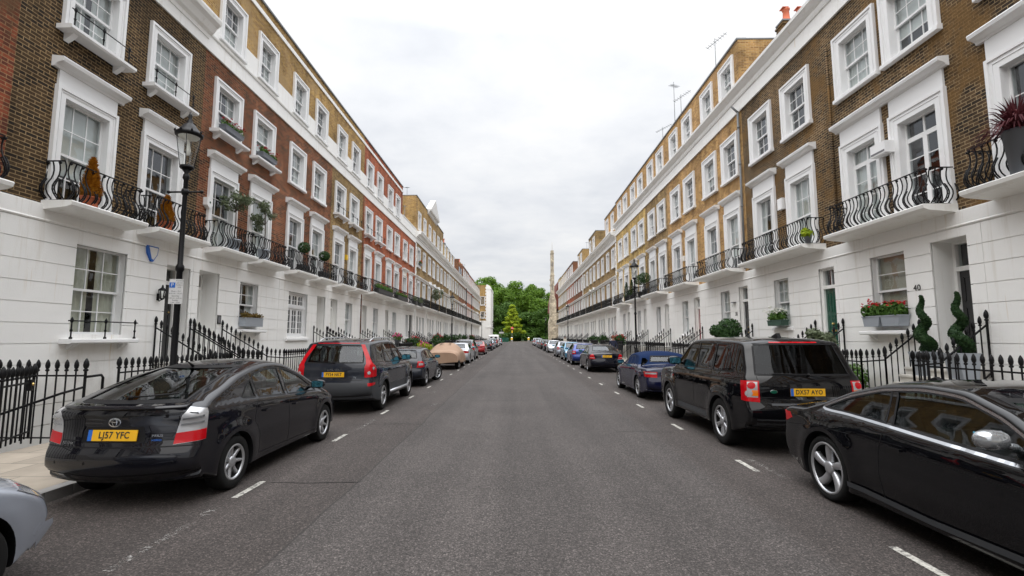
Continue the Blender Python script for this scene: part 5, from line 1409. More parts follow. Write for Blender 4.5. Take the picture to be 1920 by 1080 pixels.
for i in range(11):
    a = 45.3 + 5.75 * i; at, tp = attR[i]
    RH[8 + i] = house(1, a, a + 5.75, '%s house of the white corniced terrace on the right, %s' % (ORD[i], 'counting away from the camera' if i else 'with white quoins'), bR[i], [a + 1.5, a + 4.25], 'B',
                      gwin=[(a + 4.1, 1.0, 1.9, 3.7, {})] + ([(a + 2.5, .8, 1.9, 3.7, {})] if i < 6 else []), door=(a + 1.1, .9, 3.76), attic=at, attop=tp or None, balc=(a + .15, a + 5.6), balk='straight', quoin=(i in (0, 4)), seed=60 + i,
                      doorcol=['door_red', 'door_black', 'door_white', 'door_grey'][i % 4], group=G1)
# the terraces carry on behind the camera
for i in range(7):
    b = 3.3 - 5.1 * i
    house(-1, b - 5.1, b, 'brick terraced house of the left terrace nearer than the photo shows', ['brick_darkred', 'brick_brown', 'brick_ochre', 'brick_red'][i % 4], [b - 3.9, b - 1.6], 'L', gwin=[(b - 3.6, 1.3, 1.86, 3.8, {})], door=(b - 1.0, .95, 3.76, .4), balc='each', seed=100 + i, group='terraced houses behind the camera')
    b = 3.9 - 5.1 * i
    house(1, b - 5.1, b, 'brick terraced house of the right terrace nearer than the photo shows', ['brick_brown_right', 'brick_orange', 'brick_olive'][i % 3], [b - 3.9, b - 1.6], 'R', gwin=[(b - 3.6, 1.1, 2.0, 3.8, {})], door=(b - 1.0, .95, 3.86, .4), balc=(b - 5, b - .2), seed=120 + i, group='terraced houses behind the camera')
# railings, one run of ironwork per house
dl = {0: None, 1: (13.36, .95), 2: (14.72, .98), 3: (23.3, .98), 4: (24.95, .9), 5: (30.0, .9), 6: (35.2, .9), 7: (43.3, 1.3)}
bl = {0: (3.3, 6.85), 1: (9.0, 13.95), 2: (13.95, 19.1), 3: (19.1, 24.2), 4: (24.2, 29.3), 5: (29.3, 34.4), 6: (34.4, 39.45), 7: (39.45, 44.9)}
nm = {0: 'black spearhead railing at the left edge beside the open gate', 1: 'black spearhead railing behind the charcoal liftback and near lamp post', 2: 'black spearhead railing with sloping stair rails before the red brown brick house',
      3: 'black spearhead railing before the house with the arched pane window', 4: 'black spearhead railing with stair rails before the ochre brown house, left side', 5: 'black spearhead railing before the nearest bright red house',
      6: 'black spearhead railing before the second bright red house', 7: 'black spearhead railing before the house with the lattice gate'}
for i in range(8): railing_set(-1, bl[i][0], bl[i][1], dl[i], nm[i])
for i in range(14):
    a = 44.9 + 5.7 * i; railing_set(-1, a, a + 5.7, (a + 1.1, .9), 'black spearhead railing of the %s white corniced house on the left side' % ORD[i])
dr = {0: None, 1: (10.53, .9), 2: (14.72, .74), 3: (20.15, .8), 4: (25.35, .8), 5: (30.45, .8), 6: (35.55, .8), 7: (40.65, .8)}
br = {0: (3.9, 9.5), 1: (9.5, 14.2), 2: (14.2, 19.65), 3: (19.65, 24.75), 4: (24.75, 29.85), 5: (29.85, 34.95), 6: (34.95, 40.05), 7: (40.05, 45.3)}
nr = ['black spearhead railing at the right edge behind the black coupe', 'black spearhead railing with sloping stair rails at the number 40 house', 'black spearhead railing before the green door', 'black spearhead railing before the number 38 house, beyond the box shrub',
      'black spearhead railing before the house with the red door, right side', 'black spearhead railing before the olive brown brick house, right side', 'black spearhead railing before the nearer yellow brick house, by the lamp post', 'black spearhead railing before the farther yellow brick house']
for i in range(8): railing_set(1, br[i][0], br[i][1], dr[i], nr[i])
for i in range(11):
    a = 45.3 + 5.75 * i; railing_set(1, a, a + 5.75, (a + 1.1, .9), 'black spearhead railing of the %s white corniced house on the right side' % ORD[i])
# the open gate at the left edge
g = thing('iron_gate', 'black iron gate standing open at the top of the area steps, left edge', 'gate', (-7.4, 7.0, 0), R(115))
mb = MB(); spear_rail(mb, (0, 0), (.95, 0), .2, .2, 1.36, 1.36, .13); obj('gate_leaf', mb.mesh('gate_leaf', ['iron_black']), g)
mb = MB(); mb.box(.8, .92, -.03, .03, .95, 1.12); obj('lock_box', mb.mesh('lock_box', ['iron_black']), g)
mb = MB(); mb.lathe([(0, -.05), (.025, -.04), (.025, 0)], 8, (.86, 0, 1.05), 'y'); obj('knob', mb.mesh('knob', ['brass']), g)
g = thing('gate_post_railing', 'short return of black railing with a curved handrail right of the open gate', 'railing', (-7.4, 8.35, 0), 0)
mb = MB(); spear_rail(mb, (0, 0), (-2.0, 0), .0, -.0, 1.42, 1.42, .17); obj('return_panel', mb.mesh('return_panel', ['iron_black']), g)
mb = MB(); mb.tube([(.02, .0, 1.12), (.02, .30, 1.13), (.02, .34, 1.08), (.02, .34, .2)], .022, 6); obj('handrail', mb.mesh('handrail', ['iron_black']), g)
mb = MB(); mb.tube([(0, 0, .95), (-.3, -.1, .85), (-1.8, -1.2, .1)], .02, 6); obj('area_handrail', mb.mesh('area_handrail', ['iron_black']), g)

# ------------------------------------------------------------------ things on the fronts
def part_on(H, s, name, mb, mats, y, z, w=0): return obj(name, mb.mesh(name, mats), H[0], (H[1](y), -w, z))
mb = MB(); mb.prism([(-.2, .16), (.2, .16), (.17, -.04), (.03, -.24), (-.03, -.24), (-.17, -.04)], -.10, -.053, 'y', 0); mb.prism([(-.13, .13), (.17, .13), (.14, -.04), (.03, -.19), (-.03, -.17)], -.108, -.101, 'y', 1)
part_on(LH[1], -1, 'alarm_box', mb, ['sign_blue', 'paint_white'], 12.28, 3.98)['label'] = 'dark blue and white shield shaped alarm box'
mb = MB(); mb.prism([(-.13, .15), (.13, .15), (.13, -.08), (0, -.17), (-.13, -.08)], -.14, -.0, 'y', 0); mb.lathe([(0, -.15), (.035, -.145), (.035, -.14)], 10, (0, 0, .02), 'y', 1)
part_on(LH[2], -1, 'alarm_box', mb, ['paint_white', 'door_green'], 14.38, 5.88)['label'] = 'white bell alarm box with a green emblem'
mb = MB(); mb.lathe([(.0, .26), (.02, .24), (.03, .18), (.09, .13), (.095, .1), (.06, .1)], 6, (0, -.17, 0), 'z', 0); mb.lathe([(.085, .09), (.05, -.1)], 6, (0, -.17, 0), 'z', 1); mb.lathe([(.055, -.1), (.055, -.12), (.0, -.16)], 6, (0, -.17, 0), 'z', 0)
for k in range(6): a = math.pi / 3 * k; mb.tube([(.087 * math.cos(a), -.17 + .087 * math.sin(a), .1), (.052 * math.cos(a), -.17 + .052 * math.sin(a), -.1)], .008, 4)
mb.tube([(0, -.17, -.13), (0, -.1, -.18), (0, -.05, -.1)], .014, 6); mb.box(-.04, .04, -.07, -.053, -.16, .02)
part_on(LH[1], -1, 'wall_lantern', mb, ['iron_black', 'lamp_glass'], 12.62, 2.92)
mb = MB(); mb.box(-.09, .09, -.075, -.055, -.14, .14); mb.box(-.06, .06, -.08, -.0755, -.1, .1, 1); part_on(LH[2], -1, 'intercom_panel', mb, ['text_black', 'text_grey'], 15.3, 2.35)
mb = MB(); mb.box(-.25, .25, -.30, -.02, -.15, .15); mb.box(-.22, .22, -.31, -.301, -.11, -.07, 1); part_on(RH[1], 1, 'vent_box', mb, ['paint_white', 'text_grey'], 11.98, 6.55)
mb = MB(); mb.box(-.14, .14, -.14, -.0, -.2, .2); part_on(RH[2], 1, 'alarm_box', mb, ['paint_white'], 16.9, 6.5)
mb = MB(); mb.box(-.1, .1, -.12, -.0, -.14, .14); part_on(LH[4], -1, 'alarm_box', mb, ['sign_yellow'], 26.5, 6.2)['label'] = 'small yellow alarm box'
mb = MB(); mb.box(-.1, .1, -.12, -.0, -.14, .14); part_on(RH[4], 1, 'alarm_box', mb, ['stucco_cream'], 27.0, 6.2)
for nm_, H, t, y, z, sz in (('house_number', RH[1], '40', 11.42, 2.95, .2), ('house_number', RH[3], '38', 20.85, 2.78, .22)):
    o = obj(nm_, text_mesh(t, sz, .004, 'house_number', 'text_black'), H[0], (H[1](y), -.060, z), (R(90), 0, 0))
mb = MB(); mb.box(-.12, .12, -.18, -.05, .02, .06); mb.lathe([(.07, .02), (.05, -.16), (.0, -.18)], 8, (0, -.13, 0), 'z', 1); part_on(RH[3], 1, 'wall_lantern', mb, ['text_grey', 'lamp_glass'], 20.95, 3.25)
mb = MB(); mb.tube([(0, -.09, 0), (0, -.09, 6.7)], .045, 8); mb.tube([(0, -.09, 6.7), (.0, -.35, 6.95)], .045, 8)
for z in (.8, 2.6, 4.4, 6.0): mb.tube([(0, -.09, z), (0, -.09, z + .08)], .06, 8)
part_on(RH[3], 1, 'drainpipe', mb, ['lead_grey'], 19.78, 4.6)
mb = MB(); mb.tube([(0, -.04, 0), (0, -.04, 6.0)], .03, 6); part_on(RH[1], 1, 'cable_pipe', mb, ['brick_brown_right'], 14.05, 4.6)
mb = MB(); mb.tube([(0, -.08, 0), (0, -.08, 8.5)], .04, 6); part_on(LH[4], -1, 'drainpipe', mb, ['brick_redbrown'], 29.25, 2.0)
for H, y in ((LH[15], 0), (LH[17], 0)):
    mb = MB(); mb.tube([(0, -.12, 0), (0, -.12, 10.6)], .09, 6); obj('drainpipe', mb.mesh('drainpipe', ['iron_satin']), H[0], (2.8, 0, .3))
# chimney with pots over the party wall of the second brown house
def chimney(H, y, z0, z1, x0, x1, npots, mat='brick_brown_right'):
    mb = MB(); a, b = x0 - HX, x1 - HX
    mb.box(-.26, .26, a, b, z0, z1); mb.box(-.3, .3, a - .04, b + .04, z1 - .16, z1 - .08); mb.box(-.28, .28, a - .02, b + .02, z1, z1 + .06, 1)
    o = obj('chimney', mb.mesh('chimney', [mat, 'lead_grey']), H[0], (H[1](y), 0, 0))
    for k in range(npots):
        mb = MB(); c = a + (b - a) * (k + .5) / npots
        mb.lathe([(.16, 0), (.17, .1), (.14, .14), (.12, .5), (.15, .54), (.16, .6), (.12, .62), (.1, .5)], 12, (0, c, z1 + .06)); mb.box(-.14, .14, c - .2, c + .05, z1 + .68, z1 + .71)
        obj('chimney_pot', mb.mesh('chimney_pot', ['chimney_pot']), o)
chimney(RH[2], 19.35, 11.5, 14.98, 11.15, 13.6, 4)
chimney(LH[9], 54.5, 12, 16.3, 12.5, 14.5, 3, 'brick_ochre')
chimney(LH[12], 70.6, 12, 15.6, 10.5, 14.0, 6, 'text_grey')
chimney(LH[15], 90.6, 12, 15.8, 10.5, 13.0, 4, 'brick_ochre')
chimney(RH[11], 68, 12, 15.6, 12.0, 14.0, 4, 'brick_ochre')
def aerial(H, y, w, z, h, rot):
    mb = MB(); mb.tube([(0, 0, 0), (0, 0, h)], .02, 5); c = Vector((0, 0, h * .93)); d = Vector((math.cos(rot), math.sin(rot), .25)).normalized(); e = Vector((-d.y, d.x, 0))
    mb.tube([c - d * .5, c + d * .7], .014, 4)
    for k in range(8): q = c - d * .45 + d * .15 * k; mb.tube([q - e * .18, q + e * .18], .009, 4)
    obj('tv_aerial', mb.mesh('tv_aerial', ['lead_grey']), H[0], (H[1](y), w, z))
aerial(RH[3], 24.2, 1.0, 14.5, 3.0, .6); aerial(RH[5], 30.2, .8, 14.5, 3.9, 2.4); aerial(RH[4], 29.0, .8, 14.5, 2.4, .7); aerial(RH[5], 32.8, .8, 14.5, 2.0, .9); aerial(LH[8], 45.3, 1.0, 15.2, 1.0, .5); aerial(LH[17], 97, 1.0, 14.3, 2.2, .5); aerial(RH[12], 71, 1.0, 14.3, 1.6, 2.8); aerial(LH[7], 44.5, 1.0, 11.8, 2.4, .8)

# ------------------------------------------------------------------ plants and pots
def pot_round(r, h, taper=.75): m = MB(); m.lathe([(r * taper, 0), (r * .97, h * .9), (r * 1.06, h * .9), (r * 1.06, h), (r * .9, h), (r * .88, h * .9), (0, h * .9)], 16); return m
def plant(name, label, cat, loc, pot, potmat, foliage, leafmats, stems=None, group=None, potname='pot'):
    t = thing(name, label, cat, loc, 0, group)
    if pot: obj(potname, pot.mesh(potname, [potmat]), t)
    obj('foliage', foliage.mesh('foliage', leafmats, False), t)
    if stems: obj('stem', stems.mesh('stem', ['bark']), t)
    return t
def cone_foliage(z0, z1, r, n, size):
    m = MB()
    for _ in range(n):
        t = random.random() ** 1.4; z = z0 + (z1 - z0) * t; rr = r * (1 - t) ** .8 * (.8 + .25 * random.random()) * min(1, .55 + t * 4); a = random.random() * 6.283
        c = Vector((rr * math.cos(a), rr * math.sin(a), z)); d = Vector((math.cos(a), math.sin(a), .7)).normalized(); e = Vector((-math.sin(a), math.cos(a), random.uniform(-.3, .3)))
        s = size * random.uniform(.6, 1.3); m.add([c - e * s * .5, c + e * s * .5, c + d * s * 1.4], [(0, 1, 2)])
    return m
for y, h, lb in ((10.05, 1.15, 'taller'), (12.3, 1.0, 'smaller')):
    plant('potted_conifer', '%s orange golden conifer in a terracotta pot on the brown house balcony' % lb, 'potted plant', (-9.14, y, 4.54), pot_round(.17, .24), 'terracotta', cone_foliage(.2, h - .05, .20, 2400, .045), ['leaf_gold'])
    
def loose_tree(r, z, n, rng, size=.05):
    m = MB(); bl = [(rng.gauss(0, r * .45), rng.gauss(0, r * .45), z + rng.gauss(0, r * .4), r * .4, r * .4, r * .35) for _ in range(9)]
    leaves(m, bl, n, size, shell=.1); st = MB(); st.tube([(0, 0, .2), (.02, .01, z * .6), (0, 0, z)], [.02, .018, .01], 6)
    for b in bl: st.tube([(0, 0, z * .75), ((b[0]) * .6, b[1] * .6, (z * .8 + b[2]) / 2 + .05), b[:3]], [.01, .007, .004], 4)
    return m, st
rng = random.Random(3)
for y, lb in ((15.35, 'nearer'), (17.2, 'farther')):
    f, st = loose_tree(.5, 1.75, 750, rng)
    plant('potted_olive_tree', '%s spindly olive tree in a grey pot on the red brown house balcony' % lb, 'potted plant', (-9.14, y, 4.54), pot_round(.2, .4), 'planter_grey', f, ['leaf_olive'], st)
def ball_tree(r, z, n=900):
    m = MB(); leaves(m, [(0, 0, z, r, r, r * .92)], n, .035, shell=.75); m2 = MB(); m2.tube([(0, 0, .2), (0, 0, z)], .015, 6); return m, m2
for s, y, lb, z0 in ((-1, 20.5, 'nearer', 1.1), (-1, 22.7, 'farther', 1.1)):
    f, st = ball_tree(.26, z0); pb = MB(); pb.box(-.12, .12, -.4, .4, 0, .32)
    plant('ball_topiary', '%s ball topiary on a stem in a black trough, left side balcony' % lb, 'potted plant', (-9.14, y, 4.54), pb, 'planter_black', f, ['leaf_box'], st)
for y, lb in ((34.9, 'farther'), (33.6, 'nearer')):
    f, st = ball_tree(.42, 1.25, 1200)
    plant('ball_topiary', '%s large ball topiary on a right side balcony behind the lamp post' % lb, 'potted plant', (8.95, y, 4.67), pot_round(.2, .4), 'planter_black', f, ['leaf_box'], st)
for y, lb in ((39.2, 'farther'), (37.4, 'nearer')):
    plant('cone_topiary', '%s dark green cone topiary on a right side balcony of the yellow house' % lb, 'potted plant', (8.95, y, 4.67), pot_round(.2, .35), 'planter_black', cone_foliage(.3, 1.55, .26, 1500, .05), ['leaf_box'])
# flowers in boxes
def box_plant(name, label, loc, L, D, H, potmat, leafs, petals, rz=0, hf=.2, n=500, np_=60, flare=.04, size=.04, group='window boxes and planters'):
    t = thing(name, label, 'window box', loc, rz, group)
    m = MB(); m.prism([(-L / 2 + flare, 0), (L / 2 - flare, 0), (L / 2, H), (-L / 2, H)], -D / 2, D / 2, 'y'); m.prism([(-L / 2 - .01, H - .03), (L / 2 + .01, H - .03), (L / 2 + .01, H), (-L / 2 - .01, H)], -D / 2 - .01, D / 2 + .01, 'y')
    obj('planter', m.mesh('planter', [potmat]), t)
    k = max(2, int(L / .16)); bl = [(-L / 2 + L * (i + .5) / k, random.uniform(-.03, .03), H + hf * .35, L / k * .75, D * .6, hf * random.uniform(.5, .8)) for i in range(k)]
    f = MB(); leaves(f, bl, n, size, shell=.2); obj('foliage', f.mesh('foliage', [leafs], False), t)
    if petals:
        f = MB()
        for _ in range(np_):
            b = random.choice(bl); c = (b[0] + random.gauss(0, .06), b[1] - .02 + random.gauss(0, D * .4), b[2] + b[5] * random.uniform(.5, 1.25))
            leaves(f, [(c[0], c[1], c[2], .03, .03, .025)], 9, .02, shell=.3)
        obj('flowers', f.mesh('flowers', [petals], False), t)
    return t
box_plant('window_box', 'dark red flowers in a box on the left upper window of the red brown house', (-9.3, 15.18, 8.37), 1.05, .2, .16, 'planter_dark', 'leaf_mid', 'petal_darkred', R(90), .22, 380, 40)
box_plant('window_box', 'dark red flowers in a box on the right upper window of the red brown house', (-9.3, 17.45, 8.37), 1.05, .2, .16, 'planter_dark', 'leaf_mid', 'petal_darkred', R(90), .22, 380, 40)
box_plant('window_box', 'pale grey window box with autumn coloured foliage on the ground floor window sill', (-9.32, 16.97, 2.17), 1.12, .24, .3, 'planter_grey', 'leaf_autumn', None, R(90), .18, 700, 0, .0)
for y, lb in ((12.62, 'farther'), (11.98, 'nearer')): box_plant('window_box', '%s grey tapered planter of red geraniums under the number 40 house window' % lb, (9.30, y, 2.07), .62, .26, .27, 'planter_grey', 'leaf_mid', 'petal_red', R(-90), .32, 1300, 26, .06, .04)
box_plant('window_box', 'dark green window box of white daisies before the net curtained window', (9.26, 17.25, 2.2), .95, .26, .2, 'planter_green', 'leaf_mid', 'petal_white', R(-90), .38, 900, 80)
box_plant('balcony_planter', 'long dark planter of trailing foliage on the nearest bright red house balcony', (-8.85, 32.2, 4.6), 3.6, .3, .3, 'planter_black', 'leaf_mid', 'petal_darkred', R(90), .35, 1500, 20)
box_plant('balcony_planter', 'long dark planter with red flowers on the second bright red house balcony', (-8.85, 37.0, 4.6), 3.0, .3, .3, 'planter_black', 'leaf_mid', 'petal_darkred', R(90), .3, 900, 40)
for y, lb in ((42.0, 'lattice gate house'), (44.2, 'first white corniced house')): box_plant('balcony_planter', 'planter of loose greenery on the balcony by the %s' % lb, (-8.8, y, 4.6), 1.0, .3, .3, 'planter_black', 'leaf_olive', None, R(90), .5, 500, 0)
f, st = loose_tree(.9, 1.6, 900, rng, .07); plant('potted_olive_tree', 'bushy olive tree on the long dark balcony beyond the red houses', 'potted plant', (-8.9, 54.0, 4.6), pot_round(.25, .4), 'planter_black', f, ['leaf_olive'], st)
box_plant('window_box', 'red geraniums on an upper window sill beyond the white quoins, left side', (-9.3, 46.4, 8.7), .9, .2, .16, 'planter_dark', 'leaf_mid', 'petal_red', R(90), .25, 300, 40)
# geraniums, shrubs standing by the railings
def shrub(name, label, loc, r, h, n, leafm, pet=None, size=.05, pot=True):
    m = MB(); leaves(m, [(0, 0, h, r, r, r * .9)] + [(random.gauss(0, r * .5), random.gauss(0, r * .5), h + random.gauss(0, r * .3), r * .55, r * .55, r * .5) for _ in range(6)], n, size, shell=.5)
    t = plant(name, label, 'shrub', loc, pot_round(r * .6, h - r * .6) if pot else None, 'planter_dark', m, [leafm])
    if pet:
        f = MB()
        for _ in range(40):
            d = Vector((random.gauss(0, 1), random.gauss(0, 1), abs(random.gauss(0, 1)))).normalized() * r * 1.02; leaves(f, [(d.x, d.y, h + d.z, .045, .045, .035)], 8, .03, shell=.3)
        obj('flowers', f.mesh('flowers', [pet], False), t)
    return t
shrub('box_shrub', 'large round dark green shrub above the railing beside number 38', (8.45, 19.35, .12), .48, 2.0, 5200, 'leaf_box', size=.045)
shrub('leafy_shrub', 'loose green shrub before the green door', (8.5, 13.6, .12), .36, 1.55, 1500, 'leaf_olive', size=.05)
shrub('pink_flower_pot', 'bright pink flowers on the railing beyond the grey estate car', (-8.0, 32.6, 1.0), .30, .8, 500, 'leaf_mid', 'petal_pink')
shrub('red_flower_pot', 'broad tub of red flowers at the railing, left side, before the second red house', (-8.0, 37.8, .4), .6, .9, 900, 'leaf_box', 'petal_red', .07)
shrub('yellow_green_pot', 'low yellow green plant with pink flowers behind the dark hatchback, left side', (-6.8, 36.0, .3), .4, .75, 500, 'leaf_lime', 'petal_pink', .07)
shrub('round_shrub', 'round dark shrub at the railing of the first white corniced house, left side', (-7.0, 43.0, .12), .42, 1.2, 600, 'leaf_box', None, .07)
for y, x, lb, pt in ((49.5, -8.0, 'second', 'petal_red'), (56, -8.0, 'third', None), (64, -8.0, 'fourth', None), (75, -8.0, 'sixth', None), (88, -8.0, 'eighth', 'petal_red')):
    shrub('railing_plant', 'leafy plant over the railing near the %s white corniced house, left side' % lb, (x, y, .8), .5, .9, 400, 'leaf_box', pt, .1)
for y, x, lb, pt in ((38.5, 8.2, 'farther yellow brick house', 'petal_red'), (47, 8.3, 'first white corniced house', None), (52, 8.3, 'second white corniced house', None)):
    shrub('railing_plant', 'leafy plant over the railing near the %s, right side' % lb, (x, y, .8), .45, .8, 400, 'leaf_box', pt, .1)
shrub('low_shrub', 'small green shrub behind the railing below the red geraniums', (8.9, 13.0, -.2), .35, 1.0, 700, 'leaf_mid')
# spiral topiaries
def spiral(z0, z1, r0, turns, n):
    m = MB()
    def ax(t): return z0 + (z1 - z0) * t
    for _ in range(n):
        t = random.random() ** 1.25; a = -turns * 6.283 * t + .6; R_ = r0 * (1 - t) ** .7 * .55
        tr = r0 * (.62 * (1 - t) ** .8 + .14)
        c = Vector((R_ * math.cos(a), R_ * math.sin(a), ax(t))); d = Vector((random.gauss(0, 1), random.gauss(0, 1), random.gauss(0, 1))).normalized()
        p = c + d * tr * random.uniform(.82, 1.03); e = d.cross(Vector((random.random(), random.random(), random.random()))).normalized(); f = d.cross(e); s = .022
        q = (d + Vector((random.gauss(0, .4), random.gauss(0, .4), random.gauss(0, .4)))).normalized(); e = q.cross(e).normalized(); f = q.cross(e)
        m.add([p - e * s, p + f * s, p + e * s, p - f * s], [(0, 1, 2, 3)])
    return m
for x, y, lb in ((8.95, 10.75, 'left of the number 40 black door'), (8.95, 9.88, 'right of the number 40 black door')):
    pb = MB(); h = .68; pb.prism([(-.13, 0), (.13, 0), (.21, h * .8), (.25, h), (-.25, h), (-.21, h * .8)], -.17, .17, 'y')
    plant('spiral_topiary', 'spiral topiary in a tall grey planter, %s' % lb, 'potted plant', (x, y, .80), pb, 'planter_grey', spiral(.72, 1.9, .18, 2.3, 8000), ['leaf_topiary'])
# purple spiky plant in a tall grey planter
pb = MB(); pb.lathe([(.15, 0), (.21, .75), (.23, .75), (.23, .8), (.19, .8), (.18, .72), (0, .72)], 16)
f = MB()
for _ in range(420):
    a = random.random() * 6.283; el = random.uniform(.15, 1.45); L_ = random.uniform(.4, .85); p = Vector((0, 0, .76)); d = Vector((math.cos(a) * math.cos(el), math.sin(a) * math.cos(el), math.sin(el)))
    e = Vector((-math.sin(a), math.cos(a), 0)) * .014; p1 = p + d * L_ * .6; p2 = p + d * L_ + Vector((0, 0, -.25 * L_ * math.cos(el) * 2))
    f.add([p - e, p + e, p1 + e, p1 - e, p2], [(0, 1, 2, 3), (3, 2, 4)])
plant('purple_cordyline', 'spiky purple leaved plant in a tall grey planter on the balcony at the right edge', 'potted plant', (8.95, 8.38, 4.67), pb, 'planter_dark', f, ['leaf_purple'])
shrub('balcony_pot', 'small bright green plant at the near end of the brown house balcony, right side', (8.95, 14.7, 4.67), .17, .3, 260, 'leaf_lime')

# ------------------------------------------------------------------ street lamps and signs
def make_lamp():
    t = thing('street_lamp', 'x', 'street lamp')
    m = MB(); m.lathe([(.15, 0), (.15, .12), (.11, .18), (.11, .95), (.13, 1.0), (.075, 1.08), (.07, 1.15), (.055, 1.2), (.05, 2.75), (.07, 2.78), (.07, 2.84), (.045, 2.88), (.038, 4.3), (.06, 4.34), (.05, 4.4), (.03, 4.42), (.09, 4.5)], 14)
    obj('post', m.mesh('post', ['iron_black']), t)
    m = MB(); m.tube([(-.28, 0, 4.1), (.28, 0, 4.1)], .016, 6)
    for s in (-1, 1): m.lathe([(0, -.03), (.028, -.015), (.028, .015), (0, .03)], 8, (s * .28, 0, 4.1))
    m.lathe([(.05, -.05), (.06, 0), (.05, .05)], 8, (0, 0, 4.1)); obj('ladder_bar', m.mesh('ladder_bar', ['iron_black']), t)
    h = bpy.data.objects.new('lantern', None)
    m = MB(); m.lathe([(.115, 4.50), (.125, 4.52), (.115, 4.55)], 18); m.lathe([(.20, 5.06), (.235, 5.07), (.24, 5.11), (.20, 5.14), (.15, 5.20), (.09, 5.27), (.05, 5.3), (.05, 5.34), (.025, 5.36), (.04, 5.42), (.01, 5.5), (0, 5.5)], 18)
    for k in range(8):
        a = math.pi / 4 * k; m.lathe([(.0, .05), (.018, .02), (.02, -.01), (0, -.01)], 5, (.232 * math.cos(a), .232 * math.sin(a), 5.12))
    for k in range(4): a = math.pi / 2 * k + .4; m.tube([(.118 * math.cos(a), .118 * math.sin(a), 4.54), (.205 * math.cos(a), .205 * math.sin(a), 5.07)], .007, 5)
    L = obj('lantern', m.mesh('lantern', ['iron_black']), t)
    m = MB(); m.lathe([(.112, 4.54), (.2, 5.065)], 24, cap=False); o = obj('glass', m.mesh('glass', ['lamp_glass'], False), L)
    for p in o.data.polygons: pass
    m = MB(); m.lathe([(0, 4.72), (.03, 4.74), (.045, 4.82), (.03, 4.9), (.02, 4.98), (.02, 5.06)], 10); m.lathe([(0, 5.0), (.16, 5.03), (.18, 5.06)], 16, cap=False); obj('bulb', m.mesh('bulb', ['bulb']), L)
    for ch in t.children:
        for q in [ch] + list(ch.children):
            if ch.name.startswith('lantern'): q.data.transform(Matrix.Diagonal((.87, .87, 1, 1)))
            elif ch.name.startswith('post'): q.data.transform(Matrix.Diagonal((.9, .9, 1, 1)))
    return t
lamp0 = make_lamp()
for i, (x, y, lb) in enumerate([(-5.55, 7.86, 'black lamp post carrying the parking sign, nearest on the left'), (5.75, 23.4, 'black lamp post nearest on the right, beyond the black off roader'), (-5.55, 41.8, 'second black lamp post on the left, before the long balcony'),
                                (5.8, 54.5, 'second black lamp post on the right, before the corniced terrace'), (-5.55, 78, 'third black lamp post on the left, near the end of the terrace'), (-5.4, 112, 'lamp post against the dark trees, left of the yellow green tree'), (5.6, 92, 'lamp post against the dark trees left of the church spire')]):
    o = lamp0 if i == 0 else copy_tree(lamp0)
    o.location = (x, y, .12); tag(o, lb, 'street lamp', 'black lantern lamp posts')
t = thing('parking_sign', 'white parking sign with a blue P square on the nearest lamp post', 'sign', (-5.55, 7.86, 0), R(8))
m = MB(); m.box(-.105, .105, -.072, -.066, 2.335, 2.74); m.box(-.10, -.015, -.075, -.0725, 2.60, 2.685, 1); m.tube([(-.05, -.03, 2.65), (.05, -.03, 2.65)], .04, 6, 2)
obj('plate', m.mesh('plate', ['sign_white', 'sign_blue', 'iron_black']), t)
for s, x, z, sz, mt in (('P', -.058, 2.642, .085, 'sign_white'), ('Resident', .052, 2.715, .03, 'text_black'), ('permit', .05, 2.68, .03, 'text_black'), ('holders', .05, 2.645, .03, 'text_black'), ('only', .05, 2.61, .03, 'text_black'),
                        ('Mon - Fri', 0, 2.54, .035, 'text_black'), ('8.30 am - 10 pm', 0, 2.505, .027, 'text_black'), ('Saturday', 0, 2.465, .03, 'text_black'), ('8.30 am - 6.30 pm', 0, 2.43, .025, 'text_black'), ('Sunday', 0, 2.395, .03, 'text_black'), ('1 pm - 5 pm', 0, 2.36, .027, 'text_black')):
    obj('lettering', text_mesh(s, sz, .0004, 'lettering', mt), t, (x, -.0765 if mt == 'sign_white' else -.073, z), (R(90), 0, 0))
# no entry sign and street things at the far junction
t = thing('no_entry_sign', 'red and white round no entry sign on a post under the yellow green tree', 'sign', (-1.5, 176, 0))
m = MB(); m.tube([(0, 0, 0), (0, 0, 4.4)], .06, 6); obj('post', m.mesh('post', ['text_grey']), t)
m = MB(); m.lathe([(0, -.1), (.55, -.1), (.55, -.06), (0, -.06)], 24, (0, 0, 4.9), 'y'); m.box(-.4, .4, -.12, -.101, 4.82, 4.98, 1); obj('disc', m.mesh('disc', ['sign_red', 'sign_white']), t)
m = MB(); m.box(-.25, .25, -.12, -.1, 3.3, 4.1); obj('yellow_plate', m.mesh('yellow_plate', ['sign_yellow']), t)
for x, lb in ((-1.6, 'yellow and white bollard below the no entry sign'), (4.4, 'yellow bollard right of the no entry sign')):
    t = thing('bollard', lb, 'bollard', (x, 174, 0)); m = MB(); m.lathe([(.35, 0), (.35, 1.2), (.3, 1.7), (0, 1.8)], 10); obj('bollard_body', m.mesh('bollard_body', ['plate_white']), t); m = MB(); m.box(-.36, .36, -.37, -.35, .8, 1.5); obj('face', m.mesh('face', ['sign_yellow']), t)
t = thing('green_hoarding', 'low dark green hoarding at the far end of the road', 'hoarding', (-5.2, 178, 0)); m = MB(); m.box(-2.4, 2.4, -.05, .05, 0, 1.6); 
for k in range(5): m.box(-2.4 + 1.17 * k, -2.3 + 1.17 * k, -.1, -.051, 0, 1.7)
obj('boards', m.mesh('boards', ['door_green']), t)
t = thing('white_sign', 'small white sign on a pole left of the no entry sign', 'sign', (-4.6, 150, 0)); m = MB(); m.tube([(0, 0, 0), (0, 0, 4.2)], .05, 6); obj('post', m.mesh('post', ['text_grey']), t); m = MB(); m.box(-.75, .75, -.08, -.06, 2.9, 3.4); obj('plate', m.mesh('plate', ['sign_white']), t)

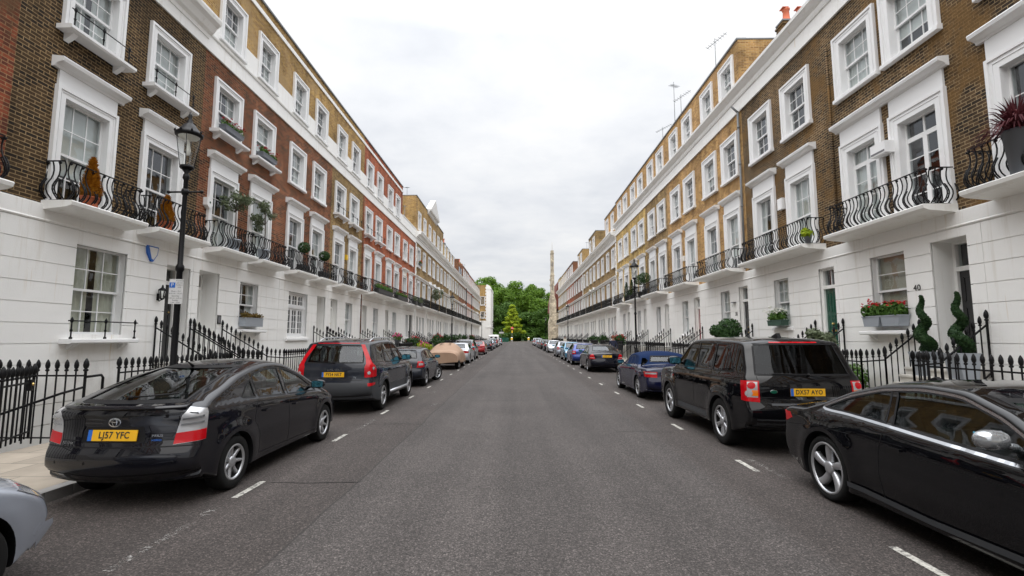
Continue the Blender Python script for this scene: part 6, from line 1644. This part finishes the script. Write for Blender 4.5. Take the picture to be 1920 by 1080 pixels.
# ------------------------------------------------------------------ end building, church
t = thing('end_house', 'ochre brick end house with white quoins closing the left side of the street', 'house', (-7.1, 134, 0))
m = MB(); ops = [(-2.85, -1.65, 10.6, 13.0), (-2.8, -1.7, 7.0, 8.8)]
wall(m, -12, -1.15, 6.3, 16.2, ops, 0, .3); m.box(-12, -.2, .31, 14, 0, 16.1); obj('brick_wall', m.mesh('brick_wall', ['brick_ochre']), t)
m = MB(); m.box(-12, 0, -.05, .3, 0, 6.3); m.box(-1.149, 0, -.03, .3, 6.3, 15.0)
for i in range(22): m.box(-1.15 - (.35 if i % 2 else .15), -1.151, -.04, -.001, 6.4 + i * .42, 6.78 + i * .42)
m.box(-.0, .02, .3, 14, 0, 15); m.prism([(-1.3, 15), (.1, 15), (.1, 15.5), (-.2, 15.9), (-.9, 16.4), (-1.3, 16.3)], -.1, 14, 'y'); m.box(-1.2, .12, -.15, 14, 4.4, 4.7); obj('white_corner', m.mesh('white_corner', ['stucco_white']), t)
for x, z, cw, ch in ((-2.25, 10.7, 1.0, 2.2), (-2.25, 7.1, .9, 1.6)): add_window(t, x, z, '2', cw, ch, .15, 'sash', None)
t = thing('church_tower', 'slender pale stone church turret with a thin spire, right of the trees', 'church', (9.05, 121, 0))
m = MB()
m.box(-1.15, 1.4, 0, 3, 0, 5.5); m.prism([(-1.15, 5.5), (1.4, 5.5), (1.2, 6.6), (-.75, 6.6)], 0, 3, 'y'); m.box(-.75, 1.2, .1, 2.6, 6.6, 10.8); m.prism([(-.75, 10.8), (1.2, 10.8), (.75, 12), (-.5, 12)], .1, 2.4, 'y')
m.box(-.45, .66, .2, 2.0, 12, 17.2); m.box(-.52, .73, .1, 2.1, 17.2, 17.5); m.box(-.38, .58, .25, 1.7, 17.5, 22.8); m.box(-.44, .64, .2, 1.75, 22.8, 23.1)
m.box(-.34, .54, .3, 1.6, 23.1, 23.7)
for z in (13.5, 19.4): m.box(-.05, .15, .14, .24, z, z + 1.1, 1)
for z in (2.2, 4.0, 8.6, 9.6, 14.6, 16): m.box(-.75 if z > 6 else -1.25, -.55 if z > 6 else -1.1, .0, 1.0, z, z + .35)
tw = m.mesh('tower', ['church_stone', 'text_grey']); tw.transform(Matrix.Diagonal((.82, 1, 1, 1))); obj('tower', tw, t)
m = MB(); m.tube([(.1, .9, 23.6), (.1, .9, 26.0)], [.05, .025], 5); obj('spire', m.mesh('spire', ['church_stone']), t)
m = MB(); m.prism([(1.3, 0), (14, 0), (14, 8), (1.3, 8)], 3.1, 30, 'y', 0); m.prism([(.75, 9), (14, 9), (14, 16.3), (1.9, 16.3), (.9, 12)], 3.2, 30, 'y', 1); obj('nave', m.mesh('nave', ['church_stone', 'roof_tile_red']), t)

# ------------------------------------------------------------------ trees
def crown_mesh(seed, h, r, n, size, mats, zlow=.12, blobs=46):
    rg = random.Random(seed); m = MB(); B = []
    for _ in range(blobs):
        d = Vector((rg.gauss(0, 1), rg.gauss(0, 1), rg.gauss(0, 1))).normalized(); z = h * (zlow + (1 - zlow) / 2) + d.z * h * (1 - zlow) / 2 * .82
        q = rg.uniform(.16, .30) * r
        B.append((d.x * r * .78, d.y * r * .78, z, q * 1.5, q * 1.5, q * 1.1))
    for _ in range(blobs // 2):
        B.append((rg.uniform(-.6, .6) * r, rg.uniform(-.6, .6) * r, h * rg.uniform(zlow + .1, .85), r * .35, r * .35, r * .3))
    leaves(m, B, n, size, shell=.62, rng=rg)
    return m.mesh('crown', mats, False)
def trunk_mesh(h, r, seed, th=.35):
    rg = random.Random(seed); m = MB(); m.tube([(0, 0, -.2), (.1, 0, h * .2), (0, .1, h * .45), (0, 0, h * .75)], [th, th * .75, th * .5, th * .15], 8)
    for k in range(7):
        a = rg.random() * 6.28; z = h * rg.uniform(.2, .5); m.tube([(0, 0, z), (math.cos(a) * r * .35, math.sin(a) * r * .35, z + h * .12), (math.cos(a) * r * .7, math.sin(a) * r * .7, z + h * .25)], [th * .4, th * .25, th * .08], 5)
    return m.mesh('trunk', ['bark'])
cA = crown_mesh(1, 27, 8, 15000, .42, ['leaf_plane']); cB = crown_mesh(2, 26, 7.5, 15000, .42, ['leaf_plane']); cC = crown_mesh(3, 20, 7, 11000, .42, ['leaf_plane_dark'], .03)
tA = trunk_mesh(27, 8, 1)
for i, (x, y, sx, sz, cm, lb) in enumerate([(-14.5, 220, 1.12, 1.13, cA, 'tall plane tree at the far left of the park, top showing over the end house'), (-6.5, 212, .85, .93, cB, 'tall plane tree between the end house and the yellow green tree'),
        (1.2, 222, .95, 1.05, cA, 'tallest plane tree behind the yellow green tree'), (7.5, 214, .8, 1.0, cB, 'tall plane tree right of centre, with a round top'), (13.0, 208, .9, .80, cA, 'broad plane tree beside the church turret'),
        (-9.5, 203, .7, .78, cC, 'dark tree low behind the end house corner'), (5.5, 200, .9, .62, cC, 'dark spreading tree right of the yellow green tree'), (-3.0, 205, .8, .85, cC, 'dark tree directly behind the yellow green tree'), (12.0, 197, .75, .7, cC, 'dark tree at the foot of the church turret'), (24, 225, 1.1, 1.0, cA, 'plane tree hidden mostly by the church')]):
    t = thing('plane_tree', lb, 'tree', (x, y, 0), i * 1.3, 'big trees of the park at the end of the street'); t.scale = (sx, sx, sz)
    obj('crown', cm, t); obj('trunk', tA, t)
rg = random.Random(11); m = MB(); B = []
for _ in range(70): 
    x = rg.uniform(-30, 34); B.append((x, rg.uniform(228, 245), rg.uniform(1, 17) * (1 if abs(x) < 16 else .7), 4, 3, 3.2))
leaves(m, B, 9000, .75, shell=.3, rng=rg); o = obj('woodland', m.mesh('woodland', ['leaf_plane_dark'], False)); o['kind'] = 'stuff'
m = MB(); B = [(rg.uniform(-22, 24), rg.uniform(192, 200), rg.uniform(.5, 3.2), 2.2, 1.5, 1.6) for _ in range(46)]
leaves(m, B, 9000, .4, shell=.3, rng=rg); o = obj('shade_bushes', m.mesh('shade_bushes', ['leaf_plane_dark'], False)); o['kind'] = 'stuff'
t = thing('yellow_green_tree', 'young bright yellow green tree with a pointed crown at the end of the road', 'tree', (-1.6, 183, 0))
m = MB(); B = []
for k in range(52):
    f_ = (k / 51) ** .85; z = 3.6 + 10.3 * f_; rr = 4.9 * (1 - f_) ** .7 + .35; a = k * 2.4; q = 1.05 * (1 - f_ * .5)
    rr *= rg.uniform(.62, 1.12)
    B.append((math.cos(a) * rr * rg.uniform(.45, .9) + .25 * (1 - f_), math.sin(a) * rr * .7, z + rg.gauss(0, .3), q * 1.25, q, q * rg.uniform(.5, .85)))
leaves(m, B, 7500, .26, shell=.15, rng=rg); obj('crown', m.mesh('crown', ['leaf_lime'], False), t)
obj('trunk', trunk_mesh(13, 4, 5, .16), t)
# ------------------------------------------------------------------ cars in place
UP, DOWN = R(90), R(-90)
def emblem_text(root, B, view, u, z, s, size, mat='chrome', off=.004, sx=1.0):
    p, nn = B.proj(u, z, view)
    if p is None: return
    p = p + nn * off; zz = Vector((0, 0, 1)); xx = zz.cross(nn).normalized(); yy = nn.cross(xx)
    obj('badge', text_mesh(s, size, .001, 'badge', mat, sx=sx), root, p, Matrix((xx, yy, nn)).transposed().to_euler())
def frame_at(B, view, u, z, off=.004):
    p, nn = B.proj(u, z, view); p = p + nn * off; zz = Vector((0, 0, 1)); xx = zz.cross(nn).normalized(); yy = nn.cross(xx)
    return p, Matrix((xx, yy, nn)).transposed().to_euler()
def wiper(root, B, pts, view='rear'):
    mb = MB(); P = [B.proj(u, z, view, 1, .02)[0] for u, z in pts]; P = [p for p in P if p is not None]
    mb.tube(P, .009, 5); a = P[0]; mb.lathe([(.025, -.01), (.022, .02), (0, .025)], 10, a); obj('wiper', mb.mesh('wiper', ['trim_black']), root)
def ell(mb, rx, ry, th, n=28, cx=0, cy=0, m=0):
    vs = []
    for k in range(n):
        a = 2 * math.pi * k / n
        for q in (1, -1): vs.append((cx + (rx + q * th) * math.cos(a), cy + (ry + q * th) * math.sin(a), .003 if q < 0 else .001))
    mb.add(vs, [(2 * k, 2 * ((k + 1) % n), 2 * ((k + 1) % n) + 1, 2 * k + 1) for k in range(n)], m)
def prius_x(root, B, C):
    # spoiler lip over the boot, glass boot panel, emblem, badges, aerial, fog lamp reflector strip
    mb = MB(); B.panel(mb, [(-.52, .945), (.52, .945), (.56, 1.035), (-.56, 1.035)], 'rear', 1, .003, 0, .06); obj('lower_rear_window', mb.mesh('lower_rear_window', ['paint_black']), root)
    mb = MB()
    for i in range(25):
        u = -.66 + 1.32 * i / 24
        p, _ = B.proj(u, 1.045, 'rear'); 
        mb.v.append((p.x - .045, u, 1.055)); mb.v.append((p.x + .06, u, 1.085)); mb.v.append((p.x + .05, u, 1.04)); mb.v.append((p.x - .04, u, 1.035))
    for i in range(24):
        for k in range(4): mb.f.append((i * 4 + k, i * 4 + (k + 1) % 4, (i + 1) * 4 + (k + 1) % 4, (i + 1) * 4 + k)); mb.m.append(0); mb.s.append(True)
    mb.f += [(0, 1, 2, 3), (96, 99, 98, 97)]; mb.m += [0, 0]; mb.s += [False, False]
    obj('spoiler', mb.mesh('spoiler', ['paint_charcoal']), root)
    p, e = frame_at(B, 'rear', 0, .905); mb = MB(); ell(mb, .062, .042, .0055); ell(mb, .022, .040, .0045); ell(mb, .048, .015, .0045, 24, 0, .017); obj('emblem', mb.mesh('emblem', ['chrome']), root, p, e)
    emblem_text(root, B, 'rear', -.44, .765, 'PRIUS', .036, sx=1.1); emblem_text(root, B, 'rear', -.44, .72, 'HYBRID', .026, 'sign_blue', .004, 1.0); emblem_text(root, B, 'rear', .5, .69, 'TOYOTA', .034, sx=1.0)
    mb = MB(); B.panel(mb, [(.34, .70), (.30, .86), (-.30, .86), (-.34, .70)], 'rear', 1, .002, 0, .06, skirt=False); obj('plate_recess', mb.mesh('plate_recess', ['trim_black'], False), root)
    mb = MB(); B.strip(mb, [(-.345, .70), (-.36, .80), (-.33, .865)], 'rear', 1, .03, .006, 0); B.strip(mb, [(.345, .70), (.36, .80), (.33, .865)], 'rear', 1, .03, .006, 0); obj('plate_surround', mb.mesh('plate_surround', ['paint_charcoal'], False), root)
    mb = MB(); t = B.topz(1.5); mb.tube([(1.25, 0, t - .03), (1.15, 0, t + .03), (.98, 0, t + .09)], [.02, .008, .005], 6); obj('roof_aerial', mb.mesh('roof_aerial', ['trim_black']), root)
    wiper(root, B, [(0.0, 1.12), (-.12, 1.13), (-.42, 1.15)])
    for u in (-.62, -.25, .25, .62):
        p, e = frame_at(B, 'rear', u, .50, .002); mb = MB(); ell(mb, .012, .012, .0025, 16); obj('parking_sensor', mb.mesh('parking_sensor', ['trim_black']), root, p, e)
    mb = MB(); B.strip(mb, [(-.8, .40), (0, .36), (.8, .40)], 'rear', 1, .012, .002, 0); B.strip(mb, [(-.8, .655), (0, .655), (.8, .655)], 'rear', 1, .012, .002, 0); obj('bumper_line', mb.mesh('bumper_line', ['trim_black'], False), root)
    mb = MB(); B.panel(mb, [(-.74, .22), (.74, .22), (.70, .30), (-.70, .30)], 'rear', 1, .004, 0, .06); obj('rear_valance', mb.mesh('rear_valance', ['trim_black']), root)
K_Y, K_YB = None, None
add_car('liftback', 'charcoal liftback with clear taillights parked nearest on the left', (-4.22, 5.1, 0), UP, 'paint_charcoal', plate=[('rear', .775, 'LJ57 YFC')], mirror='body', extras=prius_x)
def xc_x(root, B, C):
    for sg in (1, -1):
        mb = MB(); pts = []
        for i in range(9):
            x = .75 + 2.0 * i / 8; h = B.bvh.ray_cast(Vector((x, sg * .62, 4)), Vector((0, 0, -1)))[0]
            up = .055 if 0 < i < 8 else 0.0
            pts.append((x, sg * .62, h.z + up))
        mb.tube(pts, .016, 6); obj('roof_rail', mb.mesh('roof_rail', ['alloy']), root)
        mb = MB(); mb.tube([(1.5, sg * .97, .40), (3.4, sg * .97, .38)], .04, 8)
        obj('side_step', mb.mesh('side_step', ['alloy']), root)
        mb = MB(); B.strip(mb, C['side'][0] + [], 'side', sg, .014, .006, 0, True); obj('window_frame', mb.mesh('window_frame', ['chrome'], False), root)
    emblem_text(root, B, 'rear', 0, 1.03, 'VOLVO', .055, sx=1.5)
    wiper(root, B, [(0, 1.19), (.1, 1.2), (.5, 1.24)])
    mb = MB(); B.panel(mb, [(-.5, 1.645), (.5, 1.645), (.5, 1.66), (-.5, 1.66)], 'rear', 1, .004, 0, .06); obj('brake_light', mb.mesh('brake_light', ['lens_red']), root)
    emblem_text(root, B, 'rear', -.5, .86, 'T6', .05)
add_car('suv_tall', 'dark grey estate off roader with tall red taillights parked second on the left', (-4.26, 11.3, 0), UP, 'paint_grey_blue', plate=[('rear', .93, 'FY54 NKT')], mirror='black', extras=xc_x, chrome=False)
add_car('hatchback', 'dark blue grey hatchback with its front wheel turned out, third on the left', (-4.2, 17.5, 0), UP, 'paint_grey_blue', mirror='black', wheelturn=-.5)
def rrs_x(root, B, C):
    mb = MB(); B.panel(mb, [(-.38, 1.705), (.38, 1.705), (.38, 1.722), (-.38, 1.722)], 'rear', 1, .004, 0, .05); obj('brake_light', mb.mesh('brake_light', ['lens_red']), root)
    wiper(root, B, [(-.05, 1.21), (.06, 1.22), (.1, 1.22), (.48, 1.225)])
    mb = MB(); mb.tube([(.06, -.05, 1.235), (.05, .2, 1.24), (.06, .42, 1.24)], .014, 6); 
    p, e = frame_at(B, 'rear', .5, .97, .003); mb = MB()
    vs = [(0, 0, .004)] + [(.05 * math.cos(a), .026 * math.sin(a), .003) for a in [i * 2 * math.pi / 20 for i in range(20)]]; mb.add(vs, [(0, i + 1, (i + 1) % 20 + 1) for i in range(20)]); ell(mb, .05, .026, .003, 20, 0, 0, 1); obj('emblem', mb.mesh('emblem', ['door_green', 'chrome'], False), root, p, e)
    mb = MB(); B.panel(mb, [(-.55, .765), (.55, .765), (.55, .795), (-.55, .795)], 'rear', 1, .006, 0, .08); obj('tailgate_strip', mb.mesh('tailgate_strip', ['cladding_grey']), root)
    emblem_text(root, B, 'rear', .1, .78, 'RANGE ROVER', .032, 'chrome', .009, 1.6)
    mb = MB(); B.panel(mb, [(-.80, .44), (.80, .44), (.78, .56), (-.78, .56)], 'rear', 1, .006, 0, .08); obj('rear_valance', mb.mesh('rear_valance', ['cladding_grey']), root)
    for sg in (1, -1):
        mb = MB()
        for k in range(5): B.strip(mb, [(3.42, .92 + k * .036), (3.55, .92 + k * .036)], 'side', sg, .022, .006, 0)
        obj('side_vent', mb.mesh('side_vent', ['lens_silver'], False), root)
        mb = MB(); mb.box(1.45, 3.3, sg * .95, sg * .86, .36, .46); obj('sill', mb.mesh('sill', ['cladding_grey']), root)
        mb = MB(); B.strip(mb, [(3.38, .97), (3.43, .97)], 'side', sg, .035, .01, 0); obj('side_repeater', mb.mesh('side_repeater', ['lens_red'], False), root)
    mb = MB(); t = B.topz(1.0); mb.prism([(.75, t - .02), (1.0, t - .02), (.95, t + .02), (.8, t + .07)], -.03, .03, 'y'); obj('roof_aerial', mb.mesh('roof_aerial', ['trim_black']), root)
add_car('suv_box', 'black boxy off roader with yellow plate parked second on the right', (4.42, 7.45, 0), UP, 'paint_black', 'car_glass_dark', plate=[('rear', .965, 'DX57 AYO')], mirror='body', extras=rrs_x)
def a5_x(root, B, C):
    for sg in (1, -1):
        mb = MB()
        a, b = C['side']
        ring = [(.95, 1.005), (1.23, 1.175), (1.5, 1.275), (1.8, 1.33), (2.1, 1.355), (2.45, 1.345), (2.80, 1.265), (3.12, 1.115), (3.46, .935), (3.38, .90), (2.6, .93), (1.95, .962), (1.4, .985)]
        ring = [(x, min(z, interp(B.et, x) + .002)) for x, z in [tuple(q) for q in poly_spline(ring, 4, True)]]
        B.strip(mb, ring, 'side', sg, .022, .005, 0, True); obj('window_frame', mb.mesh('window_frame', ['chrome'], False), root)
        mb = MB(); B.strip(mb, [(1.42, .30), (2.4, .275), (3.36, .30)], 'side', sg, .05, .02, 0); obj('sill', mb.mesh('sill', ['cladding_grey'], False), root)
    mb = MB(); mb.prism([(.0, .965), (.06, .975), (.0, 1.0), (-.02, .995)], -.62, .62, 'y'); obj('spoiler', mb.mesh('spoiler', ['paint_black']), root)
    mb = MB(); t = B.topz(1.55); mb.prism([(1.35, t - .02), (1.6, t - .02), (1.5, t + .04)], -.025, .025, 'y'); obj('roof_aerial', mb.mesh('roof_aerial', ['trim_black']), root)
    mb = MB(); 
    n = 20; vs = [(.72 + .085 * math.cos(2 * math.pi * k / n), .86 + .075 * math.sin(2 * math.pi * k / n)) for k in range(n)]; B.strip(mb, vs, 'side', -1, .006, .0015, 0, True); obj('fuel_flap', mb.mesh('fuel_flap', ['trim_black'], False), root)
add_car('coupe', 'glossy black coupe with silver mirror cut off by the right edge', (4.36, 6.62, 0), DOWN, 'paint_black', plate=[], mirror='silver', handle='body', extras=a5_x, chrome=True)
add_car('cabriolet', 'dark blue convertible with fabric roof parked third on the right', (4.5, 13.75, 0), UP, 'paint_navy', plate=[('rear', .72, '', 'plate_yellow')], mirror='body')
def plate_blank(v='rear', z=.72): return [(v, z, '', 'plate_yellow')]
add_car('saloon', 'black saloon with red taillights and yellow plate behind the blue convertible, right side', (4.6, 24.85, 0), UP, 'paint_darknavy', plate=[('rear', .82, 'LV53 LZT')])
add_car('hatchback', 'silver car nose just entering at the bottom left corner', (-4.3, -.13, 0), UP, 'paint_silver', plate=[])
add_car('hatchback', 'blue hatchback beyond the black saloon, right side', (4.45, 31.3, 0), UP, 'paint_blue', plate=plate_blank(z=.8))
add_car('saloon', 'light blue car facing the camera on the right', (4.5, 41.0, 0), DOWN, 'paint_lightblue', plate=[('front', .4, '', 'plate_white')])
add_car('hatchback', 'silver hatchback between the light blue car and the pale silver one, right side', (4.45, 43.3, 0), UP, 'paint_silver')
add_car('hatchback', 'pale silver hatchback facing the camera further down the right side', (4.5, 59.8, 0), DOWN, 'paint_pale_silver', plate=[('front', .4, '', 'plate_white')])
add_car('hatchback', 'dark hatchback just beyond the pale silver one, right side', (4.45, 62.3, 0), UP, 'paint_grey_blue')
add_car('hatchback', 'black hatchback with a red taillight further along the right side', (4.45, 71.5, 0), UP, 'paint_black_metal')
add_car('saloon', 'silver saloon near the far end of the right side row', (4.45, 84, 0), UP, 'paint_silver')
add_car('hatchback', 'mid grey hatchback fourth from the far end of the right side row', (4.45, 77, 0), UP, 'paint_midgrey')
add_car('people_carrier', 'silver people carrier last but one at the far end of the right side row', (4.45, 96, 0), UP, 'paint_silver')
add_car('people_carrier', 'pale people carrier at the very end of the right side row', (4.45, 106, 0), UP, 'paint_pale_silver')
# left row, further along
add_car('coupe', 'pale silver coupe beyond the covered car, left side', (-4.1, 32.6, 0), UP, 'paint_pale_silver')
add_car('people_carrier', 'grey estate car between the silver coupe and the red car, left side', (-4.15, 38.3, 0), UP, 'paint_midgrey')
add_car('saloon', 'red saloon in the left hand row', (-4.05, 49.4, 0), UP, 'paint_red')
add_car('hatchback', 'grey blue hatchback with a yellow plate beyond the red saloon', (-4.05, 63.5, 0), UP, 'paint_grey_blue', plate=[('rear', .8, '', 'plate_yellow')])
add_car('hatchback', 'silver hatchback with a red lamp beyond the grey blue one, left side', (-4.1, 72, 0), UP, 'paint_silver')
add_car('people_carrier', 'dark grey people carrier towards the far end on the left', (-4.1, 83, 0), UP, 'paint_midgrey')
add_car('people_carrier', 'silver people carrier last in the left side row', (-4.1, 108, 0), UP, 'paint_silver')
# white van
def van():
    t = thing('white_van', 'white van near the far end of the left side row', 'van', (-4.3, 92, 0), UP, 'cars parked along the kerb')
    m = MB(); top = [(0, .5), (0, 1.1), (.06, 2.0), (.2, 2.2), (1, 2.27), (3.2, 2.25), (3.7, 2.15), (4.3, 1.35), (4.9, 1.1), (5.05, .8), (5.05, .4)]
    n = len(top); secs = [(-1.0, .90), (-.93, .98), (-.6, 1.0), (0, 1.005), (.6, 1.0), (.93, .98), (1.0, .90)]
    vs = [(2.5 + (x - 2.5) * k, y * .98, .35 + (z - .35) * k) for y, k in secs for x, z in top + [(5.05, .3), (0, .3)]]; n += 2
    m.add(vs, [(i * n + k, i * n + (k + 1) % n, (i + 1) * n + (k + 1) % n, (i + 1) * n + k) for i in range(6) for k in range(n)] + [tuple(range(n)), tuple(range(6 * n, 7 * n))[::-1]], 0, False)
    obj('body', m.mesh('body', ['paint_white']), t)
    for s in (-1, 1):
        m = MB(); m.box(-.03, .03, s * .62, s * .2, 1.3, 1.85); obj('rear_window', m.mesh('rear_window', ['trim_black']), t)
        m = MB(); m.box(-.03, .05, s * .9, s * .78, .9, 1.35); obj('taillight', m.mesh('taillight', ['lens_red']), t)
        for x in (.95, 4.1):
            wo = bpy.data.objects.new('wheel', None); COL.objects.link(wo); wo.parent = t; wo.location = (x, s * .90, .33); wo.rotation_euler = (0, 0, 0 if s > 0 else math.pi)
            K = CACHE[('car', 'people_carrier')]; obj('tyre', K['tyre'], wo); obj('rim', K['rim'], wo)
van()
# the covered car
def covered():
    t = thing('covered_car', 'car under a fitted tan cloth cover, left side', 'car', (-4.12, 26.9, 0), UP, 'cars parked along the kerb')
    K = CACHE[('car', 'saloon')]; B = K['B']; C = K['C']; m = MB(); nx, ny = 60, 46; vs = []
    rg = random.Random(4)
    L = C['L']
    for i in range(nx + 1):
        u = i / nx; x = -.12 + (L + .24) * u
        for j in range(ny + 1):
            a = math.pi * j / ny
            # envelope: hull of the body in this section
            xx = min(max(x, .12), L - .15); zt = B.topz(xx) + .04
            if x < .9: zt = max(zt, 1.0 + .1 * x); 
            zt = max(zt, 1.02 if 0.3 < x < 4.0 else .8)
            if x < .12: zt = .95 + .4 * (x + .12)
            if x > L - .5: zt = .82 - .25 * (x - L + .5)
            wv = C['W'] * (1 - .12 * max(0, (x - 3.4)) ** 1.5 - .10 * max(0, .5 - x)) + .05
            zl = .34 + .05 * math.sin(x * 5) + (.12 * sstep(1.2, .6, x) if j > ny / 2 else 0)
            s_ = math.cos(a); v = math.sin(a)
            y = wv * math.copysign(min(1, abs(s_) ** .42), s_); 
            z = zl + (zt - zl) * v ** .62
            tum = max(0, z - .95) * .5; y = math.copysign(max(0, abs(y) - tum * abs(s_) ** .3), y) if abs(y) > .3 else y
            fold = .02 * math.sin(x * 9 + z * 4 + 2 * math.sin(y * 3)) * (1 - v ** 3) + .012 * math.sin(x * 23 - z * 11)
            y += math.copysign(fold, y) if abs(y) > .2 else 0
            if abs(y) > .3 and z < 1.0: y += math.copysign(.035 * math.sin(x * 14 + 3 * math.sin(x * 3)) * (1.0 - z), y)
            vs.append((x - (.0 if 0 < i < nx else 0), y, z))
    m.add(vs, [(i * (ny + 1) + j, i * (ny + 1) + j + 1, (i + 1) * (ny + 1) + j + 1, (i + 1) * (ny + 1) + j) for i in range(nx) for j in range(ny)], 0, True)
    m.add([vs[j] for j in range(ny + 1)], [tuple(range(ny + 1))], 0, False); m.add([vs[nx * (ny + 1) + j] for j in range(ny + 1)], [tuple(range(ny + 1))[::-1]], 0, False)
    obj('cloth_cover', m.mesh('cloth_cover', ['cover_cloth'], False), t)
    for ax in C['axles']:
        for s in (1, -1):
            wo = bpy.data.objects.new('wheel', None); COL.objects.link(wo); wo.parent = t; wo.location = (ax, s * (C['W'] - .12), C['r']); wo.rotation_euler = (0, 0, 0 if s > 0 else math.pi)
            obj('tyre', K['tyre'], wo); obj('rim', K['rim'], wo)
covered()

# ------------------------------------------------------------------ people
def person(label, loc, rz, top_mat, hair, stride=.2, arm=.1, s=1.0):
    t = thing('person', label, 'person', loc, rz, None); t.scale = (s, s, s)
    V = []; E_ = []; RD = []
    def v(x, y, z, r, p=None): V.append((x, y, z)); RD.append(r); 
    def add(x, y, z, r, p):
        V.append((x, y, z)); RD.append(r); i = len(V) - 1
        if p is not None: E_.append((p, i))
        return i
    pel = add(0, 0, .95, .15, None); wa = add(0, 0, 1.1, .13, pel); ch = add(0, -.01, 1.32, .155, wa); nk = add(0, 0, 1.49, .06, ch); hd = add(0, .01, 1.56, .07, nk); h2 = add(0, .02, 1.66, .095, hd); h3 = add(0, .01, 1.74, .07, h2)
    for sg in (-1, 1):
        a = add(sg * .10, 0, .86, .095, pel); st = stride * sg; k = add(sg * .10, st * .5, .49, .062, a); an = add(sg * .10, st * .9 - .04, .09, .042, k); add(sg * .11, st * .9 + .12, .04, .04, an)
        sh = add(sg * .18, -.01, 1.41, .062, ch); el = add(sg * .245, -arm * sg * .4, 1.12, .045, sh); wr = add(sg * .25, -arm * sg + .08, .88, .028, el); pm = add(sg * .25, -arm * sg + .10, .80, .032, wr)
        for f in range(4): 
            q = add(sg * .25 + (f - 1.5) * .003, -arm * sg + .075 + f * .018, .745, .0095, pm); add(sg * .245, -arm * sg + .08 + f * .018, .695 + .006 * abs(f - 1.5), .008, q)
        th = add(sg * .235, -arm * sg + .145, .79, .010, pm); add(sg * .23, -arm * sg + .16, .75, .009, th)
    me = bpy.data.meshes.new('body'); me.from_pydata(V, E_, []); o = bpy.data.objects.new('body', me); COL.objects.link(o)
    md = o.modifiers.new('s', 'SKIN')
    for i, r in enumerate(RD): me.skin_vertices[0].data[i].radius = (r, r * .8 if i < 3 else r)
    me.skin_vertices[0].data[0].use_root = True
    o.modifiers.new('u', 'SUBSURF').levels = 2
    dg = bpy.context.evaluated_depsgraph_get(); dg.update(); nm_ = bpy.data.meshes.new_from_object(o.evaluated_get(dg)); o.modifiers.clear(); o.data = nm_; o.parent = t
    for q in ('skin', top_mat, 'trousers_dark', 'text_black'): nm_.materials.append(MATS[q])
    for p in nm_.polygons:
        c = p.center; p.use_smooth = True
        p.material_index = 3 if c.z < .1 else (2 if c.z < .92 and abs(c.x) < .2 else (1 if .9 < c.z < 1.47 else 0))
    m = MB()
    for sx in (-1, 1): m.lathe([(0, -.012), (.014, 0), (0, .012)], 8, (sx * .034, .105, 1.675))
    obj('eyes', m.mesh('eyes', ['text_black']), t)
    m = MB(); m.add([(-.018, .10, 1.63), (.018, .10, 1.63), (0, .14, 1.635), (0, .10, 1.68)], [(0, 1, 2), (0, 2, 3), (1, 3, 2)]); obj('nose', m.mesh('nose', ['skin']), t)
    m = MB(); n = 14
    for j in range(9):
        for k in range(n):
            a = 2 * math.pi * k / n; b = math.pi * j / 8 * .62; rr = .115 * math.sin(b) + .001; m.v.append((rr * math.cos(a), -.0 + rr * math.sin(a) * 1.05 - .012, 1.70 + .105 * math.cos(b) - (.05 if math.sin(a) < .3 and j > 5 else 0)))
    for j in range(8):
        for k in range(n): m.f.append((j * n + k, j * n + (k + 1) % n, (j + 1) * n + (k + 1) % n, (j + 1) * n + k)); m.m.append(0); m.s.append(True)
    obj('hair', m.mesh('hair', [hair], False), t)
    return t
person('person with red brown hair in a dark navy jacket walking away on the right pavement', (6.35, 32.0, .12), 0, 'jacket_navy', 'hair_red', .25, .15)
person('person in a pale shirt walking on the right pavement beyond the light blue car', (6.2, 62.0, .12), 2.6, 'shirt_pale', 'hair_dark', .2, .1)
